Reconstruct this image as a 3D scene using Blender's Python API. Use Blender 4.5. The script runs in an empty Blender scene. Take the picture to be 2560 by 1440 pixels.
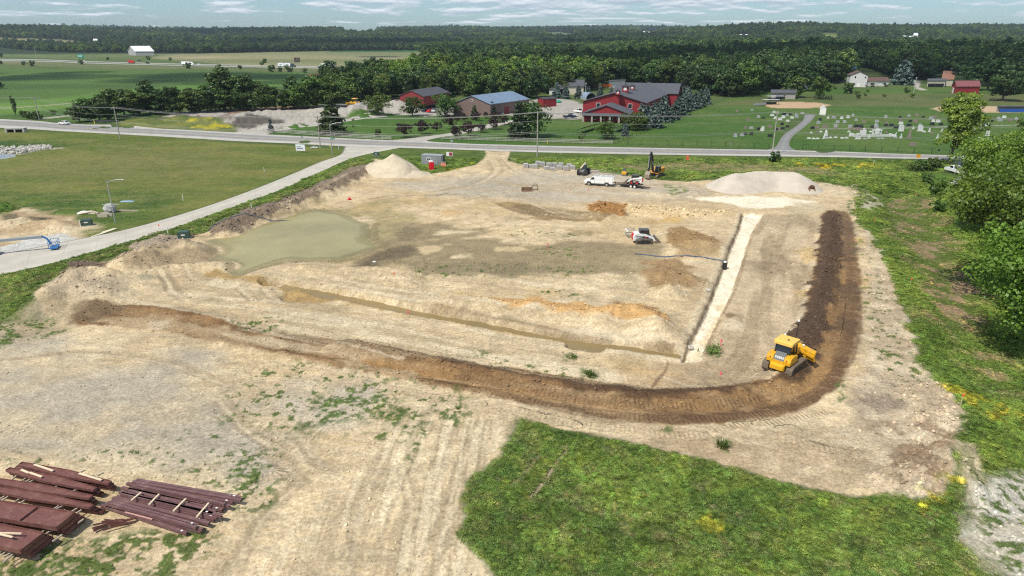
import bpy, math, random
import numpy as np
from mathutils import Vector, Matrix
R = math.radians
random.seed(7)
RNG = np.random.default_rng(11)
S = bpy.context.scene
COL = S.collection

# ------------------------------------------------------------------ camera
CAM_H, PITCH, FPX = 32.0, R(20.3), 24.0/36.0*2560.0
cam = bpy.data.cameras.new("camera"); camo = bpy.data.objects.new("camera", cam); COL.objects.link(camo)
cam.lens = 24.0; cam.sensor_width = 36.0; cam.clip_start = 0.5; cam.clip_end = 60000
camo.location = (0, 0, CAM_H); camo.rotation_euler = (R(90)-PITCH, 0, 0)
S.camera = camo

# ------------------------------------------------------------------ sun and sky
SUN_EL = R(56); SH = Vector((0.72, 0.69, 0)).normalized()      # SH: the way shadows fall on the ground
sd = bpy.data.lights.new("sun", 'SUN'); sd.energy = 4.7; sd.angle = R(0.53); sd.color = (1.0, 0.95, 0.85)
so = bpy.data.objects.new("sun", sd); COL.objects.link(so)
sdir = Vector((SH.x*math.cos(SUN_EL), SH.y*math.cos(SUN_EL), -math.sin(SUN_EL)))
so.rotation_euler = sdir.to_track_quat('-Z', 'Y').to_euler(); so.location = (-60, -40, 120)
W = bpy.data.worlds.new("World"); S.world = W; W.use_nodes = True
nt = W.node_tree; nt.nodes.clear(); N = nt.nodes.new; L = nt.links.new
sky = N('ShaderNodeTexSky'); sky.sky_type = 'NISHITA'; sky.sun_disc = False
sky.sun_elevation = SUN_EL; sky.sun_rotation = math.atan2(-SH.x, -SH.y) % (2*math.pi)
sky.air_density = 1.0; sky.dust_density = 0.6; sky.ozone_density = 1.5
tc = N('ShaderNodeTexCoord'); sep = N('ShaderNodeSeparateXYZ'); L(tc.outputs['Generated'], sep.inputs[0])
def wm(op, a, b=None, clamp=False):
    m = N('ShaderNodeMath'); m.operation = op; m.use_clamp = clamp
    for k, v in ((0, a), (1, b)):
        if v is None: continue
        if isinstance(v, (int, float)): m.inputs[k].default_value = v
        else: L(v, m.inputs[k])
    return m.outputs[0]
zc = wm('MAXIMUM', sep.outputs[2], 0.0)
ax = wm('MULTIPLY', wm('ARCTAN2', sep.outputs[0], sep.outputs[1]), 15.0)
ay = wm('MULTIPLY', wm('LOGARITHM', wm('ADD', zc, 0.012), math.e), 4.6)       # rows of cloud close up towards the horizon
def cloud_noise(dv, sc=1.0, det=6, rough=.56, z=0.0):
    c_ = N('ShaderNodeCombineXYZ'); L(ax, c_.inputs[0]); L(wm('ADD', ay, dv), c_.inputs[1]); c_.inputs[2].default_value = z
    q = N('ShaderNodeTexNoise'); q.inputs['Scale'].default_value = sc; q.inputs['Detail'].default_value = det; q.inputs['Roughness'].default_value = rough; L(c_.outputs[0], q.inputs['Vector']); return q.outputs[0]
base_n = cloud_noise(0.0); up_n = cloud_noise(0.28); big_n = cloud_noise(0.0, .22, 2, .5, 3.1)
cover = N('ShaderNodeMapRange'); cover.inputs['From Min'].default_value = 0.006; cover.inputs['From Max'].default_value = 0.045; cover.inputs['To Min'].default_value = -.16; cover.inputs['To Max'].default_value = .05; L(sep.outputs[2], cover.inputs['Value'])
csum = wm('ADD', wm('ADD', base_n, wm('MULTIPLY', wm('SUBTRACT', big_n, .5), .45)), cover.outputs[0])
cr = N('ShaderNodeMapRange'); cr.interpolation_type = 'SMOOTHSTEP'; cr.inputs['From Min'].default_value = 0.44; cr.inputs['From Max'].default_value = 0.60; L(csum, cr.inputs['Value'])
hi = N('ShaderNodeMapRange'); hi.inputs['From Min'].default_value = 0.15; hi.inputs['From Max'].default_value = 0.5; hi.inputs['To Min'].default_value = 1.0; hi.inputs['To Max'].default_value = 0.35; L(sep.outputs[2], hi.inputs['Value'])
cfac = wm('MULTIPLY', wm('MULTIPLY', cr.outputs[0], hi.outputs[0]), 0.88)
tint = N('ShaderNodeMixRGB'); tint.blend_type = 'MULTIPLY'; tint.inputs[2].default_value = (0.66, 0.88, 1.08, 1)
L(sky.outputs[0], tint.inputs[1])
tl = N('ShaderNodeMapRange'); tl.inputs['From Min'].default_value = 0.06; tl.inputs['From Max'].default_value = 0.45; tl.inputs['To Min'].default_value = 1.0; tl.inputs['To Max'].default_value = 0.0; L(sep.outputs[2], tl.inputs['Value'])
L(tl.outputs[0], tint.inputs[0])
# cloud tops catch the sun, undersides are grey
lit = wm('ADD', wm('MULTIPLY', wm('SUBTRACT', base_n, up_n), 4.0), 0.42, True)
cc = N('ShaderNodeMixRGB'); cc.inputs[1].default_value = (3.9, 4.6, 5.4, 1); cc.inputs[2].default_value = (8.6, 8.9, 9.2, 1); L(lit, cc.inputs[0])
cm = N('ShaderNodeMixRGB'); L(cfac, cm.inputs[0]); L(tint.outputs[0], cm.inputs[1]); L(cc.outputs[0], cm.inputs[2])
bg = N('ShaderNodeBackground'); bg.inputs['Strength'].default_value = 0.13; L(cm.outputs[0], bg.inputs[0])
wo = N('ShaderNodeOutputWorld'); L(bg.outputs[0], wo.inputs[0])
S.view_settings.view_transform = 'Standard'; S.view_settings.look = 'None'; S.view_settings.exposure = 0.0; S.view_settings.gamma = 1
S.render.engine = 'CYCLES'
cy = S.cycles
cy.use_denoising = False; cy.volume_step_rate = 4; cy.volume_max_steps = 64
cy.max_bounces = 5; cy.diffuse_bounces = 2; cy.glossy_bounces = 2; cy.transmission_bounces = 3; cy.transparent_max_bounces = 12; cy.volume_bounces = 0
cy.use_adaptive_sampling = True; cy.adaptive_threshold = 0.02; cy.caustics_reflective = False; cy.caustics_refractive = False
cy.pixel_filter_type = 'BLACKMAN_HARRIS'; cy.filter_width = 1.2

# ------------------------------------------------------------------ unprojection
SP, CP = math.sin(PITCH), math.cos(PITCH)
def G(px, py, h=0.0):
    """world x, y where the line of sight of photo pixel px, py (2560 wide) meets height h"""
    a = (px-1280)/FPX; b = (py-720)/FPX
    dz = -SP - b*CP; dyy = CP - b*SP
    t = (CAM_H-h)/(-dz)
    return a*t, dyy*t
def GP(pts, h=0.0): return np.array([G(p[0], p[1], p[2] if len(p) > 2 else h) for p in pts])

# ------------------------------------------------------------------ numpy noise
def _h(ix, iy, s):
    n = (ix.astype(np.int64)*374761393 + iy.astype(np.int64)*668265263 + s*1442695041) & 0xffffffff
    n = ((n ^ (n >> 13))*1274126177) & 0xffffffff
    n = (n ^ (n >> 16)) & 0xffffffff
    return n/4294967295.0
def vn(x, y, s=0):
    x0 = np.floor(x); y0 = np.floor(y); fx = x-x0; fy = y-y0
    fx = fx*fx*(3-2*fx); fy = fy*fy*(3-2*fy)
    a = _h(x0, y0, s); b = _h(x0+1, y0, s); c = _h(x0, y0+1, s); d = _h(x0+1, y0+1, s)
    return (a*(1-fx)+b*fx)*(1-fy) + (c*(1-fx)+d*fx)*fy
def fbm(x, y, scale, octv=4, s=0, gain=0.5):
    """0..1, mean 0.5"""
    x = x/scale; y = y/scale; t = 0; a = 1; w = 0
    for k in range(octv):
        t = t + a*vn(x+17.3*k, y-9.1*k, s+k*31); w += a; a *= gain; x = x*2.03; y = y*2.03
    return t/w
def sst(a, b, x):
    t = np.clip((x-a)/(b-a), 0, 1); return t*t*(3-2*t)
def sdist_poly(X, Y, P):
    """signed distance (negative inside)"""
    n = len(P); d2 = np.full(X.shape, 1e18); ins = np.zeros(X.shape, bool)
    for i in range(n):
        x1, y1 = P[i]; x2, y2 = P[(i+1) % n]; ex, ey = x2-x1, y2-y1
        wx, wy = X-x1, Y-y1; t = np.clip((wx*ex+wy*ey)/(ex*ex+ey*ey+1e-12), 0, 1)
        bx, by = wx-ex*t, wy-ey*t; d2 = np.minimum(d2, bx*bx+by*by)
        c = ((y1 > Y) != (y2 > Y))
        if ey != 0: ins ^= c & (X < ex*(Y-y1)/ey+x1)
    d = np.sqrt(d2); return np.where(ins, -d, d)
def dist_line(X, Y, P):
    """distance to an open polyline, arclength and side"""
    d2 = np.full(X.shape, 1e18); sa = np.zeros(X.shape); side = np.zeros(X.shape); acc = 0.0
    for i in range(len(P)-1):
        x1, y1 = P[i]; x2, y2 = P[i+1]; ex, ey = x2-x1, y2-y1; l = math.hypot(ex, ey)
        wx, wy = X-x1, Y-y1; t = np.clip((wx*ex+wy*ey)/(l*l+1e-12), 0, 1)
        bx, by = wx-ex*t, wy-ey*t; q = bx*bx+by*by; m = q < d2
        d2 = np.where(m, q, d2); sa = np.where(m, acc+t*l, sa); side = np.where(m, np.sign(ex*wy-ey*wx), side); acc += l
    return np.sqrt(d2), sa, side
def smooth_line(pts, n=6):
    """Catmull-Rom through world points"""
    P = [np.array(p, float) for p in pts]; P = [2*P[0]-P[1]]+P+[2*P[-1]-P[-2]]; out = []
    for i in range(1, len(P)-2):
        for k in range(n):
            t = k/n; a, b, c, d = P[i-1], P[i], P[i+1], P[i+2]
            out.append(0.5*((2*b)+(-a+c)*t+(2*a-5*b+4*c-d)*t*t+(-a+3*b-3*c+d)*t**3))
    out.append(P[-2]); return np.array(out)

# ------------------------------------------------------------------ materials
MATS = {}
def mat(name, col, rough=0.6, metal=0.0, bump=0.0, bscale=8.0, var=0.0, vscale=3.0, spec=0.4, emit=None, coat=0.0, dirt=None):
    if name in MATS: return MATS[name]
    m = bpy.data.materials.new(name); m.use_nodes = True; t = m.node_tree; b = t.nodes['Principled BSDF']
    b.inputs['Base Color'].default_value = (*col, 1); b.inputs['Roughness'].default_value = rough; b.inputs['Metallic'].default_value = metal
    b.inputs['Specular IOR Level'].default_value = spec
    if coat: b.inputs['Coat Weight'].default_value = coat
    tcn = t.nodes.new('ShaderNodeTexCoord')
    src = None
    if var > 0:
        n = t.nodes.new('ShaderNodeTexNoise'); n.inputs['Scale'].default_value = vscale; n.inputs['Detail'].default_value = 5; n.inputs['Roughness'].default_value = 0.65
        t.links.new(tcn.outputs['Object'], n.inputs['Vector'])
        r = t.nodes.new('ShaderNodeMapRange'); r.inputs['From Min'].default_value = 0.3; r.inputs['From Max'].default_value = 0.7; r.inputs['To Min'].default_value = 1-var; r.inputs['To Max'].default_value = 1+var
        t.links.new(n.outputs[0], r.inputs['Value'])
        mx = t.nodes.new('ShaderNodeVectorMath'); mx.operation = 'SCALE'; mx.inputs[0].default_value = col
        t.links.new(r.outputs[0], mx.inputs['Scale']); src = mx.outputs[0]
    if dirt:
        n = t.nodes.new('ShaderNodeTexNoise'); n.inputs['Scale'].default_value = 1.7; n.inputs['Detail'].default_value = 6; n.inputs['Roughness'].default_value = 0.7
        t.links.new(tcn.outputs['Object'], n.inputs['Vector'])
        r = t.nodes.new('ShaderNodeMapRange'); r.inputs['From Min'].default_value = 0.5; r.inputs['From Max'].default_value = 0.75; r.inputs['To Max'].default_value = dirt[3]
        t.links.new(n.outputs[0], r.inputs['Value'])
        mm = t.nodes.new('ShaderNodeMixRGB'); mm.inputs[1].default_value = (*col, 1); mm.inputs[2].default_value = (*dirt[:3], 1)
        t.links.new(r.outputs[0], mm.inputs[0])
        if src: t.links.new(src, mm.inputs[1])
        src = mm.outputs[0]
    if src: t.links.new(src, b.inputs['Base Color'])
    if bump > 0:
        n = t.nodes.new('ShaderNodeTexNoise'); n.inputs['Scale'].default_value = bscale; n.inputs['Detail'].default_value = 4
        t.links.new(tcn.outputs['Object'], n.inputs['Vector'])
        bp = t.nodes.new('ShaderNodeBump'); bp.inputs['Strength'].default_value = bump; bp.inputs['Distance'].default_value = 0.1
        t.links.new(n.outputs[0], bp.inputs['Height']); t.links.new(bp.outputs[0], b.inputs['Normal'])
    if emit: b.inputs['Emission Color'].default_value = (*emit, 1); b.inputs['Emission Strength'].default_value = 1
    MATS[name] = m; return m

def foliage(name, dark, light, scale=0.6, trans=0.25):
    """leaf material: light and dark clumps of leaf colour, a little different from plant to plant"""
    if name in MATS: return MATS[name]
    m = bpy.data.materials.new(name); m.use_nodes = True; t = m.node_tree; t.nodes.clear(); n = t.nodes.new; l = t.links.new
    at = n('ShaderNodeAttribute'); at.attribute_name = 'leaf'
    oi = n('ShaderNodeObjectInfo')
    tcn = n('ShaderNodeTexCoord'); ns = n('ShaderNodeTexNoise'); ns.inputs['Scale'].default_value = scale; ns.inputs['Detail'].default_value = 3
    l(tcn.outputs['Object'], ns.inputs['Vector'])
    ad = n('ShaderNodeMath'); ad.operation = 'MULTIPLY_ADD'; ad.inputs[1].default_value = 0.55; l(at.outputs['Fac'], ad.inputs[0])
    s2 = n('ShaderNodeMath'); s2.operation = 'MULTIPLY_ADD'; s2.inputs[1].default_value = 1.5; s2.inputs[2].default_value = -0.55; l(ns.outputs[0], s2.inputs[0]); l(s2.outputs[0], ad.inputs[2])
    cl = n('ShaderNodeClamp'); l(ad.outputs[0], cl.inputs[0])
    mx = n('ShaderNodeMixRGB'); mx.inputs[1].default_value = (*dark, 1); mx.inputs[2].default_value = (*light, 1); l(cl.outputs[0], mx.inputs[0])
    hs = n('ShaderNodeHueSaturation'); l(mx.outputs[0], hs.inputs['Color'])
    r1 = n('ShaderNodeMapRange'); r1.inputs['To Min'].default_value = 0.72; r1.inputs['To Max'].default_value = 1.3; l(oi.outputs['Random'], r1.inputs['Value']); l(r1.outputs[0], hs.inputs['Value'])
    w = n('ShaderNodeMath'); w.operation = 'MULTIPLY_ADD'; w.inputs[1].default_value = 7.31; l(oi.outputs['Random'], w.inputs[0]); fr = n('ShaderNodeMath'); fr.operation = 'FRACT'; l(w.outputs[0], fr.inputs[0])
    r2 = n('ShaderNodeMapRange'); r2.inputs['To Min'].default_value = 0.475; r2.inputs['To Max'].default_value = 0.52; l(fr.outputs[0], r2.inputs['Value']); l(r2.outputs[0], hs.inputs['Hue'])
    ti = n('ShaderNodeAttribute'); ti.attribute_type = 'INSTANCER'; ti.attribute_name = 'tint'
    tm = n('ShaderNodeMixRGB'); tm.blend_type = 'MULTIPLY'; l(ti.outputs['Alpha'], tm.inputs[0]); l(hs.outputs[0], tm.inputs[1]); l(ti.outputs['Color'], tm.inputs[2])
    d = n('ShaderNodeBsdfDiffuse'); l(tm.outputs[0], d.inputs[0])
    tr = n('ShaderNodeBsdfTranslucent'); l(tm.outputs[0], tr.inputs[0])
    g = n('ShaderNodeBsdfGlossy'); g.inputs['Roughness'].default_value = 0.5; g.inputs[0].default_value = (0.8, 0.9, 0.75, 1)
    m1 = n('ShaderNodeMixShader'); m1.inputs[0].default_value = trans; l(d.outputs[0], m1.inputs[1]); l(tr.outputs[0], m1.inputs[2])
    m2 = n('ShaderNodeMixShader'); m2.inputs[0].default_value = 0.035; l(m1.outputs[0], m2.inputs[1]); l(g.outputs[0], m2.inputs[2])
    o = n('ShaderNodeOutputMaterial'); l(m2.outputs[0], o.inputs[0])
    MATS[name] = m; return m

# ------------------------------------------------------------------ mesh builder
def norm(v):
    v = Vector(v); return v.normalized() if v.length > 0 else v
class MB:
    def __init__(s): s.v = []; s.f = []; s.mi = []; s.cur = 0
    def add(s, vs, fs):
        b = len(s.v); s.v.extend([tuple(p) for p in vs]); s.f.extend([tuple(i+b for i in f) for f in fs]); s.mi.extend([s.cur]*len(fs)); return s
    def mat(s, i): s.cur = i; return s
    def box(s, x0, y0, z0, x1, y1, z1, M=None):
        vs = [(x0,y0,z0),(x1,y0,z0),(x1,y1,z0),(x0,y1,z0),(x0,y0,z1),(x1,y0,z1),(x1,y1,z1),(x0,y1,z1)]
        if M is not None: vs = [M @ Vector(p) for p in vs]
        return s.add(vs, [(3,2,1,0),(4,5,6,7),(0,1,5,4),(1,2,6,5),(2,3,7,6),(3,0,4,7)])
    def prism(s, prof, y0, y1, axis='y', bev=0.0):
        """profile of (a, b) points extruded; axis y: a=x b=z; axis x: a=y b=z; axis z: a=x b=y"""
        def P(a, b, c): return {'y': (a, c, b), 'x': (c, a, b), 'z': (a, b, c)}[axis]
        n = len(prof)
        if bev > 0:
            cx = sum(p[0] for p in prof)/n; cz = sum(p[1] for p in prof)/n
            def sh(p):
                d = Vector((cx-p[0], cz-p[1])); l = d.length or 1; d *= bev/l; return (p[0]+d.x, p[1]+d.y)
            ins = [sh(p) for p in prof]; sg = 1 if y1 > y0 else -1
            rings = [(ins, y0), (prof, y0+sg*bev), (prof, y1-sg*bev), (ins, y1)]
        else: rings = [(prof, y0), (prof, y1)]
        vs = [P(a, b, c) for pr, c in rings for a, b in pr]; fs = []
        for r in range(len(rings)-1):
            for i in range(n): fs.append((r*n+i, r*n+(i+1) % n, (r+1)*n+(i+1) % n, (r+1)*n+i))
        fs.append(tuple(range(n))[::-1]); fs.append(tuple(range((len(rings)-1)*n, len(rings)*n)))
        return s.add(vs, fs)
    def cyl(s, p0, p1, r0, r1=None, n=10, caps=True):
        r1 = r0 if r1 is None else r1; p0 = Vector(p0); p1 = Vector(p1); d = (p1-p0).normalized()
        u = d.cross(Vector((0,0,1)) if abs(d.z) < 0.9 else Vector((1,0,0))).normalized(); w = d.cross(u)
        vs = []
        for p, r in ((p0, r0), (p1, r1)):
            for i in range(n):
                a = 2*math.pi*i/n; vs.append(p+u*(r*math.cos(a))+w*(r*math.sin(a)))
        fs = [(i, (i+1) % n, n+(i+1) % n, n+i) for i in range(n)]
        if caps: fs += [tuple(range(n))[::-1], tuple(range(n, 2*n))]
        return s.add(vs, fs)
    def tube(s, pts, r, n=6):
        pts = [Vector(p) for p in pts]; rs = r if isinstance(r, (list, tuple)) else [r]*len(pts); vs = []
        for i, p in enumerate(pts):
            d = (pts[min(i+1, len(pts)-1)]-pts[max(i-1, 0)]).normalized()
            u = d.cross(Vector((0,0,1)) if abs(d.z) < 0.95 else Vector((1,0,0))).normalized(); w = d.cross(u)
            for k in range(n):
                a = 2*math.pi*k/n; vs.append(p+u*(rs[i]*math.cos(a))+w*(rs[i]*math.sin(a)))
        fs = [(i*n+k, i*n+(k+1) % n, (i+1)*n+(k+1) % n, (i+1)*n+k) for i in range(len(pts)-1) for k in range(n)]
        fs += [tuple(range(n))[::-1], tuple(range((len(pts)-1)*n, len(pts)*n))]
        return s.add(vs, fs)
    def ball(s, c, r, n=8, m=6, sz=(1,1,1)):
        vs = [(c[0], c[1], c[2]+r*sz[2])]
        for j in range(1, m):
            for i in range(n):
                a = 2*math.pi*i/n; b = math.pi*j/m
                vs.append((c[0]+r*sz[0]*math.sin(b)*math.cos(a), c[1]+r*sz[1]*math.sin(b)*math.sin(a), c[2]+r*sz[2]*math.cos(b)))
        vs.append((c[0], c[1], c[2]-r*sz[2])); fs = [(0, 1+i, 1+(i+1) % n) for i in range(n)]
        for j in range(m-2):
            for i in range(n): fs.append((1+j*n+i, 1+(j+1)*n+i, 1+(j+1)*n+(i+1) % n, 1+j*n+(i+1) % n))
        k = len(vs)-1; fs += [(k, 1+(m-2)*n+(i+1) % n, 1+(m-2)*n+i) for i in range(n)]
        return s.add(vs, fs)
    def build(s, name, mats, parent=None, smooth=False, loc=None, rotz=None):
        me = bpy.data.meshes.new(name); me.from_pydata(s.v, [], s.f)
        for m in (mats if isinstance(mats, (list, tuple)) else [mats]): me.materials.append(m)
        if isinstance(mats, (list, tuple)) and len(mats) > 1: me.polygons.foreach_set('material_index', s.mi)
        if smooth: me.polygons.foreach_set('use_smooth', [True]*len(me.polygons))
        me.update(); o = bpy.data.objects.new(name, me); COL.objects.link(o)
        if parent: o.parent = parent
        if loc is not None: o.location = loc
        if rotz is not None: o.rotation_euler = (0, 0, rotz)
        return o
def tag(o, label=None, cat=None, group=None, kind=None):
    if label: o['label'] = label
    if cat: o['category'] = cat
    if group: o['group'] = group
    if kind: o['kind'] = kind
    return o
def thing(name, label, cat, loc=(0,0,0), rotz=0, group=None):
    o = bpy.data.objects.new(name, None); o.empty_display_size = 0.5; COL.objects.link(o); o.location = loc; o.rotation_euler = (0, 0, rotz)
    return tag(o, label, cat, group)
def copy_tree(o, loc=None, rotz=None, label=None, scale=None, group=None):
    c = o.copy(); COL.objects.link(c)
    for ch in list(o.children):
        k = ch.copy(); COL.objects.link(k); k.parent = c
        for g in list(ch.children):
            q = g.copy(); COL.objects.link(q); q.parent = k
    if loc is not None: c.location = loc
    if rotz is not None: c.rotation_euler = (0, 0, rotz)
    if scale is not None: c.scale = (scale if isinstance(scale, (tuple, list)) else (scale,)*3)
    if label: c['label'] = label
    if group: c['group'] = group
    return c
ORD = ['first','second','third','fourth','fifth','sixth','seventh','eighth','ninth','tenth','eleventh','twelfth']
def nth(i):
    """0-based to words"""
    if i < 12: return ORD[i]
    n = i+1; suf = 'th' if 10 <= n % 100 <= 20 else {1: 'st', 2: 'nd', 3: 'rd'}.get(n % 10, 'th')
    return '%d%s' % (n, suf)
def np_mesh(name, V, F, mats, attrs=None, smooth=False, parent=None):
    """V (n,3), F (m,k) arrays, attrs {name: (type, array)} on points"""
    me = bpy.data.meshes.new(name); k = F.shape[1]
    me.vertices.add(len(V)); me.vertices.foreach_set('co', np.ascontiguousarray(V, np.float32).ravel())
    me.loops.add(F.size); me.loops.foreach_set('vertex_index', np.ascontiguousarray(F, np.int32).ravel())
    me.polygons.add(len(F)); me.polygons.foreach_set('loop_start', np.arange(0, F.size, k, dtype=np.int32))
    if smooth: me.polygons.foreach_set('use_smooth', np.ones(len(F), bool))
    for m in mats: me.materials.append(m)
    me.update(calc_edges=True)
    for nm, (ty, ar) in (attrs or {}).items():
        a = me.attributes.new(nm, ty, 'POINT')
        a.data.foreach_set('color' if ty == 'FLOAT_COLOR' else 'value', np.ascontiguousarray(ar, np.float32).ravel())
    o = bpy.data.objects.new(name, me); COL.objects.link(o)
    if parent: o.parent = parent
    return o
# ------------------------------------------------------------------ terrain heights
def hills(X, Y):
    r = sst(1350, 4300, Y)
    n = fbm(X+900, Y*0.8, 1100, 4, 5)
    h = r*(30+66*(n-0.5)) + sst(1500, 2300, Y)*10*fbm(X, Y, 480, 3, 8)
    h = h + sst(200, 1100, X)*sst(1500, 2600, Y)*14*sst(0, 0.9, fbm(X, Y, 900, 3, 77)+0.1)
    h = h + 16*np.exp(-((X+2400)/900.0)**2)*sst(1500, 3300, Y)
    h = h + sst(3600, 5200, Y)*14
    for cx_, cy_, hh_, sx_, sy_ in ((-1700, 2250, 24, 480, 480), (950, 2700, 44, 560, 500), (1900, 3100, 30, 700, 500), (260, 3300, 26, 420, 450), (-900, 3300, 22, 520, 500), (-1700, 2500, 26, 420, 420), (450, 1900, 12, 260, 240), (1450, 1900, 10, 260, 200)):
        h = h + .62*hh_*np.exp(-((X-cx_)/sx_)**2-((Y-cy_)/sy_)**2)
    return h*(1-sst(6500, 9000, Y)*0.9)
RIDGES = []; CUTS = []
def ridge(px, h, hw, rough=0.12, p=1.25, sharp=None): RIDGES.append((smooth_line(GP([(a, b, h) for a, b in px]), 4), h, hw, rough, p))
def cut(px, dep, hw, edge=0.35): CUTS.append((smooth_line(GP(px), 4), dep, hw, edge))
ridge([(940,409),(885,428),(800,470),(720,502),(640,524),(590,543),(562,558)], 1.6, 3.9, 0.35)          # berm along the road
ridge([(462,602),(440,598),(405,604),(345,625),(300,642)], 2.0, 4.6, 0.30)                              # pale brown heap by the pond
ridge([(262,668),(225,664),(190,672)], 1.5, 3.6, 0.30)                                                  # dark heap
ridge([(230,712),(180,702),(135,712),(105,728)], 1.9, 5.0, 0.16)                                        # tan heap left
ridge([(330,690),(260,705),(230,712)], 1.0, 4.5, 0.14)
ridge([(330,683),(430,662),(500,657),(560,652)], 0.8, 3.2, 0.12)                                        # bank below the pond
ridge([(650,682),(720,664),(840,668),(960,672),(1010,690)], 0.75, 3.6, 0.14)
ridge([(1120,738),(1200,745),(1300,752),(1400,765),(1480,775),(1550,768),(1600,775),(1645,800)], 1.0, 3.6, 0.20)    # orange soil beside the ditch
ridge([(1500,762),(1570,757),(1620,772),(1652,802)], 1.8, 3.6, 0.2)
ridge([(1490,512),(1530,510),(1590,517),(1680,522),(1760,530),(1840,534)], 0.8, 3.4, 0.45)              # rubble heap
ridge([(1530,520),(1500,526)], 1.3, 4.2, 0.4)
ridge([(1675,585),(1700,583),(1740,592),(1775,605)], 1.1, 4.2, 0.30)
ridge([(1690,622),(1740,625),(1790,622)], 0.7, 3.2, 0.25)
ridge([(1655,672),(1670,668)], 0.9, 2.6, 0.25)
ridge([(1720,683),(1690,700),(1672,712)], 1.2, 3.0, 0.18)
ridge([(2020,628),(2035,634)], 1.0, 2.6, 0.25)
ridge([(2000,735),(2015,745)], 0.5, 1.6, 0.15)
WIND = [(2076,533),(2074,580),(2066,640),(2056,700),(2034,770),(2010,840),(1990,890),(1955,932),(1890,960),(1800,977),(1680,982),(1560,974),(1430,955),(1300,934),(1150,908),(1000,880),(860,854)]
ridge(WIND, 0.85, 2.3, 0.22, 1.0)                                                                       # windrow pushed by the bulldozer
ridge([(250,770),(200,778),(185,790)], 0.6, 2.0, 0.12)
ridge([(560,792),(420,772),(320,764),(240,772)], 0.45, 1.6, 0.1)
ridge([(540,852),(640,872),(760,890),(900,915),(1050,945),(1200,972),(1330,1004),(1450,1026)], 0.3, 1.6, 0.12)
ridge([(2350,975),(2385,1050),(2385,1110),(2350,1180),(2280,1225)], 0.9, 4.0, 0.45)                     # rubbly edge of the pad
ridge([(1020,488),(1080,492),(1140,487),(1220,489)], 0.35, 1.6, 0.15)
ridge([(455,287),(560,292),(700,284),(800,281)], 2.4, 13, 0.25)                                          # heaps across the road
ridge([(620,306),(680,309),(740,307)], 1.3, 6, 0.2)
ridge([(800,268),(850,266)], 2.4, 11, 0.2)
ridge([(560,284),(640,277),(720,273)], 3.4, 8, 0.3)
ridge([(880,262),(900,256),(940,250),(1000,252)], 4.2, 12, 0.3)
ridge([(330,305),(420,300),(520,305)], 1.2, 12, 0.1)
ridge([(70,553),(125,548),(150,556)], 1.2, 3.5, 0.25)                                                   # heap on the left lot
ridge([(20,548),(70,540)], 0.8, 2.5, 0.3)
cut([(672,703),(710,709),(820,728),(1000,767),(1200,803),(1430,848),(1560,862),(1700,884)], 0.9, 0.75, 0.6)
cut([(740,742),(800,742)], 0.5, 1.6, 0.6)
cut([(1440,860),(1490,867)], 0.7, .8, 0.6)
TRENCH_L = [(1858,533),(1845,575),(1826,620),(1808,668),(1790,715),(1766,775),(1738,830),(1715,880),(1708,905)]
TRENCH_R = [(1908,535),(1880,575),(1862,625),(1846,680),(1826,735),(1800,785),(1776,835),(1758,880),(1745,905)]
tl_, tr_ = GP(TRENCH_L), GP(TRENCH_R)
TRENCH = np.concatenate([tl_, tr_[::-1]])
POND = GP([(462,590),(500,590),(524,592),(560,580),(640,556),(700,540),(760,527),(800,524),(850,528),(900,540),(940,560),(930,590),(960,615),(900,638),(860,650),(790,652),(720,652),(660,666),(600,684),(578,676),(560,655),(520,648),(535,625),(500,606)])
RBANK = GP([(2125,470),(2180,560),(2215,640),(2250,720),(2290,820),(2340,930),(2400,1040),(2405,1110),(2375,1180),(2350,1260),(2700,1400),(3200,1000),(2900,500),(2500,440),(2300,430)])
CREEK = GP([(-200,395),(-60,402),(0,395),(35,388),(60,380),(95,372),(60,372),(0,374),(-200,378)])
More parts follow.
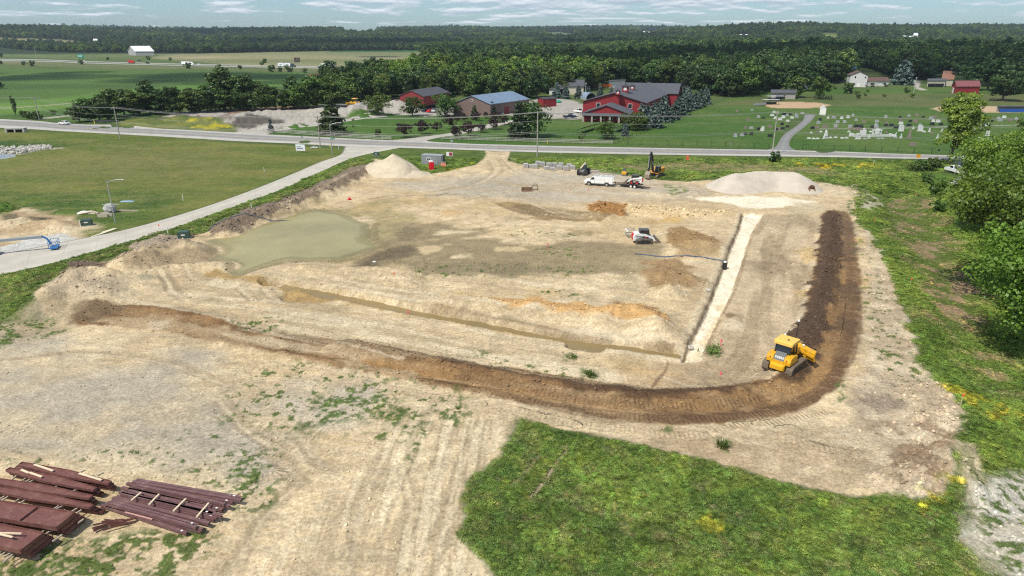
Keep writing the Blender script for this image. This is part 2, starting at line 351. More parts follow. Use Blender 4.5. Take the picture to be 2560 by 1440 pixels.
def hgt(X, Y, rough=False):
    X = np.asarray(X, float); Y = np.asarray(Y, float); Z = hills(X, Y); Rg = np.zeros(X.shape)
    near = (Y < 420)
    Z = Z + np.where(near, 0.35*(fbm(X, Y, 22, 3, 3)-0.5)*sst(20, 60, Y), 0)
    s = sdist_bb(X, Y, RBANK, 30)
    Z = Z - 1.6*sst(0, -9, s) + 3.0*sst(-6, -34, s)
    s = sdist_bb(X, Y, POND, 8); s = s+2.6*(fbm(X, Y, 5.0, 3, 55)-0.5)*(s < 7)*(X < 20)*(Y < 160); Z = Z - 0.62*sst(1.5, -8.0, s) - 0.1*sst(6, 0, s)
    s = sdist_bb(X, Y, CREEK, 10); Z = Z - 1.2*sst(3, -2.0, s)
    hmax = np.zeros(X.shape)
    for ln, h, hw, rg, p in RIDGES:
        m = bbm(X, Y, ln, hw+1)
        if not m.any(): continue
        d, sa, sd_ = dist_line(X[m], Y[m], ln); w = hw*(0.8+0.45*fbm(X[m], Y[m], 2.2+hw*0.4, 3, 21))
        k = np.clip(1-d/w, 0, 1); k = np.where(k > 0, (k**p)*(1-0.25*k), 0)
        hh = h*1.33*k*(0.72+0.5*fbm(X[m], Y[m], 3.2, 3, 9)); a = hmax[m]; hmax[m] = np.maximum(a, hh)
        q = Rg[m]; Rg[m] = np.maximum(q, rg*sst(0, 0.25, k))
    Z = Z + hmax
    for ln, dep, hw, ed in CUTS:
        m = bbm(X, Y, ln, hw+3)
        if not m.any(): continue
        d, sa, sd_ = dist_line(X[m], Y[m], ln); d = d+0.9*(fbm(X[m], Y[m], 2.0, 3, 41)-0.5)
        Z[m] = Z[m]-dep*sst(hw+ed, hw, d)
    s = sdist_bb(X, Y, TRENCH, 3); s = s + 0.5*(fbm(X, Y, 1.3, 3, 44)-0.5)*(Y < 300)
    Z = np.where(s < 0.3, Z-0.65*sst(0.22, -0.12, s), Z)
    return (Z, Rg) if rough else Z
def bbm(X, Y, P, pad):
    return (X > P[:, 0].min()-pad) & (X < P[:, 0].max()+pad) & (Y > P[:, 1].min()-pad) & (Y < P[:, 1].max()+pad)
def sdist_bb(X, Y, P, pad):
    out = np.full(X.shape, 1e6); m = bbm(X, Y, P, pad)
    if m.any(): out[m] = sdist_poly(X[m], Y[m], P)
    return out
def zat(x, y): return float(hgt(np.array([x]), np.array([y]))[0])
def at(px, py):
    """where the line of sight of a photo pixel first meets the terrain"""
    x, y = G(px, py) if py > 100 else (0, 1e9)
    if py > 140: return Vector((x, y, zat(x, y)))
    ys = np.concatenate([np.linspace(700, 7500, 1400)]); a = (px-1280)/FPX; b = (py-720)/FPX; t = ys/(CP-b*SP); zr = CAM_H+(-SP-b*CP)*t; g = hgt(a*t, ys); k = np.where(g >= zr)[0]
    k = k[0] if len(k) else int(np.argmin(zr-g)); return Vector((a*t[k], ys[k], g[k]))
def facing(px0, py0, px1, py1):
    a = G(px0, py0); b = G(px1, py1); return math.atan2(b[1]-a[1], b[0]-a[0])

# ------------------------------------------------------------------ ground sheet
rows = np.concatenate([np.arange(1900, 1480, -8.0), np.arange(1480, 620, -2.6), np.arange(620, 300, -2.0), np.arange(300, 105, -1.6)])
bb_ = (rows-720)/FPX
rowY = CAM_H*(CP-bb_*SP)/(SP+bb_*CP)
far = [rowY[-1]]
while far[-1] < 14000: far.append(far[-1]*1.022)
rowY = np.concatenate([rowY, far[1:], [40000]])
colT = np.arange(-560, 3120, 2.9); colT = (colT-1280)/FPX
YY, TT = np.meshgrid(rowY, colT, indexing='ij')
XX = TT*(YY*CP+CAM_H*SP)
nr, nc = XX.shape
X = XX.ravel(); Y = YY.ravel()
Z, RG = hgt(X, Y, True)
near = Y < 330
# ------------------------------------------------------------------ ground colours (what each patch is made of)
C = np.zeros((X.size, 3)); GW = np.zeros(X.size)      # GW: weed / grass cover 0..1
TRK = np.zeros(X.size); TRS = np.zeros(X.size); BW = np.full(X.size, 0.35)
nA = fbm(X, Y, 60, 4, 100); nB = fbm(X, Y, 14, 4, 101); nC = fbm(X, Y, 3.2, 4, 102); nD = fbm(X, Y, 0.9, 3, 103)
def paint(m, k, col, gw=None, bw=None, rg=None):
    k = np.clip(k, 0, 1); c = np.array(col)
    C[m] = C[m]*(1-k[:, None])+(c if c.ndim == 2 else c[None, :])*k[:, None]
    if gw is not None: GW[m] = GW[m]*(1-k)+gw*k
    if bw is not None: BW[m] = BW[m]*(1-k)+bw*k
    if rg is not None: RG[m] = np.maximum(RG[m], rg*k)
def area(px, col, soft=0.6, amp=1.0, ns=None, op=1.0, gw=0.0, bw=None, rg=None, patchy=None, world=False, z=0):
    """fill a patch whose outline is given on the photograph; its edge wanders by amp metres"""
    P = px if world else GP(px, z); pad = soft+amp*1.2; m = bbm(X, Y, P, pad)
    if not m.any(): return
    x, y = X[m], Y[m]; s = sdist_poly(x, y, P); s = s+2.0*amp*((fbm(x, y, ns or max(amp*2.2, 0.8), 4, 7)-0.5))*1.6
    k = sst(soft, -soft, s)*op
    if patchy: k = k*sst(patchy[1]-patchy[2], patchy[1]+patchy[2], fbm(x, y, patchy[0], 4, patchy[3] if len(patchy) > 3 else 13))
    paint(m, k, col, gw, bw, rg)
def stroke(px, w, col, op=0.7, soft=None, brk=0.5, gw=None, trk=0.0, world=False, rg=None, sc=None, rut=0.0):
    """a band of colour along a line: wheel marks, edges, scrapes"""
    P = smooth_line(px if world else GP(px), 5); soft = soft or w*0.6; m = bbm(X, Y, P, w+soft+0.5)
    if not m.any(): return
    x, y = X[m], Y[m]; d, sa, side = dist_line(x, y, P); dd = d+w*0.8*(fbm(x, y, w*1.6+0.5, 3, 19)-0.5)
    k = sst(w*0.5+soft, w*0.5-soft*0.3, dd)*op
    if brk > 0: k = k*(1-brk+brk*sst(0.36, 0.6, fbm(sa/(sc or 7.0)+P[0][0], d*side/0.5, 1.0, 4, 23)))
    paint(m, k, col, gw, None, rg)
    if trk: TRK[m] = np.maximum(TRK[m], k*trk/max(op, 0.01)); TRS[m] = np.where(k > 0.03, sa, TRS[m])
    if rut: Z[m] -= rut*sst(w*0.5+soft, w*0.5-soft*0.3, dd)
def streaks(px, ang_px, col, op, stretch=14, w=1.2, thr=0.52, sf=0.1, seed=1, soft=2.0, gw=None):
    """long thin blade and tyre streaks lying one way inside a patch"""
    P = GP(px); m = bbm(X, Y, P, soft)
    if not m.any(): return
    a = G(*ang_px[0]); b = G(*ang_px[1]); d = np.array([b[0]-a[0], b[1]-a[1]]); d /= np.linalg.norm(d)
    x, y = X[m], Y[m]; wob = 1.5*(fbm(x, y, 25, 2, seed+50)-0.5)*6
    u = (x*d[0]+y*d[1])/stretch; v = (-x*d[1]+y*d[0]+wob*0.4)/w
    f = fbm(u, v, 1.0, 4, seed, 0.6); s = sdist_poly(x, y, P)
    paint(m, sst(thr-sf, thr+sf, f)*op*sst(soft, -soft, s+3*(nB[m]-0.5)), col, gw)
sand = (.52,.42,.268); pale = (.63,.535,.375); gravel = (.42,.375,.31); tan = (.37,.275,.160); mud = (.245,.195,.12); wet = (.185,.155,.095)
brown = (.19,.115,.065); dark = (.085,.058,.042); orange = (.47,.31,.15); white = (.74,.68,.56); ochre = (.40,.30,.15)
g_dull = (.088,.105,.030); g_lush = (.052,.098,.017); g_bright = (.11,.17,.028); g_mow = (.050,.105,.018); dry = (.27,.215,.125); pink = (.33,.235,.155)
def blend(a, b, k): return np.array(a)[None, :]*(1-k[:, None])+np.array(b)[None, :]*k[:, None]
def gcol(m, a, b, sc=6, seed=3, lo=.35, hi=.65, oc=4): return blend(a, b, sst(lo, hi, fbm(X[m], Y[m], sc, oc, seed)))
allm = np.ones(X.size, bool)
C[:] = gcol(allm, (.052,.085,.022), (.085,.12,.035), 90, 2); GW[:] = 0.0
farw = Y > 1350
C[farw] = (.022,.036,.012)
def garea(px, a, b, sc, seed=3, lo=.35, hi=.65, **k):
    P = GP(px); pad = k.get('soft', .6)+k.get('amp', 1.0)*1.2; m = bbm(X, Y, P, pad)
    if not m.any(): return
    x, y = X[m], Y[m]; amp = k.get('amp', 1.0); s = sdist_poly(x, y, P)+3.2*amp*(fbm(x, y, k.get('ns', max(amp*2.2, .8)), 4, 7)-0.5)
    kk = sst(k.get('soft', .6), -k.get('soft', .6), s)*k.get('op', 1.0)
    sx, sy = k.get('st', (1, 1))
    paint(m, kk, blend(a, b, sst(lo, hi, fbm(x*sx, y*sy, sc, 4, seed))), k.get('gw', 0.0), k.get('bw'), k.get('rg'))
# fields across the road
garea([(-900,300),(0,297),(200,305),(500,262),(900,240),(1100,190),(1066,172),(800,178),(560,175),(0,172),(-900,165)], (.052,.098,.022), (.074,.130,.027), 60, 5, amp=1, soft=2, st=(.25, 1))
garea([(-900,294),(0,288),(120,276),(260,262),(420,240),(600,225),(720,214),(790,198),(640,196),(480,210),(300,228),(120,246),(0,258),(-900,268)], (.085,.165,.03), (.12,.205,.038), 40, 6, amp=3, soft=9, st=(.25, 1))  # sunlit streak between the cloud shadows, put into the crop colour
garea([(-900,168),(0,160),(260,172),(560,176),(760,181),(1010,184),(1040,176),(700,172),(400,166),(0,150),(-900,140)], (.10,.118,.045), (.15,.155,.07), 50, 7, amp=3, soft=6, st=(.3, 1))
garea([(380,146),(620,166),(900,176),(1020,172),(1066,160),(1066,130),(960,128),(720,129),(600,132),(400,136),(340,140)], (.155,.165,.075), (.225,.215,.11), 120, 8, amp=4, soft=12, st=(.25, 1))
garea([(520,141),(600,143),(580,146),(400,145)], (.27,.23,.12), (.32,.27,.15), 60, 8, amp=4, soft=14)
garea([(820,131),(1066,131),(1066,127),(820,127)], (.04,.10,.03), (.05,.12,.035), 60, 8, amp=4, soft=9)
garea([(-900,146),(0,142),(200,148),(330,150),(420,138),(300,134),(0,138),(-900,138)], (.085,.12,.04), (.12,.145,.05), 50, 8, amp=4, soft=12)
stroke([(-500,290),(0,270),(120,263),(210,254),(260,250)], 2.4, (.36,.31,.22), .8, brk=.1)
stroke([(95,297),(150,292),(185,288)], 3.0, (.42,.38,.32), .9, brk=0)
# meadow between the road and the county road
garea([(-1500,316),(0,322),(300,336),(620,358),(880,374),(800,405),(560,500),(300,580),(150,606),(0,638),(-700,760),(-1500,800)], (.092,.124,.024), (.148,.156,.040), 9, 9, amp=.5, soft=.8, gw=.28, st=(.45, 1))
garea([(100,395),(300,370),(560,372),(640,400),(420,450),(200,460),(0,440),(0,400)], (.115,.130,.034), (.155,.155,.050), 7, 10, amp=6, soft=8, gw=.25, st=(.4, 1), op=.75)
garea([(0,470),(200,490),(330,470),(480,500),(300,575),(200,590),(100,560),(0,540)], (.062,.105,.022), (.10,.145,.03), 5, 11, amp=3, soft=5, gw=.42)
streaks([(-500,330),(620,362),(760,410),(420,540),(0,560),(-500,560)], [(0,420),(600,400)], (.19,.165,.070), .42, 8, .8, .57, .1, 4)
garea([(-300,340),(60,352),(200,362),(120,372),(0,378),(-300,380)], (.045,.085,.018), (.08,.12,.025), 5, 12, amp=2, soft=3, gw=.9)
stroke([(-100,382),(0,378),(60,374),(110,373),(150,370)], 1.6, (.48,.45,.38), .95, brk=.5, rg=.3)
garea([(0,506),(40,520),(90,545),(30,545),(0,540)], (.04,.085,.015), (.07,.12,.02), 2, 12, amp=1, soft=1.5, gw=1)
# left building lot
garea([(-300,560),(0,536),(60,520),(180,540),(240,565),(200,600),(170,612),(100,640),(0,645),(-300,700)], tan, sand, 5, 14, amp=2, soft=1.5, bw=.7)
area([(-300,640),(0,618),(90,596),(150,585),(192,600),(150,615),(0,645),(-300,690)], (.50,.49,.45), .7, .8, bw=.9)
area([(0,535),(60,540),(120,546),(75,552),(0,548)], (.09,.08,.05), .8, 1.2, op=.8, rg=.3)
# verges by the local road
garea([(0,690),(150,655),(300,612),(420,575),(560,525),(700,475),(800,430),(900,388),(960,372),(1210,378),(1217,384),(1190,412),(1090,432),(1030,432),(950,410),(880,425),(720,505),(560,560),(515,585),(440,600),(300,640),(170,680),(140,712),(75,745),(130,790),(0,815)], (.062,.100,.020), (.102,.145,.032), 3.5, 15, amp=.5, soft=.7, gw=.85)
streaks([(0,700),(300,625),(700,485),(900,400),(900,420),(720,500),(520,580),(300,635),(0,790)], [(0,720),(700,480)], (.20,.17,.08), .5, 6, .6, .55, .1, 5)
garea([(1275,384),(1420,384),(1930,394),(2270,402),(2400,405),(2400,420),(2300,440),(2240,470),(2150,470),(2050,460),(1990,440),(1850,440),(1720,452),(1640,448),(1500,428),(1440,420),(1320,415),(1265,400)], (.072,.112,.022), (.118,.160,.034), 4.5, 16, amp=1.2, soft=.8, gw=.9)
garea([(1500,410),(1700,408),(1880,412),(2060,420),(2130,440),(2050,440),(1900,428),(1750,430),(1600,425)], dry, (.12,.14,.05), 2.2, 17, .45, .62, amp=2, soft=2, op=.6, gw=.5)
area([(1980,408),(2200,412),(2180,420),(2120,424),(2010,418)], (.42,.33,.02), .8, 2, op=.65, patchy=(3, .52, .05), gw=.8)
area([(1130,418),(1180,408),(1170,424),(1110,428)], (.36,.31,.02), .8, 1.5, op=.6, patchy=(2, .5, .06), gw=.8)
# lawns, ball ground and burial ground across the road
garea([(640,335),(760,352),(970,352),(1000,346),(1130,330),(1260,308),(1300,292),(1200,286),(1060,290),(940,282),(860,290),(760,310)], g_mow, (.066,.125,.022), 26, 18, amp=.4, soft=.6)
garea([(1066,352),(1130,362),(1530,370),(1620,363),(1900,372),(1945,368),(1950,340),(1975,300),(2010,286),(2040,284),(1985,330),(1970,372),(2440,392),(2700,396),(3300,410),(3300,215),(2560,212),(1900,226),(1780,258),(1700,280),(1620,300),(1460,298),(1440,302),(1350,300),(1260,320),(1150,336)], g_mow, (.078,.125,.028), 22, 19, amp=.4, soft=.6)
garea([(1780,262),(2560,268),(2900,270),(2900,235),(2100,235),(1900,240)], (.075,.105,.03), (.105,.12,.042), 30, 20, amp=3, soft=4)
area([(1912,258),(1935,254),(1990,254),(2050,257),(2078,263),(2060,267),(2010,271),(1940,270),(1915,266)], (.43,.30,.185), .6, .6)
area([(2328,271),(2350,266),(2420,265),(2520,265),(2900,266),(2900,282),(2500,282),(2400,280),(2350,278)], (.43,.31,.195), .6, .6)
area([(2280,200),(2300,203),(2298,218),(2320,225),(2305,226),(2290,222),(2284,212)], (.38,.35,.30), .8, .5)
stroke([(2000,207),(2110,206),(2160,205)], 5, (.40,.38,.35), .9, brk=0)
stroke([(2240,205),(2300,203)], 4, (.40,.38,.35), .9, brk=0)
stroke([(2055,322),(2200,321),(2400,316),(2700,310)], 1.6, (.30,.28,.25), .75, brk=.1)
# gravel yard and heaps across the road
area([(640,334),(700,322),(800,305),(880,290),(960,284),(1060,292),(1140,285),(1260,288),(1440,300),(1462,298),(1462,262),(1420,248),(1350,244),(1310,262),(1200,280),(1130,262),(1000,264),(900,258),(800,262),(620,276),(460,280),(410,292),(480,302),(560,310),(600,330)], (.34,.315,.275), 1.0, 1.5, bw=.5)
area([(430,290),(520,280),(600,276),(800,266),(850,276),(820,300),(700,318),(640,325),(560,305),(470,300)], (.36,.325,.275), 1.0, 3, op=.8, patchy=(9, .45, .12))
area([(560,288),(620,280),(700,275),(780,271),(790,263),(700,266),(600,272),(560,280)], (.17,.10,.06), 1, 2, op=.9)
area([(400,294),(470,298),(560,302),(600,312),(520,308),(400,300)], (.15,.11,.08), 1, 2, op=.8, rg=.6)
area([(850,268),(900,254),(960,244),(1010,246),(1060,262),(960,268),(880,272)], (.11,.075,.055), 1, 2, rg=.5)
area([(560,318),(620,300),(700,304),(690,316),(620,322)], (.07,.06,.05), 1, 2, op=.9, rg=1.0)
garea([(290,303),(350,296),(440,302),(560,312),(600,322),(560,332),(400,326),(300,316)], (.085,.115,.03), (.15,.16,.04), 7, 21, amp=2, soft=2)
area([(470,306),(520,308),(570,318),(540,326),(480,320)], (.40,.34,.02), 1, 2, op=.8, patchy=(5, .45, .08))
# ------------------------------------------------------------------ the building site
SITE = [(1216,378),(1215,392),(1190,412),(1120,428),(1090,432),(1075,436),(1030,432),(985,400),(935,397),(935,415),(880,432),(800,474),(700,515),(640,530),(560,560),(520,582),(475,590),(440,606),(390,615),(330,640),(290,655),(230,660),(180,665),(150,712),(110,712),(75,745),(110,785),(130,800),(0,815),(-600,870),(-1500,1300),(-1500,1900),(1300,1900),(1232,1440),(1185,1390),(1152,1350),(1155,1210),(1180,1185),(1245,1150),(1268,1095),(1290,1047),
 (1350,1062),(1430,1075),(1500,1088),(1600,1108),(1700,1132),(1800,1160),(1900,1192),(2000,1218),(2100,1236),(2200,1250),(2280,1264),(2350,1250),(2375,1200),(2362,1150),(2400,1105),(2400,1040),(2350,970),(2320,930),(2290,880),(2262,800),(2240,720),(2205,640),(2180,590),(2150,560),(2140,520),(2160,490),(2150,470),(2060,462),(1990,440),(1850,446),(1720,455),(1640,450),(1500,432),(1440,424),(1320,418),(1268,402),(1275,378)]
SITEP = GP(SITE)
m = bbm(X, Y, SITEP, 4); x, y = X[m], Y[m]
s = sdist_poly(x, y, SITEP)+1.3*(fbm(x, y, 2.4, 4, 7)-0.5)
c = blend((.485,.390,.252), (.585,.49,.335), sst(.35, .68, fbm(x, y, 9, 4, 31)))
c = c*(0.84+0.32*nC[m][:, None])
paint(m, sst(.35, -.35, s), c, 0.0, .55, .05)
for sd_k, (ap, cl_, op_) in enumerate((([(300,760),(1500,960)], (.33,.25,.15), .30), ([(700,560),(1700,600)], (.36,.27,.16), .24), ([(0,900),(700,1010)], (.30,.26,.20), .20), ([(1700,460),(900,500)], (.62,.54,.40), .26))):
    streaks(SITE, ap, cl_, op_, 7, .38, .56, .07, 150+sd_k, .6)
    streaks(SITE, ap, tuple(min(.66, v*1.75) for v in cl_) if sd_k < 3 else (.34,.27,.18), op_*.8, 5, .30, .57, .06, 160+sd_k, .6)
# wide tonal patches
area([(990,460),(1200,440),(1300,430),(1460,430),(1640,455),(1760,470),(1740,500),(1600,500),(1400,508),(1250,490),(1100,485)], (.39,.36,.31), 4, 5, op=.75)
area([(1150,460),(1300,450),(1420,465),(1330,490),(1180,480)], (.33,.30,.25), 3, 4, op=.6)
area([(-600,880),(0,835),(180,850),(480,900),(560,950),(640,1010),(700,1080),(640,1180),(420,1160),(200,1150),(0,1160),(-600,1300)], (.375,.345,.29), 3, 3, op=.85, patchy=(11, .36, .2, 61))
area([(540,930),(700,940),(880,930),(1000,960),(1050,990),(980,1060),(820,1090),(640,1060),(560,1000)], (.42,.385,.325), 2, 3, op=.8, patchy=(5, .42, .2, 62), bw=.8)
streaks([(-400,830),(560,850),(900,960),(700,1150),(0,1160),(-400,1200)], [(0,960),(500,1000)], (.29,.265,.225), .45, 7, 2.5, .55, .12, 60, 3)
area([(60,1060),(200,1050),(310,1062),(240,1085),(100,1080)], (.47,.39,.27), 1.5, 2, op=.8)
area([(0,965),(60,960),(120,965),(60,975)], (.47,.40,.29), 1.5, 2, op=.7)
area([(0,1035),(80,1025),(110,1040),(60,1050),(0,1050)], (.47,.40,.29), 1.5, 2, op=.7)
streaks([(560,700),(1010,690),(1480,700),(1720,820),(1700,905),(1950,930),(1850,970),(1500,960),(900,860),(520,790),(200,760)], [(700,830),(1500,960)], (.35,.28,.18), .60, 16, 1.3, .53, .09, 63, 2)
streaks([(560,700),(1010,690),(1480,700),(1720,820),(1700,905),(1950,930),(1850,970),(1500,960),(900,860),(520,790),(200,760)], [(700,830),(1500,960)], (.62,.55,.42), .55, 12, .9, .56, .08, 64, 2)
streaks([(900,440),(1700,460),(1800,520),(1650,600),(1560,560),(1000,520),(880,490)], [(900,500),(1700,560)], (.40,.30,.17), .45, 14, 1.6, .55, .1, 65, 3)
streaks([(1050,540),(1560,560),(1640,640),(1480,690),(1000,680),(930,600)], [(1000,600),(1600,640)], (.42,.33,.19), .5, 10, 2.2, .54, .1, 66, 3)
# bare lane beside the white trench
garea([(1905,535),(2050,540),(2045,660),(2015,760),(2005,860),(1930,900),(1950,945),(1850,972),(1680,965),(1650,930),(1750,905),(1800,790),(1850,660)], (.36,.29,.20), (.47,.385,.27), 7, 32, amp=2, soft=1.5, st=(1, .25))
streaks([(1890,540),(2050,540),(2040,680),(2000,860),(1900,940),(1780,950),(1780,860),(1850,700)], [(1950,560),(1880,860)], (.25,.19,.125), .6, 14, 1.5, .53, .1, 67, 1.5)
area([(1900,640),(1990,610),(2000,660),(1940,690),(1880,700),(1860,680)], (.22,.165,.11), 1.5, 2.5, op=.7)
area([(2010,760),(2050,700),(2020,790),(1990,860),(1960,850)], (.58,.50,.37), 1.2, 1.2, op=.7)
streaks([(1700,905),(1950,900),(1960,940),(1840,975),(1600,965),(1560,930)], [(1650,935),(1900,945)], (.30,.22,.135), .55, 10, .9, .52, .1, 68, 1.5)
# mud flat and the pond margin
area([(760,500),(860,520),(960,500),(1060,545),(1010,580),(1040,620),(990,655),(880,665),(840,650),(900,640),(940,600),(920,560),(860,532)], (.33,.275,.155), 2, 3, op=.95, bw=.5)
area([(1000,560),(1100,552),(1200,580),(1180,592),(1090,600),(1240,600),(1480,610),(1640,612),(1660,640),(1560,690),(1450,686),(1200,690),(1060,690),(980,660),(930,668),(860,662),(900,640),(950,600)], (.27,.22,.14), 1.2, 2.2, bw=.6)
area([(1060,690),(1200,690),(1450,688),(1480,665),(1300,660),(1100,655),(980,650)], (.22,.185,.12), 1, 1.6, op=.85, patchy=(6, .4, .12))
area([(890,650),(960,620),(1020,615),(1035,636),(980,655),(900,672)], (.13,.105,.07), 1.2, 1.6, op=.9, rg=.12)
area([(960,560),(1060,570),(1050,600),(960,610)], (.15,.125,.085), 1.2, 2, op=.6, patchy=(3, .5, .1), rg=.12)
area([(850,560),(960,540),(1010,560),(980,590),(880,590)], (.24,.21,.12), 1.2, 2, op=.7, patchy=(4, .48, .12))
area([(1130,640),(1180,636),(1180,645),(1130,645)], pale, .6, 1.0, op=.9)
area([(1050,622),(1120,612),(1110,630),(1040,636)], sand, .6, 1.0, op=.8)
area([(1240,620),(1320,612),(1310,625),(1240,630)], sand, .6, 1.0, op=.8)
area([(1080,580),(1120,576),(1180,580),(1090,588)], pale, .6, 1.0, op=.8)
area([(1420,575),(1500,582),(1480,592),(1415,588)], (.30,.24,.14), .6, .8, op=.9)
area([(1540,625),(1640,640),(1640,690),(1540,660)], (.33,.27,.17), 1.2, 2, op=.8)
for k in range(34):
    px = 780+random.random()*480; py = 500+random.random()*120
    stroke([(px, py), (px+40+random.random()*60, py-4-random.random()*14)], .25+random.random()*.5, (.20,.165,.10) if k % 2 else (.45,.37,.23), .55, brk=.4)
area([(840,540),(900,545),(950,570),(945,600),(900,632),(850,645),(820,600)], (.27,.245,.135), 2.5, 2.5, op=.9)
area([(700,528),(860,520),(900,530),(850,545),(760,540)], (.28,.245,.14), 1.5, 2, op=.8)
pl_ = [tuple(q) for q in POND]; stroke([q for q in pl_[10:26]], 1.1, (.205,.17,.10), .7, brk=.3, world=True); stroke([q for q in pl_[:10]], .8, (.205,.17,.10), .6, brk=.3, world=True)
# dark tyre sweep above the middle
for k in range(11):
    o = k*5
    stroke([(1240+o*.6, 510-o*.1), (1290+o, 530-o*.3), (1380+o*1.2, 548-o*.4), (1500+o*.6, 556-o*.3)], .3+.3*(k % 3), (.17,.12,.065), .9, brk=.4)
area([(1280,528),(1340,535),(1420,548),(1500,552),(1400,558),(1300,545)], (.25,.18,.095), .8, 1.2, op=.85, patchy=(2, .46, .1))
for px, py, w, c_, o_ in [(1120,535,5,orange,.7),(1200,520,6,ochre,.65),(1350,700,8,pale,.4),(900,520,7,ochre,.7),(1250,508,6,ochre,.6),(1080,505,5,ochre,.6),(960,545,6,ochre,.6),(1560,560,5,ochre,.6),(1700,545,6,orange,.6),(1420,735,6,ochre,.5),(1600,905,6,ochre,.5),(1000,790,5,ochre,.4),(1640,935,5,orange,.4),(1560,690,6,ochre,.5),(300,930,8,sand,.5),(820,1180,8,sand,.5)]:
    area([(px-60,py),(px,py-8),(px+60,py),(px,py+8)], c_, 2, 3, op=o_, patchy=(4, .48, .12))
for k in range(9): stroke([(990+k*26,486+random.random()*8),(1016+k*26,482+random.random()*10)], .5, (.16,.14,.11), .8, brk=.5, rg=.15)
# pale pads and white screenings
area([(1720,494),(1800,490),(1850,489),(1960,491),(2040,504),(2005,514),(1950,518),(1880,521),(1800,506),(1740,499)], white, .5, 1.1)
area([(1560,480),(1700,486),(1690,492),(1580,490)], pale, 1, 1, op=.7)
area([(2000,505),(2045,505),(2080,520),(2010,535),(1950,528)], (.47,.40,.29), 1, 1.5, op=.8)
# rubble and soil heaps
area([(1475,515),(1500,502),(1560,508),(1570,520),(1565,545),(1500,545),(1478,530)], (.31,.17,.065), .5, 1.0, rg=.28, bw=1)
area([(1560,508),(1700,518),(1850,530),(1840,545),(1700,548),(1570,545)], (.58,.46,.29), .8, 1.2, rg=.25, bw=1, op=.9)
area([(1640,540),(1760,540),(1700,555),(1640,552)], (.50,.35,.15), .8, 1.2, rg=.2, op=.8, patchy=(2, .45, .1))
area([(1660,575),(1700,566),(1760,585),(1800,612),(1730,622),(1670,612)], (.29,.195,.10), .6, 1.2, rg=.2, bw=.9, op=1)
area([(1680,612),(1760,608),(1820,625),(1790,648),(1690,645)], (.34,.245,.135), .8, 1.4, rg=.15, op=.9)
area([(1600,650),(1690,655),(1740,680),(1750,720),(1680,735),(1630,720),(1620,680)], (.29,.20,.11), .8, 1.4, rg=.12, op=1)
area([(1740,700),(1800,690),(1780,740),(1720,760)], (.30,.23,.14), 1, 1.4, op=.6)
area([(1110,735),(1150,728),(1190,740),(1160,750),(1120,748)], (.55,.41,.22), .6, 1, rg=.12, op=.9)
area([(1170,745),(1260,742),(1400,752),(1500,768),(1600,762),(1665,800),(1668,822),(1600,818),(1500,805),(1380,785),(1260,770),(1180,758)], (.53,.34,.155), .6, 1.3, rg=.16, bw=.9, op=1)
area([(1540,758),(1590,755),(1640,770),(1672,810),(1650,828),(1610,800),(1570,775)], (.27,.17,.085), .6, 1.0, rg=.14, op=.9)
area([(1230,820),(1290,822),(1300,832),(1240,832)], (.46,.33,.16), .4, .6, op=.9); area([(1300,828),(1345,828),(1340,842),(1300,840)], (.46,.33,.16), .4, .6, op=.9)
area([(865,758),(910,760),(900,772),(870,770)], (.46,.35,.19), .4, .8, op=.8)
stroke([(950,770),(1100,790),(1300,826),(1420,850)], .5, (.22,.165,.10), .6, brk=.6)
stroke([(1090,772),(1300,808),(1430,838),(1560,858),(1680,868)], .9, (.20,.145,.085), .75, brk=.55, rg=.1)
area([(1990,630),(2020,620),(2048,630),(2050,655),(2010,665),(1990,650)], (.47,.355,.20), .5, .9, rg=.2, bw=.9)
area([(1990,730),(2030,725),(2030,750),(2000,755)], (.44,.34,.19), .5, .9, rg=.15, bw=.9)
area([(2135,595),(2165,595),(2170,615),(2135,612)], (.50,.36,.15), .5, .8, op=.8); area([(2140,690),(2190,690),(2180,730),(2150,725)], (.48,.35,.19), .6, 1, op=.8)
# the dark windrow and graded track
BROWN = [(2060,530),(2085,524),(2122,530),(2132,560),(2140,620),(2150,690),(2148,780),(2138,850),(2122,910),(2098,952),(2050,1000),(1980,1030),(1900,1048),(1800,1060),(1700,1062),(1550,1046),(1400,1026),(1250,998),(1100,968),(950,940),(800,910),(700,888),(620,872),(530,850),(440,835),(330,818),(240,812),(185,812),(172,800),(190,778),(240,764),(310,762),(380,770),(450,782),(540,800),(700,830),(850,852),(1000,876),(1200,908),(1350,932),(1500,955),(1620,975),(1750,986),(1850,976),(1920,962),(1965,940),(1995,912),(2008,880),(2000,840),(2012,800),(2012,770),(2026,730),(2034,680),(2048,620),(2052,570)]
garea(BROWN, (.160,.094,.047), (.245,.150,.076), 4, 33, amp=.4, soft=.25, bw=.9, rg=.07)
stroke([(900,905),(1100,940),(1300,985),(1500,1018),(1700,1026),(1850,1012),(1950,988),(2025,950),(2060,915),(2085,860),(2100,780),(2108,680)], 1.7, (.33,.205,.095), .85, brk=.25, soft=.5)
stroke([(1300,1003),(1500,1038),(1700,1050),(1850,1040),(1980,1014),(2055,978),(2100,925),(2125,850),(2135,770),(2138,680)], 1.5, (.125,.078,.048), .85, brk=.3, soft=.4)
area([(330,790),(450,800),(560,822),(700,850),(850,880),(760,880),(600,862),(450,835),(300,812),(240,800)], (.40,.31,.20), .6, .9, op=.95)
area([(560,832),(760,862),(900,890),(1000,905),(900,900),(700,875),(590,850)], (.52,.43,.30), .6, .8, op=.75)
area([(850,905),(960,925),(1080,950),(1000,948),(880,925)], (.50,.40,.27), .6, .8, op=.6); area([(380,808),(430,806),(440,818),(390,822)], (.52,.44,.33), .6, .9, op=.8)
streaks(BROWN, [(900,900),(1500,1010)], (.30,.205,.115), .6, 12, .8, .55, .09, 70, .6)
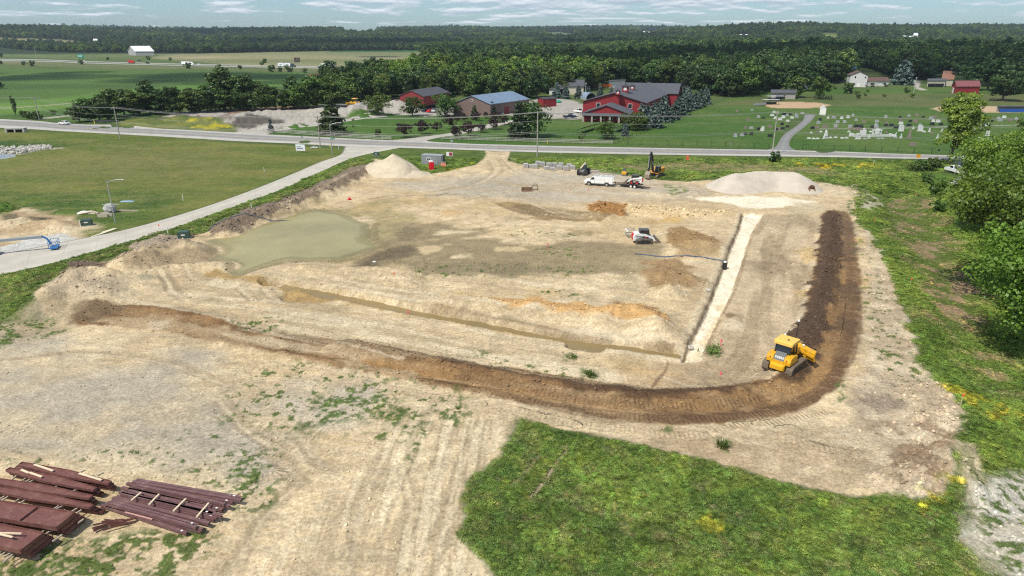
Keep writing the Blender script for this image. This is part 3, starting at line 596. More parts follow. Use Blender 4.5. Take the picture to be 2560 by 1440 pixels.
streaks([(700,860),(1200,930),(1700,1000),(1990,990),(1900,1050),(1600,1050),(1000,950)], [(1100,950),(1600,1020)], (.40,.29,.17), .6, 9, .8, .6, .07, 71, .6)
DK = [(2062,530),(2088,524),(2104,540),(2108,640),(2092,720),(2075,800),(2050,880),(2010,935),(1950,968),(1880,985),(1780,992),(1650,990),(1500,974),(1350,950),(1200,924),(1050,898),(1100,890),(1250,915),(1400,938),(1560,962),(1700,978),(1800,976),(1890,960),(1960,935),(1990,900),(2005,860),(2005,810),(2020,750),(2036,680),(2050,600)]
area([(2062,530),(2088,524),(2104,540),(2104,640),(2090,740),(2070,820),(2045,890),(2000,940),(1950,955),(1985,910),(2003,870),(1955,842),(2004,800),(2020,750),(2036,680),(2050,600)], (.095,.062,.042), .35, .9, bw=1, rg=.16, gw=0)
area([(1985,925),(1965,945),(1900,966),(1800,981),(1700,983),(1600,976),(1500,966),(1350,943),(1200,916),(1050,893),(1050,903),(1200,931),(1350,964),(1500,996),(1600,1008),(1700,1010),(1800,1002),(1900,988),(2000,952)], (.105,.064,.038), .5, .9, bw=1, rg=.13)
area([(2104,640),(2140,620),(2150,700),(2148,800),(2125,860),(2095,850),(2100,760),(2085,740)], (.115,.078,.055), .6, 1.2, op=.8, patchy=(3, .45, .1), rg=.08)
area([(2110,530),(2135,560),(2140,640),(2110,640),(2104,560)], (.155,.115,.085), .8, 1, op=.7)
area([(180,775),(260,762),(330,764),(280,785),(230,805),(180,810)], (.16,.115,.075), .5, .8, op=.85, rg=.06)
area([(1600,1030),(1750,1040),(1900,1030),(1850,1052),(1700,1060),(1600,1050)], (.115,.07,.042), .8, 1, op=.7)
# berm and heaps beside the local road
area([(935,405),(945,420),(900,450),(840,480),(780,505),(720,530),(640,560),(580,588),(530,590),(520,575),(560,548),(620,520),(700,498),(790,462),(870,420)], (.20,.155,.115), .5, 1.0, bw=1, rg=.3)
area([(860,435),(900,438),(840,478),(740,520),(700,535),(690,525),(780,480)], (.36,.295,.215), .6, 1.6, op=.85, patchy=(2.6, .5, .1), rg=.3)
area([(290,650),(340,610),(400,588),(450,590),(510,616),(480,630),(400,645),(310,665)], (.345,.28,.20), .5, 1.0, rg=.25, bw=1)
area([(430,592),(500,605),(520,625),(440,618),(400,600)], (.24,.19,.145), .6, 1.0, rg=.3, op=.75)
area([(160,690),(175,655),(230,650),(300,665),(290,672),(210,692)], (.155,.115,.085), .5, .8, rg=.3, bw=1)
area([(300,665),(420,645),(520,630),(560,640),(470,660),(330,685)], (.29,.225,.15), .8, 1, op=.85, rg=.06)
area([(75,745),(110,710),(160,695),(240,700),(330,700),(330,735),(230,760),(120,765)], (.44,.365,.265), .6, 1, rg=.12, bw=.9)
area([(200,705),(260,705),(300,720),(230,720)], (.33,.28,.215), .8, 1.2, op=.7, rg=.12)
area([(120,765),(240,770),(190,800),(130,830),(0,860),(0,815)], (.30,.245,.165), 2, 2, op=.8)
# ditch soils
area([(505,688),(545,675),(600,688),(740,712),(900,738),(1000,765),(1200,800),(1430,846),(1700,884),(1690,872),(1500,868),(1430,858),(1200,812),(1000,780),(850,752),(780,752),(710,745),(700,722),(600,700)], (.34,.24,.115), .4, .5, bw=.4)
area([(340,703),(365,692),(400,700),(355,708)], (.35,.31,.22), .3, .2)
# track prints of the bulldozer
for pts in ([(730,838),(900,868),(1100,905),(1300,938),(1480,970)], [(760,822),(900,852),(1050,880),(1160,898)], [(820,950),(820,950)], [(1290,1030),(1450,1058),(1640,1085),(1760,1092)], [(1210,1010),(1330,1040),(1440,1062)], [(1420,950),(1560,968),(1700,978),(1820,975)], [(1780,1075),(1900,1052),(2000,1085),(2060,1110)], [(1960,1100),(2080,1128),(2160,1140)], [(1900,1060),(2020,1040),(2060,1030)], [(900,955),(1050,985),(1200,1012)], [(620,1200),(700,1180),(705,1130),(640,1090)]):
    if pts[0] != pts[1]: stroke(pts, .7, (.42,.34,.23), .45, brk=.25, trk=1.0)
for pts in ([(1100,960),(1300,1000),(1500,1035),(1700,1050),(1900,1038),(2040,985)], [(1150,945),(1350,985),(1550,1015),(1750,1020),(1900,1008)], [(2120,560),(2125,700),(2118,820),(2090,920)], [(2090,640),(2095,760),(2080,860)]):
    stroke(pts, .7, (.15,.095,.055), .5, brk=.3, trk=1.0)
# wheel tracks
for pts, w in (([(645,1130),(690,1150),(720,1190),(745,1205)], .5), ([(720,1065),(760,1110),(800,1160),(830,1180)], .7), ([(660,1115),(700,1150),(735,1185)], .6), ([(740,1200),(680,1260),(620,1340),(560,1440)], .5), ([(1000,1180),(1020,1260),(1010,1360),(1000,1440)], .4), ([(1120,1060),(1080,1180),(1060,1300),(1040,1440)], .5), ([(960,1120),(900,1250),(860,1440)], .5), ([(1200,1050),(1140,1180),(1100,1320),(1090,1440)], .45),
               ([(400,690),(420,720),(430,735),(460,750)], .5), ([(450,665),(470,690),(500,700)], .5), ([(590,720),(610,735),(625,752)], .45), ([(650,720),(670,740),(690,748)], .45), ([(375,672),(410,700),(415,725)], .4), ([(540,1000),(620,1080),(700,1120)], .5),
               ([(700,835),(560,800),(420,770)], .6), ([(1000,905),(760,850),(600,820)], .5), ([(0,900),(200,880),(400,905),(560,960)], .6), ([(1650,940),(1720,960),(1830,955),(1920,920)], .5), ([(1700,960),(1820,965),(1920,940)], .45), ([(1560,470),(1650,462),(1760,468),(1830,488)], .5), ([(1700,462),(1745,478),(1800,490),(1860,492)], .5), ([(1180,470),(1300,500),(1380,530)], .5), ([(1260,480),(1330,505),(1450,545)], .4), ([(1220,400),(1230,430),(1180,460),(1080,480)], .5), ([(1250,395),(1290,430),(1360,450),(1480,470)], .5)):
    dk = (.30,.24,.165)
    stroke(pts, w, dk, .6, brk=.35, rut=.06); stroke([(a+9, b+3) for a, b in pts], w*.6, (.60,.52,.39), .55, brk=.4)
    stroke([(a+26, b-2) for a, b in pts], w, dk, .5, brk=.35, rut=.05)
streaks([(600,1440),(760,1290),(900,1130),(1000,1020),(1280,1060),(1160,1200),(1150,1350),(1230,1440),(1260,1900),(500,1900)], [(900,1440),(1010,1100)], (.34,.275,.19), .55, 9, .55, .54, .09, 73, 1.5)
streaks([(600,1440),(760,1290),(900,1130),(1000,1020),(1280,1060),(1160,1200),(1150,1350),(1230,1440),(1260,1900),(500,1900)], [(960,1440),(1060,1100)], (.66,.575,.42), .55, 7, .45, .55, .08, 74, 1.5)
for k in range(8):
    o = random.random()*280; w__ = random.random()*40
    stroke([(860+o, 1440), (905+o+w__*.5, 1300), (950+o*.98+w__, 1180), (1010+o*.85+w__*.4, 1070)], .18+.2*random.random(), (.33,.265,.18) if k % 3 else (.62,.54,.40), .45, brk=.85, sc=3, rut=.04)
stroke([(1670,905),(1665,925),(1640,955),(1630,970)], .25, (.18,.13,.08), .8, brk=.3, rg=.1)
# pale rubble strip on the right
garea([(2130,520),(2160,520),(2200,590),(2230,680),(2262,800),(2290,880),(2330,950),(2400,1040),(2400,1105),(2362,1150),(2375,1200),(2350,1250),(2280,1262),(2200,1245),(2140,1180),(2090,1090),(2135,1000),(2162,905),(2172,780),(2172,680),(2158,560)], (.43,.35,.255), (.57,.485,.365), 1.8, 34, amp=1, soft=.8, bw=1, rg=.09)
area([(2180,940),(2240,960),(2260,1020),(2210,1030),(2170,990)], (.22,.18,.15), .8, 1.5, op=.7, patchy=(2.5, .45, .12)); area([(2110,1000),(2160,960),(2180,1020),(2150,1040)], (.27,.22,.17), .8, 1.5, op=.6, patchy=(2.5, .45, .12))
area([(2180,1080),(2260,1040),(2340,1050),(2395,1080),(2390,1110),(2360,1160),(2370,1210),(2340,1250),(2250,1250),(2190,1220),(2220,1150)], (.25,.18,.12), 1, 1.6, op=.85, patchy=(1.7, .52, .07), rg=.28)
garea([(1500,1090),(1760,1092),(2000,1068),(2120,1060),(2200,1100),(2220,1180),(2200,1240),(2000,1215),(1800,1158)], (.38,.305,.21), (.52,.44,.32), 3, 35, amp=1.5, soft=1.2, op=.8)
streaks([(1500,1070),(1900,1065),(2150,1080),(2220,1200),(2000,1210),(1750,1140)], [(1600,1085),(2100,1170)], (.33,.25,.165), .55, 8, .8, .54, .1, 72, 1)
# the white strip in its trench, with a dark broken edge
area(TRENCH, white, .12, .25, world=True, bw=.4)
area([(1800,740),(1790,790),(1750,860),(1712,905),(1740,905),(1775,835),(1825,745)], (.60,.50,.34), .5, .8, op=.8)
area([(1700,880),(1750,880),(1745,905),(1700,908)], (.62,.54,.41), .4, .6)
stroke([(1856,534),(1841,577),(1820,624),(1802,670),(1782,718),(1758,778),(1729,835),(1704,884)], .5, (.12,.085,.06), .9, brk=.45, sc=1.2, rg=.2)
stroke([(1850,534),(1833,577),(1812,624),(1794,670),(1772,720),(1746,780),(1716,840),(1694,884)], .7, (.52,.45,.33), .8, brk=.5, sc=1.5, rg=.2)
stroke([(1887,575),(1866,630),(1850,685),(1830,740),(1804,790),(1780,842),(1764,885)], .35, (.25,.18,.11), .7, brk=.5, sc=1.0, rg=.12)
area([(1810,783),(1838,783),(1835,798),(1812,798)], (.19,.135,.08), .3, .3, op=.9)
area([(1800,800),(1840,798),(1860,810),(1850,822),(1805,822)], (.56,.48,.36), .4, .6, op=.8)
# ------------------------------------------------------------------ weeds and grass around the site
def weeds(px, thr=.52, sf=.06, sc=1.6, seed=80, col=(.085,.13,.030), op=.95, soft=1.0, amp=1.2):
    sc = sc*.72; thr = thr+.015
    P = GP(px); m = bbm(X, Y, P, soft+amp*2)
    if not m.any(): return
    x, y = X[m], Y[m]; s = sdist_poly(x, y, P)+2*amp*(nC[m]-0.5)
    k = sst(soft, -soft, s)*sst(thr-sf, thr+sf, fbm(x, y, sc, 4, seed, .6))*op
    k = k*sst(.34, .52, fbm(x, y, .45, 2, seed+5)); paint(m, k, col, .66)
weeds([(745,1000),(800,985),(900,975),(975,985),(1000,1010),(960,1040),(900,1050),(800,1075),(760,1070),(735,1040)], .47, .05, 1.5, 80, soft=1.5)
weeds([(620,930),(760,900),(960,930),(1060,960),(1180,1000),(1160,1050),(1000,1060),(860,1090),(700,1090),(560,1060),(560,980)], .60, .04, 1.1, 81, soft=2)
for a, b, c_, d in ((975,1045,905,1058),(1010,1020,935,1095),(1040,1035,990,1105),(1060,1070,1010,1150),(1150,1010,1120,1060),(1000,1010,960,1045)):
    P = [(a-10,b),(a+12,b+4),(c_+22,d+6),(c_-4,d+2)]; weeds(P, .42, .08, 1.1, 82, soft=.4, amp=.6)
weeds([(540,1160),(700,1130),(720,1190),(680,1260),(620,1280),(560,1240)], .50, .05, 1.2, 83, soft=1)
weeds([(460,1180),(640,1100),(700,1130),(620,1200),(500,1230)], .58, .05, 1.0, 84, soft=1)
weeds([(-200,1440),(0,1400),(160,1330),(280,1320),(460,1310),(560,1330),(500,1400),(430,1460),(300,1700),(-200,1700)], .47, .06, 1.8, 85, soft=1, col=(.085,.125,.028))
weeds([(-200,1500),(0,1420),(60,1395),(200,1330),(230,1360),(160,1440),(100,1600)], .36, .1, 2, 86, soft=1)
weeds([(0,1150),(600,1060),(740,1100),(600,1200),(300,1170)], .64, .03, .8, 87, soft=2)
weeds([(-100,800),(160,790),(180,830),(60,860),(-100,890)], .50, .08, 2, 88, soft=1)
weeds([(560,800),(700,790),(720,830),(620,825)], .58, .04, .8, 89, soft=1); weeds([(1200,880),(1500,930),(1490,955),(1380,950),(1200,905)], .60, .04, .8, 90, soft=1)
weeds([(1768,873),(1785,868),(1806,876),(1800,893),(1775,894)], .25, .1, 1, 91, soft=.3, amp=.4)
weeds([(1000,660),(1500,665),(1480,690),(1060,695)], .60, .04, .9, 92, soft=1); weeds([(1320,612),(1480,625),(1460,650),(1350,640)], .58, .04, .9, 93, soft=1)
weeds([(1250,575),(1440,580),(1440,592),(1250,588)], .62, .04, .7, 94, soft=1); weeds([(1340,718),(1460,722),(1440,745),(1330,735)], .62, .04, .7, 94, soft=1)
weeds([(1415,885),(1445,890),(1440,905),(1412,900)], .38, .1, 1, 95, soft=.4, amp=.5)
weeds([(1455,920),(1500,930),(1490,950),(1450,940)], .42, .1, 1, 96, soft=.4, amp=.5)
weeds([(1640,1065),(1680,1062),(1676,1080),(1640,1076)], .42, .1, 1, 97, soft=.4, amp=.5); weeds([(1780,1090),(1830,1100),(1830,1140),(1800,1130)], .46, .1, 1, 98, soft=.4, amp=.5)
weeds([(2085,960),(2110,950),(2120,1005),(2090,1010)], .40, .1, 1, 99, soft=.4, amp=.5)
weeds([(2140,560),(2250,820),(2330,950),(2240,1010),(2180,900),(2150,700)], .60, .05, 1.1, 79, soft=1)
weeds([(2120,460),(2200,480),(2230,560),(2200,640),(2150,570),(2110,500)], .50, .07, 1.8, 78, soft=1)
# lush patch at the bottom
LUSH = GP([(1300,1045),(1350,1062),(1430,1078),(1500,1090),(1600,1110),(1700,1134),(1800,1162),(1900,1194),(2000,1220),(2100,1238),(2200,1252),(2280,1266),(2350,1254),(2385,1200),(2600,1500),(2700,1900),(1320,1900),(1238,1440),(1190,1392),(1156,1350),(1158,1212),(1182,1187),(1245,1150),(1266,1100)])
m = bbm(X, Y, LUSH, 2); x, y = X[m], Y[m]; s = sdist_poly(x, y, LUSH)+1.0*(fbm(x, y, 1.3, 4, 7)-0.5)
s = s+.5*(nD[m]-.5); paint(m, sst(.35, -.35, s), blend((.076,.116,.023), (.114,.162,.034), sst(.35, .7, fbm(x, y, 2.5, 4, 36))), 1.0, .9, .05)
for k_, (cl_, sc_, th_, op_) in enumerate((((.115,.105,.050), 1.6, .56, .35), ((.13,.175,.030), 2.6, .58, .6), ((.045,.085,.020), 3.4, .57, .5), ((.24,.195,.11),   .9, .68, .3))):
    f_ = fbm(x, y, sc_, 4, 400+k_, .62); paint(m, sst(th_-.04, th_+.05, f_)*op_*sst(0, -.6, s), cl_)
stroke([(1420,1123),(1385,1165),(1350,1215),(1325,1242)], .25, (.36,.29,.19), .9, brk=.2, gw=0, rut=.08); stroke([(1345,1140),(1310,1185),(1280,1215)], .22, (.30,.25,.16), .85, brk=.4, gw=0)
# bank on the right
garea([(2140,470),(2200,440),(2330,445),(2380,470),(2420,520),(2900,700),(3400,1400),(2900,1900),(2600,1500),(2385,1205),(2368,1150),(2404,1105),(2404,1040),(2350,970),(2320,930),(2292,880),(2264,800),(2242,720),(2205,640),(2180,590),(2150,560),(2140,520)], (.070,.110,.020), (.115,.160,.030), 3.0, 37, amp=.8, soft=.5, gw=1.0, bw=.9)
garea([(2180,480),(2320,480),(2380,560),(2400,660),(2330,680),(2260,640),(2210,560)], (.22,.175,.105), (.095,.130,.030), 2.2, 38, .36, .52, amp=3, soft=2, gw=.55, op=.85)
garea([(2290,600),(2400,590),(2430,700),(2460,830),(2380,860),(2300,780)], pink, (.105,.140,.034), 2.4, 39, .40, .56, amp=3, soft=2, gw=.45, op=.85)
garea([(2360,800),(2460,830),(2560,900),(2500,940),(2400,900)], dry, (.10,.145,.03), 2.2, 40, .38, .55, amp=3, soft=2, gw=.6, op=.8)
area([(2345,975),(2420,985),(2500,1000),(2540,1020),(2470,1035),(2380,1010)], (.36,.32,.03), .5, 1.4, op=.6, patchy=(1.2, .50, .05), gw=1)
area([(2260,1240),(2370,1215),(2390,1260),(2350,1290),(2290,1280)], (.34,.31,.03), .5, 1.2, op=.6, patchy=(1.0, .5, .05), gw=1)
area([(1745,1295),(1800,1290),(1810,1330),(1750,1335)], (.32,.29,.03), .4, .8, op=.5, patchy=(.6, .5, .06), gw=1)
stroke([(2410,1130),(2425,1180),(2440,1240),(2460,1300),(2480,1380)], 1.0, (.45,.38,.25), .9, brk=.4, gw=0)
garea([(2440,1230),(2500,1190),(2560,1160),(2900,1150),(3200,1500),(2800,1700),(2560,1440),(2480,1360)], (.60,.56,.47), (.50,.45,.35), 3, 42, amp=2, soft=1, gw=.05, bw=1, rg=.12, op=.95)
weeds([(2420,1200),(2560,1160),(2900,1150),(3000,1700),(2600,1700),(2450,1360)], .50, .06, 1.6, 77, soft=1)
garea([(2300,425),(2400,440),(2420,470),(2450,560),(2390,560),(2370,470),(2330,440)], (.075,.135,.024), (.105,.165,.03), 4, 43, amp=.8, soft=.8, gw=.4)
area([(2385,402),(2440,398),(2500,420),(2520,440),(2430,452),(2400,440),(2385,420)], (.30,.285,.26), .6, .8)
area([(2150,470),(2210,480),(2195,520),(2150,520)], (.56,.50,.40), .8, 1.5, op=.7, patchy=(1.5, .45, .08), rg=.15)
area([(2040,456),(2140,462),(2150,490),(2050,480)], (.52,.44,.32), .8, 1.2, op=.8, patchy=(2, .42, .08))
area([(1660,462),(1700,466),(1720,482),(1680,488),(1662,474)], (.10,.15,.03), .4, .8, op=.7, patchy=(1, .5, .06), gw=1)
# overall mottling, then real relief
bare = (sdist_bb(X, Y, SITEP, 3) < 0) & (GW < .3)
C[bare] *= np.array([1.0, .965, .885])
C *= (0.95+0.10*nB[:, None])*(0.90+0.20*np.where(near, nC, 0.5)[:, None])*(0.79+0.42*np.where(near, nD, 0.5)[:, None])
far_n = 1.0+0.0*Y
Zr = (fbm(X, Y, 1.0, 4, 200, .55)-0.5)*2.2; Z = Z+np.where(near, RG*Zr, np.where(RG > .3, RG*(fbm(X, Y, 4.0, 3, 201)-0.5)*2, 0))
Z = Z+np.where(near & (GW > .3), .10*(nD-0.4)*GW, 0)
CLEAR = ((1390,88,30,8,0),(2065,88,34,7,1),(2190,97,30,8,1),(60,104,130,8,2),(200,112,70,7,1),(2080,99,26,7,1),(2160,126,100,7,1),(1420,90,26,7,1),(2270,98,40,8,1),(1620,84,30,6,2),(1850,93,34,7,1),(900,82,60,5,1),(520,92,30,6,1),(1150,96,24,5,0),(2420,88,44,6,1),(1985,86,24,5,2))
fv = np.where(Y > 1300)[0]; dd_ = Y[fv]*CP+(CAM_H-Z[fv])*SP; fpx = 1280+FPX*X[fv]/dd_; fpy = 720+FPX*(-(Y[fv]*SP)+(CAM_H-Z[fv])*CP)/dd_
for cx, cy_, rx, ry, kk in CLEAR:
    k = fv[((fpx-cx)/rx)**2+((fpy-cy_)/ry)**2 < 1.05]; C[k] = ((.10,.14,.05), (.14,.18,.05), (.26,.235,.12))[kk]
ids = np.arange(nr*nc).reshape(nr, nc)
F = np.stack([ids[:-1, :-1], ids[:-1, 1:], ids[1:, 1:], ids[1:, :-1]], -1).reshape(-1, 4)
gm = bpy.data.materials.new('ground'); gm.use_nodes = True; t = gm.node_tree; t.nodes.clear(); n = t.nodes.new; l = t.links.new
ca = n('ShaderNodeAttribute'); ca.attribute_name = 'soil'; ga = n('ShaderNodeAttribute'); ga.attribute_name = 'cover'; ba = n('ShaderNodeAttribute'); ba.attribute_name = 'grain'
ta = n('ShaderNodeAttribute'); ta.attribute_name = 'print'; sa_ = n('ShaderNodeAttribute'); sa_.attribute_name = 'along'
geo = n('ShaderNodeNewGeometry')
def nz(sc, det, r=.6):
    q = n('ShaderNodeTexNoise'); q.inputs['Scale'].default_value = sc; q.inputs['Detail'].default_value = det; q.inputs['Roughness'].default_value = r; l(geo.outputs['Position'], q.inputs['Vector']); return q.outputs[0]
def mth(op, a, b=None, c=None):
    q = n('ShaderNodeMath'); q.operation = op
    for i, v in enumerate((a, b, c)):
        if v is None: continue
        if isinstance(v, (int, float)): q.inputs[i].default_value = v
        else: l(v, q.inputs[i])
    return q.outputs[0]
def mr(v, a, b, c, d, st='LINEAR'):
    q = n('ShaderNodeMapRange'); q.interpolation_type = st
    for i, w_ in zip(('From Min', 'From Max', 'To Min', 'To Max'), (a, b, c, d)): q.inputs[i].default_value = w_
    l(v, q.inputs['Value']); return q.outputs[0]
n1 = nz(3.5, 6, .7); n2 = nz(0.8, 5, .65); n3 = nz(11, 3, .6)
vo = n('ShaderNodeTexVoronoi'); vo.inputs['Scale'].default_value = 4.5; l(geo.outputs['Position'], vo.inputs['Vector'])
sp = mr(vo.outputs['Distance'], .0, .35, .0, 1.0)                       # small stones
mul = mth('MULTIPLY', mr(n1, .3, .7, .60, 1.40), mr(n2, .3, .7, .90, 1.10))
mul = mth('MULTIPLY', mul, mr(n3, .3, .7, .90, 1.10))
stone = mth('MULTIPLY', mth('SUBTRACT', 1.0, sp), mr(n1, .45, .7, 0, 1))
v1 = n('ShaderNodeVectorMath'); v1.operation = 'SCALE'; l(ca.outputs['Color'], v1.inputs[0]); l(mul, v1.inputs['Scale'])
mxs = n('ShaderNodeMixRGB'); mxs.inputs[2].default_value = (.17,.14,.10,1); l(mth('MULTIPLY', mth('MULTIPLY', stone, .55), ba.outputs['Fac']), mxs.inputs[0]); l(v1.outputs[0], mxs.inputs[1])
# blades within the grass cover: colour differs from tuft to tuft
gn = nz(6.0, 4, .7); gc = n('ShaderNodeValToRGB'); l(gn, gc.inputs[0]); el = gc.color_ramp.elements
el[0].position = .34; el[0].color = (.55,.60,.55,1); el[1].position = .66; el[1].color = (1.45,1.35,1.25,1)
mg = n('ShaderNodeMixRGB'); mg.blend_type = 'MULTIPLY'; l(mth('MULTIPLY', ga.outputs['Fac'], .8), mg.inputs[0]); l(mxs.outputs[0], mg.inputs[1]); l(gc.outputs[0], mg.inputs[2])
bs = n('ShaderNodeBsdfPrincipled'); bs.inputs['Roughness'].default_value = .92; bs.inputs['Specular IOR Level'].default_value = .15; l(mg.outputs[0], bs.inputs['Base Color'])
trk = mth('MULTIPLY', mth('SINE', mth('MULTIPLY', sa_.outputs['Fac'], 2*math.pi/.42)), mth('MULTIPLY', mth('MULTIPLY', ta.outputs['Fac'], .50), mr(n2, .38, .6, 0, 1)))
hh = mth('ADD', mth('MULTIPLY', mth('ADD', mth('MULTIPLY', n1, 1.6), mth('MULTIPLY', n2, 1.2)), mth('ADD', ba.outputs['Fac'], mth('MULTIPLY', ga.outputs['Fac'], .7))), trk)
bp = n('ShaderNodeBump'); bp.inputs['Strength'].default_value = .9; bp.inputs['Distance'].default_value = .14; l(hh, bp.inputs['Height']); l(bp.outputs[0], bs.inputs['Normal'])
o = n('ShaderNodeOutputMaterial'); l(bs.outputs[0], o.inputs[0])
ground = np_mesh('ground', np.stack([X, Y, Z], 1), F, [gm], {'soil': ('FLOAT_COLOR', np.concatenate([C, np.ones((len(C), 1))], 1)), 'cover': ('FLOAT', GW), 'grain': ('FLOAT', BW), 'print': ('FLOAT', TRK), 'along': ('FLOAT', TRS)}, smooth=True)
tag(ground, 'pale bare building ground, grass verges and green fields', kind='structure')
# ------------------------------------------------------------------ water, roads
def sheet(name, P, mats, z=0.0, follow=False, label=None, parent=None, smooth=False):
    """flat polygon (world points) as one n-gon"""
    me = bpy.data.meshes.new(name)
    me.from_pydata([(p[0], p[1], (zat(p[0], p[1]) if follow else 0)+z) for p in P], [], [tuple(range(len(P)))]); me.materials.append(mats)
    me.update(); o = bpy.data.objects.new(name, me); COL.objects.link(o); return o
def strip(name, A, B, m, z, nsub=1, attrs=True):
    """ribbon between two world polylines, laid on the ground; 'across' runs 0..1, 'along' in metres"""
    A = smooth_line(A, nsub) if nsub > 1 else np.array(A); B = smooth_line(B, nsub) if nsub > 1 else np.array(B)
    k = 9; V = []; al = []; ac = []; acc = 0
    for i in range(len(A)):
        if i: acc += np.linalg.norm((A[i]+B[i]-A[i-1]-B[i-1])/2)
        for j in range(k):
            q = A[i]+(B[i]-A[i])*j/(k-1); V.append((q[0], q[1])); al.append(acc); ac.append(j/(k-1))
    V = np.array(V); zz = hgt(V[:, 0], V[:, 1])
    F = np.array([(i*k+j, i*k+j+1, (i+1)*k+j+1, (i+1)*k+j) for i in range(len(A)-1) for j in range(k-1)])
    if np.cross(V[F[0][1]]-V[F[0][0]], V[F[0][2]]-V[F[0][0]]) < 0: F = F[:, ::-1]
    o = np_mesh(name, np.column_stack([V, zz+z]), F, [m], {'across': ('FLOAT', np.array(ac)), 'along': ('FLOAT', np.array(al))}, smooth=True)
    return tag(o, kind='structure')
def water_mat(name, col, rough, spec=.5):
    m = mat(name, col, rough, var=.2, vscale=.07, spec=spec); return m
pw = water_mat('muddy_water', (.30,.265,.120), .30, .15)
t_ = pw.node_tree; b_ = t_.nodes['Principled BSDF']; am = t_.nodes.new('ShaderNodeAttribute'); am.attribute_name = 'murk'; t_.links.new(am.outputs['Fac'], b_.inputs['Alpha'])
px0, py0 = POND.min(0)-4; px1, py1 = POND.max(0)+4; gx, gy = np.meshgrid(np.linspace(px0, px1, 170), np.linspace(py0, py1, 130)); sh_ = gx.shape; gx = gx.ravel(); gy = gy.ravel()
dp = -.15-hgt(gx, gy); ids_ = np.arange(gx.size).reshape(sh_); F_ = np.stack([ids_[:-1,:-1], ids_[:-1,1:], ids_[1:,1:], ids_[1:,:-1]], -1).reshape(-1, 4); F_ = F_[((dp > 0) & (sdist_poly(gx, gy, POND) < 2.5))[F_].any(1)]
u, inv = np.unique(F_, return_inverse=True); tag(np_mesh('pond_water', np.stack([gx, gy, gx*0-.15], 1)[u], inv.reshape(F_.shape), [pw], {'murk': ('FLOAT', np.clip(.25+dp/.26, .12, 1)[u]*(dp[u] > -.06))}, smooth=True), 'shallow greenish muddy pond beside the gravel heaps', kind='structure')
dw = water_mat('ditch_water', (.24,.175,.075), .25, .25)
dl = smooth_line(GP([(690,712),(820,730),(1000,768),(1200,804),(1430,849),(1560,863),(1700,883)]), 5)
def ribbon(ln, w):
    a, b = [], []
    for i in range(len(ln)):
        d = ln[min(i+1, len(ln)-1)]-ln[max(i-1, 0)]; d = d/np.linalg.norm(d); nn = np.array([-d[1], d[0]]); a.append(ln[i]+nn*w/2); b.append(ln[i]-nn*w/2)
    return np.array(a), np.array(b)
a_, b_ = ribbon(dl, 4.2); V_ = np.concatenate([a_, b_]); n_ = len(a_)
o = np_mesh('ditch_water', np.column_stack([V_, np.full(len(V_), -.60)]), np.array([(i, i+1, n_+i+1, n_+i) for i in range(n_-1)])[:, ::-1], [dw]); tag(o, 'brown water standing in the long narrow ditch', kind='structure')
tag(sheet('creek_water', GP([(-200,397),(0,395),(40,386),(35,380),(0,378),(-200,382)]), water_mat('creek', (.20,.20,.17), .12), z=-.7), 'grey water of the creek at the left edge', kind='structure')
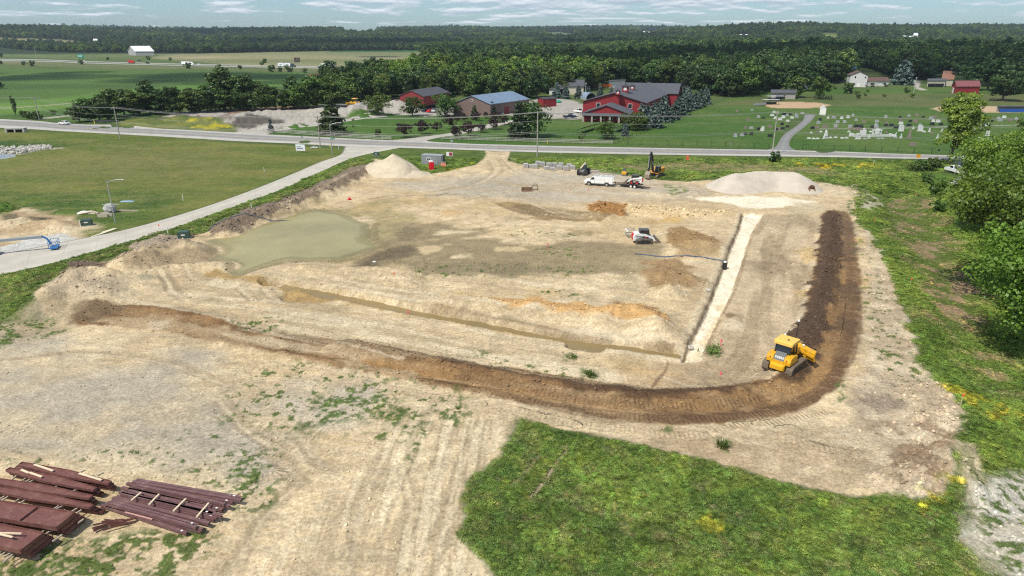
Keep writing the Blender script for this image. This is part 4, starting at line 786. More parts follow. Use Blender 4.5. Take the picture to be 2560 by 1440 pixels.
def road_mat(name, base, shoulder, lane, line=None):
    m = bpy.data.materials.new(name); m.use_nodes = True; t = m.node_tree; b = t.nodes['Principled BSDF']; b.inputs['Roughness'].default_value = .85; b.inputs['Specular IOR Level'].default_value = .2
    n = t.nodes.new; l = t.links.new
    ac = n('ShaderNodeAttribute'); ac.attribute_name = 'across'; al = n('ShaderNodeAttribute'); al.attribute_name = 'along'; geo = n('ShaderNodeNewGeometry')
    r = n('ShaderNodeValToRGB'); r.color_ramp.interpolation = 'LINEAR'; l(ac.outputs['Fac'], r.inputs[0]); els = r.color_ramp.elements
    stops = lane(base, shoulder)
    els[0].position = stops[0][0]; els[0].color = (*stops[0][1], 1); els[1].position = stops[-1][0]; els[1].color = (*stops[-1][1], 1)
    for p, c in stops[1:-1]: e = els.new(p); e.color = (*c, 1)
    nn = n('ShaderNodeTexNoise'); nn.inputs['Scale'].default_value = .25; nn.inputs['Detail'].default_value = 6; nn.inputs['Roughness'].default_value = .7; l(geo.outputs['Position'], nn.inputs['Vector'])
    mr_ = n('ShaderNodeMapRange'); mr_.inputs['From Min'].default_value = .3; mr_.inputs['From Max'].default_value = .7; mr_.inputs['To Min'].default_value = .86; mr_.inputs['To Max'].default_value = 1.12; l(nn.outputs[0], mr_.inputs['Value'])
    cb = n('ShaderNodeCombineXYZ'); s1 = n('ShaderNodeMath'); s1.operation = 'MULTIPLY'; s1.inputs[1].default_value = .012; l(al.outputs['Fac'], s1.inputs[0]); s2 = n('ShaderNodeMath'); s2.operation = 'MULTIPLY'; s2.inputs[1].default_value = 14; l(ac.outputs['Fac'], s2.inputs[0]); l(s1.outputs[0], cb.inputs[0]); l(s2.outputs[0], cb.inputs[1])
    n2 = n('ShaderNodeTexNoise'); n2.inputs['Scale'].default_value = 1; n2.inputs['Detail'].default_value = 4; l(cb.outputs[0], n2.inputs['Vector'])
    m2 = n('ShaderNodeMapRange'); m2.inputs['From Min'].default_value = .3; m2.inputs['From Max'].default_value = .7; m2.inputs['To Min'].default_value = .90; m2.inputs['To Max'].default_value = 1.09; l(n2.outputs[0], m2.inputs['Value'])
    mu = n('ShaderNodeMath'); mu.operation = 'MULTIPLY'; l(mr_.outputs[0], mu.inputs[0]); l(m2.outputs[0], mu.inputs[1])
    # saw-cut joints every 5 m
    fr = n('ShaderNodeMath'); fr.operation = 'PINGPONG'; fr.inputs[1].default_value = 2.5; l(al.outputs['Fac'], fr.inputs[0]); lt = n('ShaderNodeMath'); lt.operation = 'LESS_THAN'; lt.inputs[1].default_value = .05; l(fr.outputs[0], lt.inputs[0])
    jm = n('ShaderNodeMath'); jm.operation = 'MULTIPLY_ADD'; jm.inputs[1].default_value = -.18; jm.inputs[2].default_value = 1; l(lt.outputs[0], jm.inputs[0]); mu2 = n('ShaderNodeMath'); mu2.operation = 'MULTIPLY'; l(mu.outputs[0], mu2.inputs[0]); l(jm.outputs[0], mu2.inputs[1])
    v = n('ShaderNodeVectorMath'); v.operation = 'SCALE'; l(r.outputs[0], v.inputs[0]); l(mu2.outputs[0], v.inputs['Scale']); l(v.outputs[0], b.inputs['Base Color'])
    return m
asph = road_mat('county_road_surface', (.27,.265,.255), (.43,.405,.36), lambda b, s: [(0, s), (.13, s), (.16, b), (.18, (.55,.54,.5)), (.195, b), (.30, tuple(c*.86 for c in b)), (.40, b), (.485, b), (.495, (.45,.34,.12)), (.51, (.45,.34,.12)), (.52, b), (.62, tuple(c*.86 for c in b)), (.74, b), (.755, (.55,.54,.5)), (.77, b), (.78, s), (1, tuple(c*1.05 for c in s))])
conc = road_mat('pale_concrete', (.47,.435,.37), (.47,.435,.37), lambda b, s: [(0, (.22,.20,.17)), (.025, (.22,.20,.17)), (.035, b), (.24, tuple(c*.93 for c in b)), (.35, b), (.6, b), (.72, tuple(c*.94 for c in b)), (.85, b), (1, tuple(c*1.03 for c in b))])
drv = road_mat('drive_surface', (.42,.39,.34), (.42,.39,.34), lambda b, s: [(0, s), (.3, tuple(c*.9 for c in b)), (.5, b), (.7, tuple(c*.9 for c in b)), (1, s)])
drk = road_mat('dark_drive_surface', (.19,.19,.185), (.25,.24,.22), lambda b, s: [(0, s), (.1, b), (.5, tuple(c*1.25 for c in b)), (.9, b), (1, s)])
hwy = road_mat('highway_surface', (.36,.35,.32), (.30,.28,.24), lambda b, s: [(0, s), (.1, b), (.5, b), (.9, b), (1, s)])
top_ = [(-1500,252),(-700,276),(0,298),(160,309),(400,321),(620,334),(850,345),(1050,353),(1250,362),(1600,369),(2000,377),(2440,390),(2900,403),(3600,423)]
bot_ = [(-1500,268),(-700,294),(0,320),(160,328),(400,341),(620,354),(850,365),(1050,371),(1250,378),(1600,386),(2000,392),(2440,400),(2900,412),(3600,430)]
tag(strip('county_road', GP(top_), GP(bot_), asph, .03, 4), 'two lane county road crossing behind the site', kind='structure')
tag(strip('local_road', GP([(-500,716),(-150,660),(0,636),(170,604),(300,578),(420,545),(560,500),(700,447),(800,405),(850,387),(862,366)]), GP([(-500,790),(-150,722),(0,690),(150,655),(300,613),(420,576),(560,526),(700,474),(800,430),(890,392),(1000,370)]), conc, .045, 4), 'pale concrete side road left of the site', kind='structure')
tag(strip('driveway', GP([(930,352),(1000,348),(1080,339),(1140,330),(1220,311),(1262,303),(1300,296)]), GP([(1100,356),(1066,351),(1110,342),(1160,334),(1240,316),(1285,305),(1330,297)]), drv, .02, 3), 'concrete drive with kerb returns to the red barn', kind='structure')
tag(strip('gravel_drive', GP([(560,336),(640,323),(720,313),(800,305),(900,292),(960,286)]), GP([(650,341),(690,330),(760,319),(820,311),(900,298),(970,291)]), drv, .02, 3), 'gravel drive past the spoil heaps', kind='structure')
tag(strip('cemetery_drive', GP([(1918,375),(1940,367),(1950,350),(1962,335),(1990,315),(2008,300),(2012,286)]), GP([(1992,377),(1975,368),(1974,352),(1988,335),(2012,316),(2030,300),(2040,286)]), drk, .02, 3), 'grey drive curving into the burial ground', kind='structure')
tag(strip('right_driveway', GP([(2370,396),(2400,402),(2420,412),(2410,425)]), GP([(2460,398),(2440,404),(2470,416),(2500,430)]), drv, .02, 3), 'short gravel drive under the tall tree', kind='structure')
for i_, (a, b) in enumerate((((-900,135),(0,147)), ((-900,139),(0,150.5)))):
    P0 = [(-900, a[1]), (0, b[1]), (200, b[1]+5.5), (400, b[1]+11), (640, b[1]+16), (840, b[1]+19.5), (1010, b[1]+21), (1300, b[1]+22)]
    tag(strip('highway', GP(P0), GP([(x, y+1.9) for x, y in P0]), hwy, .05, 4), '%s carriageway of the highway across the fields' % ('far' if i_ == 0 else 'near'), kind='structure')

# ------------------------------------------------------------------ leaves
def leaf_cloud(centers, radii, per, size, rng, flat=0.75, up=0.35, stretch=1.0, sz=(.6, 1.3), droop=None):
    """quads on the outside of many leaf clumps; returns V, F, leaf value"""
    nC_ = len(centers); C_ = np.repeat(np.array(centers, float), per, 0); Rr = np.repeat(np.array(radii, float), per); n_ = len(C_)
    d = rng.normal(size=(n_, 3)); d /= np.linalg.norm(d, axis=1)[:, None]; d[:, 2] = np.abs(d[:, 2])*np.where(rng.random(n_) < .72, 1, -1)
    P = C_+d*(Rr*(0.55+0.5*rng.random(n_)**.5))[:, None]*np.array([1, 1, flat])
    nn = d+rng.normal(size=(n_, 3))*.55+np.array([0, 0, up]); nn /= np.linalg.norm(nn, axis=1)[:, None]
    t = np.cross(nn, rng.normal(size=(n_, 3))); t /= np.linalg.norm(t, axis=1)[:, None]; b = np.cross(nn, t)
    s = size*(sz[0]+(sz[1]-sz[0])*rng.random(n_)); t = t*s[:, None]*.5*stretch; b = b*s[:, None]*.5*(.55+.35*rng.random(n_))[:, None]
    V = np.stack([P-t, P-b*1.1+nn*s[:, None]*.1, P+t, P+b*1.1+nn*s[:, None]*.06], 1).reshape(-1, 3)
    F_ = np.arange(n_*4).reshape(-1, 4); cv = np.repeat(rng.random(nC_), per)*.5+rng.random(n_)*.5
    return V, F_, np.repeat(cv, 4)
def limbs(mb, base, tips, r0, rng, k=4):
    for tp in tips:
        p = Vector(base); q = Vector(tp); pts = []
        for i in range(k+1):
            f = i/k; pts.append(p.lerp(q, f)+Vector((rng.normal()*.12, rng.normal()*.12, math.sin(f*3.1)*.25))*(0 if i == 0 else 1)*(q-p).length*.12)
        mb.tube(pts, [r0*(1-.8*i/k) for i in range(k+1)], 5)
bark = mat('bark', (.115,.088,.065), .95, bump=.6, bscale=6, var=.3, vscale=4)
def make_tree(kind, h, w, seed, leafm, nclump=60, per=30, leaf=.7, lobes=5, trunk_r=None, low=.08, asym=.25, name='tree'):
    """returns (trunk mesh, crown mesh) data, base at origin"""
    rng = np.random.default_rng(seed); C_ = []; Rr = []; lob = []
    if kind == 'broad':
        for i in range(lobes):
            a = rng.random()*6.28; rr = w*.5*(.15+.42*rng.random())*(1 if i else .2); z = h*(low+.22+(.72-low-.22+.08)*(i/max(1, lobes-1))**.9); lob.append((math.cos(a)*rr, math.sin(a)*rr, z, w*.5*(.42+.32*rng.random())*(1-.35*abs(z/h-.5))))
        for i in range(nclump):
            c = lob[rng.integers(lobes)]; d = rng.normal(size=3); d /= np.linalg.norm(d); q = np.array(c[:3])+d*c[3]*(.55+.45*rng.random())*np.array([1, 1, .95])
            q[2] = min(max(q[2], h*low), h*.96); C_.append(q); Rr.append(w*(.085+.075*rng.random()))
    elif kind == 'column':
        for i in range(nclump):
            f = rng.random(); z = h*(low+(1-low)*f*.96); a = rng.random()*6.28; rr = w*.5*math.sin(math.pi*min(1, max(.06, (f*.92+.08))))**.6*(.5+.5*rng.random()); C_.append((math.cos(a)*rr, math.sin(a)*rr, z)); Rr.append(w*(.10+.08*rng.random()))
    elif kind == 'cone':
        for i in range(nclump):
            f = 1-math.sqrt(1-rng.random()*.985); z = h*(low+(1-low)*f); a = rng.random()*6.28; tier = .82+.18*math.cos(f*38); rr = w*.5*(1-f)**.85*tier*(.55+.45*rng.random()**.5)+.05; C_.append((math.cos(a)*rr, math.sin(a)*rr, z-rr*.12)); Rr.append(w*(.05+.075*(1-f)))
    if kind == 'broad': C_ = [np.array(c)*np.array([1.22, 1.22, 1]) for c in C_]; lob = [(l_[0]*1.22, l_[1]*1.22, l_[2], l_[3]) for l_ in lob]
    V, F_, lv = leaf_cloud(C_, Rr, per, leaf, rng, flat=.7 if kind != 'cone' else .55, up=.3 if kind != 'cone' else .5, stretch=1.0 if kind != 'cone' else 1.35)
    mb = MB(); tr = trunk_r or h*.022; top = h*(.55 if kind == 'broad' else .85 if kind == 'column' else .93)
    mb.tube([(0, 0, -.4), (0, 0, h*.1), (rng.normal()*.02*h, rng.normal()*.02*h, top*.6), (0, 0, top)], [tr*1.35, tr, tr*.7, tr*.25], 7)
    if kind == 'broad':
        limbs(mb, (0, 0, h*(low+.06)), [l_[:3] for l_ in lob], tr*.55, rng)
        limbs(mb, (0, 0, h*.4), [tuple(c) for c in C_[:6]], tr*.3, rng)
    elif kind == 'cone': limbs(mb, (0, 0, h*.2), [tuple(c) for c in C_[:6]], tr*.25, rng)
    me = bpy.data.meshes.new('crown'); tmp = np_mesh('crown', V, F_, [leafm], {'leaf': ('FLOAT', lv)}); crown_me = tmp.data; bpy.data.objects.remove(tmp); bpy.data.meshes.remove(me)
    t2 = mb.build('trunk', bark); trunk_me = t2.data; bpy.data.objects.remove(t2)
    return trunk_me, crown_me
F_MID = foliage('leaves_mid_green', (.030,.064,.012), (.125,.205,.034), .22)
F_DARK = foliage('leaves_dark_green', (.020,.048,.014), (.078,.140,.034), .25)
F_BRIGHT = foliage('leaves_bright_green', (.050,.085,.014), (.17,.235,.040), .22)
F_BLUE = foliage('needles_blue_green', (.050,.080,.068), (.15,.205,.185), .6, .1)
F_CONE = foliage('needles_dark', (.016,.034,.016), (.05,.082,.032), .5, .1)
F_PURP = foliage('leaves_purple', (.020,.010,.012), (.075,.034,.038), .6)
F_NEAR = foliage('leaves_near', (.048,.098,.011), (.245,.365,.046), .5, .4)
F_WEED = foliage('weed_leaves', (.082,.128,.024), (.215,.295,.056), .9, .35)
KIND = {}
def proto(key, *a, **k): KIND[key] = make_tree(*a, **k)
for i in range(4): proto('mid%d' % i, 'broad', 12, 10.5, 20+i, F_MID, 70, 52, .72, lobes=6+i % 3)
for i in range(3): proto('dark%d' % i, 'broad', 12.5, 10, 40+i, F_DARK, 70, 50, .72, lobes=7)
for i in range(2): proto('bright%d' % i, 'broad', 11, 10, 60+i, F_BRIGHT, 70, 46, .72, lobes=6)
proto('tall0', 'column', 14, 7.5, 70, F_DARK, 60, 46, .7, low=.06); proto('tall1', 'column', 13, 6.5, 71, F_MID, 60, 44, .7, low=.06)
for i in range(3): proto('blue%d' % i, 'cone', 8, 5.2, 80+i, F_BLUE, 110, 16, .55, low=.03)
for i in range(2): proto('pine%d' % i, 'cone', 13, 6.5, 90+i, F_CONE, 110, 18, .75, low=.06)
for i in range(3): proto('purple%d' % i, 'broad', 5.0, 5.4, 100+i, F_PURP, 46, 34, .42, lobes=5, low=.28)
for i in range(2): proto('lawn%d' % i, 'broad', 9.5, 9.5, 110+i, F_MID, 80, 46, .5, lobes=7, low=.10)
proto('lawncone', 'cone', 12, 7.5, 120, foliage('leaves_lawn_cone', (.020,.045,.012), (.075,.125,.03), .3), 120, 34, .55, low=.07)
for i in range(2): proto('shrub%d' % i, 'broad', 2.6, 3.2, 130+i, F_MID, 34, 26, .34, lobes=4, low=.02, trunk_r=.05)
proto('yewcone', 'column', 2.6, 1.1, 140, F_CONE, 22, 22, .25, low=.02, trunk_r=.05)
def plant_tree(key, x, y, sc=1.0, name='tree', label=None, cat='tree', group=None, rot=None, sxy=1.0, z=None):
    tm, cm = KIND[key]
    r = thing(name, label, cat, (x, y, (zat(x, y) if z is None else z)-.05), rot if rot is not None else random.random()*6.28, group)
    r.scale = (sc*sxy, sc*sxy, sc)
    for nm, me in (('trunk', tm), ('crown', cm)):
        o_ = bpy.data.objects.new(nm, me); COL.objects.link(o_); o_.parent = r
    return r
def side_word(px):
    return 'far left' if px < 320 else 'left' if px < 850 else 'centre' if px < 1500 else 'right' if px < 2150 else 'far right'
def row_trees(items, name, text, group, cat='tree'):
    """items (px, base_py, key, height_px_top) placed left to right, each with its own ordinal"""
    its = sorted(items, key=lambda q: q[0])
    for i, it in enumerate(its):
        px, py, key, top = it[:4]; p = at(px, py); tm, cm = KIND[key]; h0 = max(v.co.z for v in cm.vertices)
        # height that reaches the seen top
        b = (top-720)/FPX; dy_ = CP-b*SP; dz_ = -SP-b*CP; zt = CAM_H+dz_*(p.y+ (0))/dy_; hh = max(zt-p.z, .6)*1.06
        plant_tree(key, p.x, p.y, hh/h0, name, text % (nth(i)), cat, group, sxy=(it[4] if len(it) > 4 else 1.0)*(1.0 if key[:4] in ('blue','pine','shru','yewc','purp') else 1.32))
# lawn and drive trees
row_trees([(945,288,'lawn0',236),(1032,290,'lawn1',243),(1113,292,'lawn0',236)], 'broadleaf_tree', 'round green lawn tree in front of the gravel yard, %s from left', 'round trees between yard and lawn')
row_trees([(832,335,'lawncone',253)], 'cone_tree', 'tall cone-shaped green tree on the lawn beside the %s rail fence', None)
row_trees([(1298,347,'pine0',258,1.25),(1322,344,'lawn1',258,.9)], 'lawn_tree', 'large dark tree at the rail fence beside the utility pole, %s from left', 'two large trees by the rail fence')
row_trees([(1011,343,'purple0',308),(1055,336,'purple1',300),(1091,328,'purple2',305),(1130,322,'purple0',287),(1139,346,'purple2',315),(1172,341,'purple1',303),(1201,331,'purple0',308),(1234,324,'purple1',294),(1160,303,'purple2',283),(1192,302,'purple0',280),(1240,306,'purple1',279),(1214,296,'purple2',280),(1262,312,'purple0',290)], 'purple_tree', 'dark purple-leaved tree lining the barn drive, %s from left', 'purple trees along the drive')
row_trees([(1186,298,'lawncone',264,.7),(1230,290,'lawncone',255,.8),(1254,284,'lawn0',258,.7)], 'young_tree', 'green tree among the purple ones in front of the brown building, %s from left', 'green trees before the brown building')
row_trees([(678,330,'blue0',298,.8),(945,340,'shrub0',322),(1453,350,'shrub1',332),(883,317,'shrub0',312),(882,301,'shrub1',295)], 'young_tree', 'small young tree on the lawn behind the rail fence, %s from left', 'young trees on the lawn')
row_trees([(1517,348,'lawn1',305,1.05),(1582,325,'lawn0',280,1.0),(1563,341,'blue1',308,.9),(1604,325,'lawn0',288,.8)], 'garden_tree', 'green tree beside the solar panels below the barn, %s from left', 'trees by the solar panels')
row_trees([(1602,318,'blue0',260),(1618,316,'blue1',264),(1640,320,'blue2',262),(1635,300,'blue0',255),(1655,304,'blue1',243),(1668,306,'blue2',262),(1686,300,'blue0',252),(1660,285,'blue2',240),(1690,282,'blue1',248),(1710,280,'blue0',233),(1722,276,'blue2',226),(1738,272,'blue1',232),(1750,268,'blue0',224),(1764,262,'blue2',219),(1708,262,'blue1',218),(1718,258,'blue0',216),(1612,300,'blue1',268),(1700,290,'blue2',240),(1730,268,'blue0',238)], 'blue_spruce', 'blue-grey spruce in the belt beside the red barn, %s from left', 'blue spruces beside the red barn')
row_trees([(1392,246,'blue0',206),(1414,247,'blue1',215),(1446,247,'blue2',214),(1500,243,'blue0',212),(1470,245,'blue1',217),(1528,236,'blue2',217)], 'spruce', 'dark blue spruce behind the barn yard, %s from left', 'spruces behind the barn yard')
row_trees([(2255,212,'blue1',152,1.25)], 'large_spruce', 'large layered blue spruce right of the white house, the %s tallest in the gardens', None)
row_trees([(2048,247,'mid2',192,.8),(1985,244,'mid1',192,.9),(2128,212,'shrub1',196),(2118,233,'shrub0',205),(2088,223,'shrub1',215),(2142,236,'shrub0',226),(2164,240,'shrub1',232),(2145,246,'shrub0',235),(2268,232,'shrub1',218),(2210,243,'shrub0',235),(2180,217,'shrub0',206),(2215,217,'shrub1',206),(2404,246,'shrub0',230),(2280,244,'shrub0',234),(2170,230,'shrub1',223),(2505,252,'dark1',180,1.1),(2468,226,'dark0',146,1.1),(2550,232,'dark2',160,1.1),(2440,214,'dark1',140,1.2),(2020,228,'dark2',176,1.0)], 'garden_shrub', 'green shrub or small tree in the gardens behind the ball field, %s from left', 'shrubs of the gardens')
row_trees([(2036+i*6.9,249,'yewcone',237) for i in range(7)], 'cone_shrub', 'small dark cone shrub in the row behind the infield, %s from left', 'row of seven cone shrubs', 'shrub')
row_trees([(40,290,'mid0',240,.2),(60,293,'shrub0',276),(100,297,'shrub1',280),(85,299,'shrub0',277),(134,286,'shrub0',274),(166,287,'shrub1',275),(72,297,'shrub1',277),(2,222,'dark0',204,.8)], 'hedge_shrub', 'small bushy tree left of the white car across the road, %s from left', 'bushes across the county road')
row_trees([(1930,407,'shrub1',376,1.0)], 'roadside_bush', 'round dark green bush at the foot of the utility pole, %s on the verge', None)
row_trees([(2340,420,'shrub0',394,1.2),(2300,426,'shrub0',400,1.3),(2318,427,'shrub1',400,1.2),(2282,430,'shrub0',408,1.0),(2322,448,'shrub0',432,1.0),(2340,478,'shrub1',442,.7),(2345,520,'shrub0',500,1.0)], 'bank_bush', 'green bush on the grassy bank left of the parked pickup, %s from left', 'bushes on the bank', 'bush')
row_trees([(2337,418,'yewcone',400,1),(2345,422,'yewcone',404,1)], 'cone_bush', 'dark upright bush beside the tall roadside tree, %s from left', 'two upright bushes', 'bush')
for px, py in ((4,142),(60,163),(80,166),(205,161),(270,150),(372,150),(425,152),(470,172),(545,173),(600,173),(655,163),(662,157),(680,180),(700,180),(725,180),(762,182),(870,167),(890,167),(980,170),(2,160)):
    p = at(px, py); plant_tree('shrub%d' % (px % 2), p.x, p.y, 1.6+random.random()*1.2, 'field_bush', 'dark bush by the highway, in the %s of the fields' % side_word(px), 'bush', 'bushes along the highway')
# treeline behind the spoil heaps (left)
tl = [(200,305,'dark2',262),(225,303,'mid1',246),(250,304,'dark0',240),(272,300,'mid0',262),(290,292,'mid2',224),(312,290,'dark1',225),(335,290,'mid3',225),(350,288,'mid0',232),(376,284,'tall0',202),(395,284,'mid1',235),(412,286,'dark0',218),(432,284,'dark1',220),(450,284,'mid2',230),(480,280,'tall1',222),(500,280,'mid0',218),(520,280,'dark2',216),(540,278,'mid1',212),(562,276,'tall0',172,1.3),(578,276,'dark0',200),(600,276,'tall1',192),(622,276,'tall0',188,1.1),(640,276,'dark1',206),(665,276,'mid2',214),(690,274,'dark2',218),(715,272,'mid1',230),(735,268,'tall0',192),(750,272,'mid3',212),(770,268,'dark0',222),(792,268,'mid0',190),(815,268,'mid2',196),(838,265,'dark1',214),(842,258,'bright1',220,.8),(870,258,'mid1',216),(885,256,'bright0',218,.9)]
row_trees(tl, 'treeline_tree', 'broadleaf tree in the dense line behind the spoil heaps, %s from left', 'trees behind the spoil heaps')

# ------------------------------------------------------------------ the woods
WOOD2 = GP([(900,252),(1000,250),(1130,246),(1330,250),(1380,244),(1560,212),(1700,214),(1735,236),(1800,243),(1855,243),(1885,234),(1930,228),(2000,226),(2030,212),(2110,206),(2125,170),(2160,165),(2200,178),(2240,200),(2330,200),(2345,178),(2400,180),(2470,205),(2490,216),(2560,212),(2700,214),(3300,214),(3300,116),(2300,112),(2200,128),(2000,131),(1065,113),(1066,162),(1056,185),(1020,205),(960,214),(900,220),(830,226),(790,240),(780,262)])
rng = np.random.default_rng(5)
def jgrid(P, s, rng):
    x0, y0 = P.min(0); x1, y1 = P.max(0); gx, gy = np.meshgrid(np.arange(x0, x1, s), np.arange(y0, y1, s)); gx = gx.ravel()+(rng.random(gx.size)-.5)*s*.8; gy = gy.ravel()+(rng.random(gy.size)-.5)*s*.8
    k = sdist_poly(gx, gy, P) < 0; return gx[k], gy[k]
def proj(x, y, z):
    d = y*CP+(CAM_H-z)*SP; return 1280+FPX*x/d, 720+FPX*(-(y*SP)+(CAM_H-z)*CP)/d
def clear_of(x, y, pads):
    k = np.ones(len(x), bool)
    for px, py, r in pads:
        c_ = G(px, py); k &= (x-c_[0])**2+(y-c_[1])**2 > r*r
    return k
HOUSES = [(1440,240,16),(1395,240,14),(1525,205,12),(1540,228,16),(1560,236,10),(1720,228,12),(2140,215,16),(2170,215,22),(2290,205,14),(2390,225,30),(2325,187,10),(1000,250,9),(1440,250,18),(1720,200,10),(790,245,9),(870,240,9),(2560,205,20),(1150,247,10)]
wx, wy = jgrid(WOOD2, 8.6, rng); k = clear_of(wx, wy, HOUSES) & (wy < 1550) & (np.abs(wx) < wy*.95+80); wx, wy = wx[k], wy[k]
ws = 1.0+.5*rng.random(len(wx))+.45*sst(100, 300, wx)*(wy > 380); ws = ws*np.where((wx < 60) & (wy < 420), .88, 1)
# which trees of the wood one can tell apart: the nearest down each line of sight
colb = {}; order = np.argsort(wy); show = np.zeros(len(wx), bool); cnt = 0
for i in order:
    b = int(round(wx[i]/wy[i]*72)); 
    if colb.get(b, 0) < 3 and abs(wx[i]/wy[i]) < .86 and cnt < 255: colb[b] = colb.get(b, 0)+1; show[i] = True; cnt += 1
keys = ['mid0','mid1','mid2','mid3','dark0','dark1','dark2','mid1','mid2','bright0','tall0','pine0','bright1','dark1','mid3','tall1']
keysR = ['dark0','dark1','dark2','pine0','pine1','mid1','mid2','dark0','dark1','mid3','dark2','tall0']
ii = [i for i in np.where(show)[0]]; ii.sort(key=lambda i: wx[i]/wy[i])
WK = {'mid': 'mid green', 'dar': 'dark green', 'bri': 'yellow-green', 'tal': 'slender', 'pin': 'dark conical'}
cn_ = {}
for i in ii:
    px, py = proj(wx[i], wy[i], 0); kk = (keysR if wx[i] > 110 and wy[i] < 700 else keys); key = kk[rng.integers(len(kk))]
    place = 'behind the gravel yard' if px < 1120 else 'behind the brown building' if px < 1340 else 'behind the red barn' if px < 1800 else 'between barn and white house' if px < 2110 else 'behind the white house' if px < 2300 else 'at the far right gardens'
    q = (key[:3], place); cn_[q] = cn_.get(q, 0)+1
    plant_tree(key, wx[i], wy[i], ws[i], 'woodland_tree', '%s tree of the wood %s, %s such from left' % (WK[key[:3]], place, nth(cn_[q]-1)), 'tree', 'nearest trees of the wood')
rest = ~show
# instancer: many copies of crowns that stand in the scene, as one object of uncountable stuff
def scatter(name, pts, scl, rz, idx, tint, protos, label, tilt=0.0):
    me = bpy.data.meshes.new(name); n_ = len(pts); me.vertices.add(n_); me.vertices.foreach_set('co', np.ascontiguousarray(pts, np.float32).ravel())
    def at_(nm, ty, ar, f='value'): a = me.attributes.new(nm, ty, 'POINT'); a.data.foreach_set(f, np.ascontiguousarray(ar, np.float32 if ty != 'INT' else np.int32).ravel())
    rot = np.stack([RNG.normal(size=n_)*tilt, RNG.normal(size=n_)*tilt, rz], 1)
    at_('rot', 'FLOAT_VECTOR', rot, 'vector'); at_('scl', 'FLOAT_VECTOR', scl if scl.ndim == 2 else np.stack([scl]*3, 1), 'vector'); at_('idx', 'INT', idx); at_('tint', 'FLOAT_COLOR', tint, 'color')
    o_ = bpy.data.objects.new(name, me); COL.objects.link(o_)
    g = bpy.data.node_groups.new(name, 'GeometryNodeTree'); g.interface.new_socket('Geometry', in_out='INPUT', socket_type='NodeSocketGeometry'); g.interface.new_socket('Geometry', in_out='OUTPUT', socket_type='NodeSocketGeometry')
    gi = g.nodes.new('NodeGroupInput'); go = g.nodes.new('NodeGroupOutput'); j = g.nodes.new('GeometryNodeJoinGeometry')
    def na(nm, ty): q = g.nodes.new('GeometryNodeInputNamedAttribute'); q.data_type = ty; q.inputs[0].default_value = nm; return q.outputs[0]
    r_ = na('rot', 'FLOAT_VECTOR'); s_ = na('scl', 'FLOAT_VECTOR'); d_ = na('idx', 'INT'); er = g.nodes.new('FunctionNodeEulerToRotation'); g.links.new(r_, er.inputs[0])
    for k_, pr in enumerate(protos):
        oi_ = g.nodes.new('GeometryNodeObjectInfo'); oi_.inputs[0].default_value = pr; oi_.transform_space = 'ORIGINAL'
        cp = g.nodes.new('FunctionNodeCompare'); cp.data_type = 'INT'; cp.operation = 'EQUAL'; g.links.new(d_, cp.inputs[2]); cp.inputs[3].default_value = k_
        ip = g.nodes.new('GeometryNodeInstanceOnPoints'); g.links.new(gi.outputs[0], ip.inputs['Points']); g.links.new(cp.outputs[0], ip.inputs['Selection']); g.links.new(oi_.outputs['Geometry'], ip.inputs['Instance']); g.links.new(er.outputs[0], ip.inputs['Rotation']); g.links.new(s_, ip.inputs['Scale'])
        g.links.new(ip.outputs[0], j.inputs[0])
    g.links.new(j.outputs[0], go.inputs[0]); md = o_.modifiers.new('copies', 'NODES'); md.node_group = g
    return tag(o_, label, kind='stuff')
def crown_obj(key):
    for o_ in S.objects:
        if o_.type == 'MESH' and o_.data == KIND[key][1]: return o_
PK = ['mid0','mid1','mid2','mid3','dark0','dark1','dark2','bright0','tall0','pine0']
for kx in PK:
    if crown_obj(kx) is None: p = at(1500+PK.index(kx)*40, 206); plant_tree(kx, p.x, p.y, 1, 'woodland_tree', 'extra %s tree of the wood behind the red barn' % kx[:3], 'tree', 'nearest trees of the wood')
protos = [crown_obj(kx) for kx in PK]
def wood(name, x, y, s, label, bright=None):
    n_ = len(x); z = hgt(x, y); idx = rng.integers(0, len(PK), n_); v = .75+.5*rng.random(n_)
    # sun and shade patches put into the leaf tint: lit ones lighter and yellower
    pt = fbm(x, y, 160, 3, 300); yl = sst(.50, .62, pt)
    if bright is not None: yl = np.clip(yl+bright, 0, 1)
    v = v*np.where(y > 1400, .72, .9); t_ = np.stack([v*(1+1.0*yl), v*(1+.85*yl), v*(1.08+.1*yl), np.ones(n_)], 1)
    scl = np.stack([s*(1.0+.25*rng.random(n_))]*2+[s*(.85+.3*rng.random(n_))], 1)
    return scatter(name, np.stack([x, y, z-.3*s], 1), scl, rng.random(n_)*6.28, idx, t_, protos, label)
wood('woods', wx[rest], wy[rest], ws[rest], 'mass of broadleaf woodland behind the barns and houses')
# far forest on the hills
fx = []; fy = []; fs = []
for (y0, y1, s_, sc) in ((1360, 1900, 11, 1.05), (1900, 2700, 15, 1.25), (2700, 4000, 20, 1.5), (4000, 6400, 30, 2.1)):
    gx, gy = np.meshgrid(np.arange(-y1*.9, y1*.9, s_), np.arange(y0, y1, s_)); gx = gx.ravel(); gy = gy.ravel(); k = np.abs(gx) < gy*.86
    gx = gx[k]+(rng.random(k.sum())-.5)*s_*.9; gy = gy[k]+(rng.random(k.sum())-.5)*s_*.9; fx.append(gx); fy.append(gy); fs.append(np.full(len(gx), sc)*(.8+.45*rng.random(len(gx))))
fx = np.concatenate(fx); fy = np.concatenate(fy); fs = np.concatenate(fs)
edge = GP([(-900,110),(-200,112),(0,115),(120,120),(260,128),(400,132),(560,134),(700,130),(820,128),(1066,127),(1066,116),(1500,116),(3400,118),(3400,60),(-900,60)]) if False else None
pxs, pys = proj(fx, fy, 0.0)
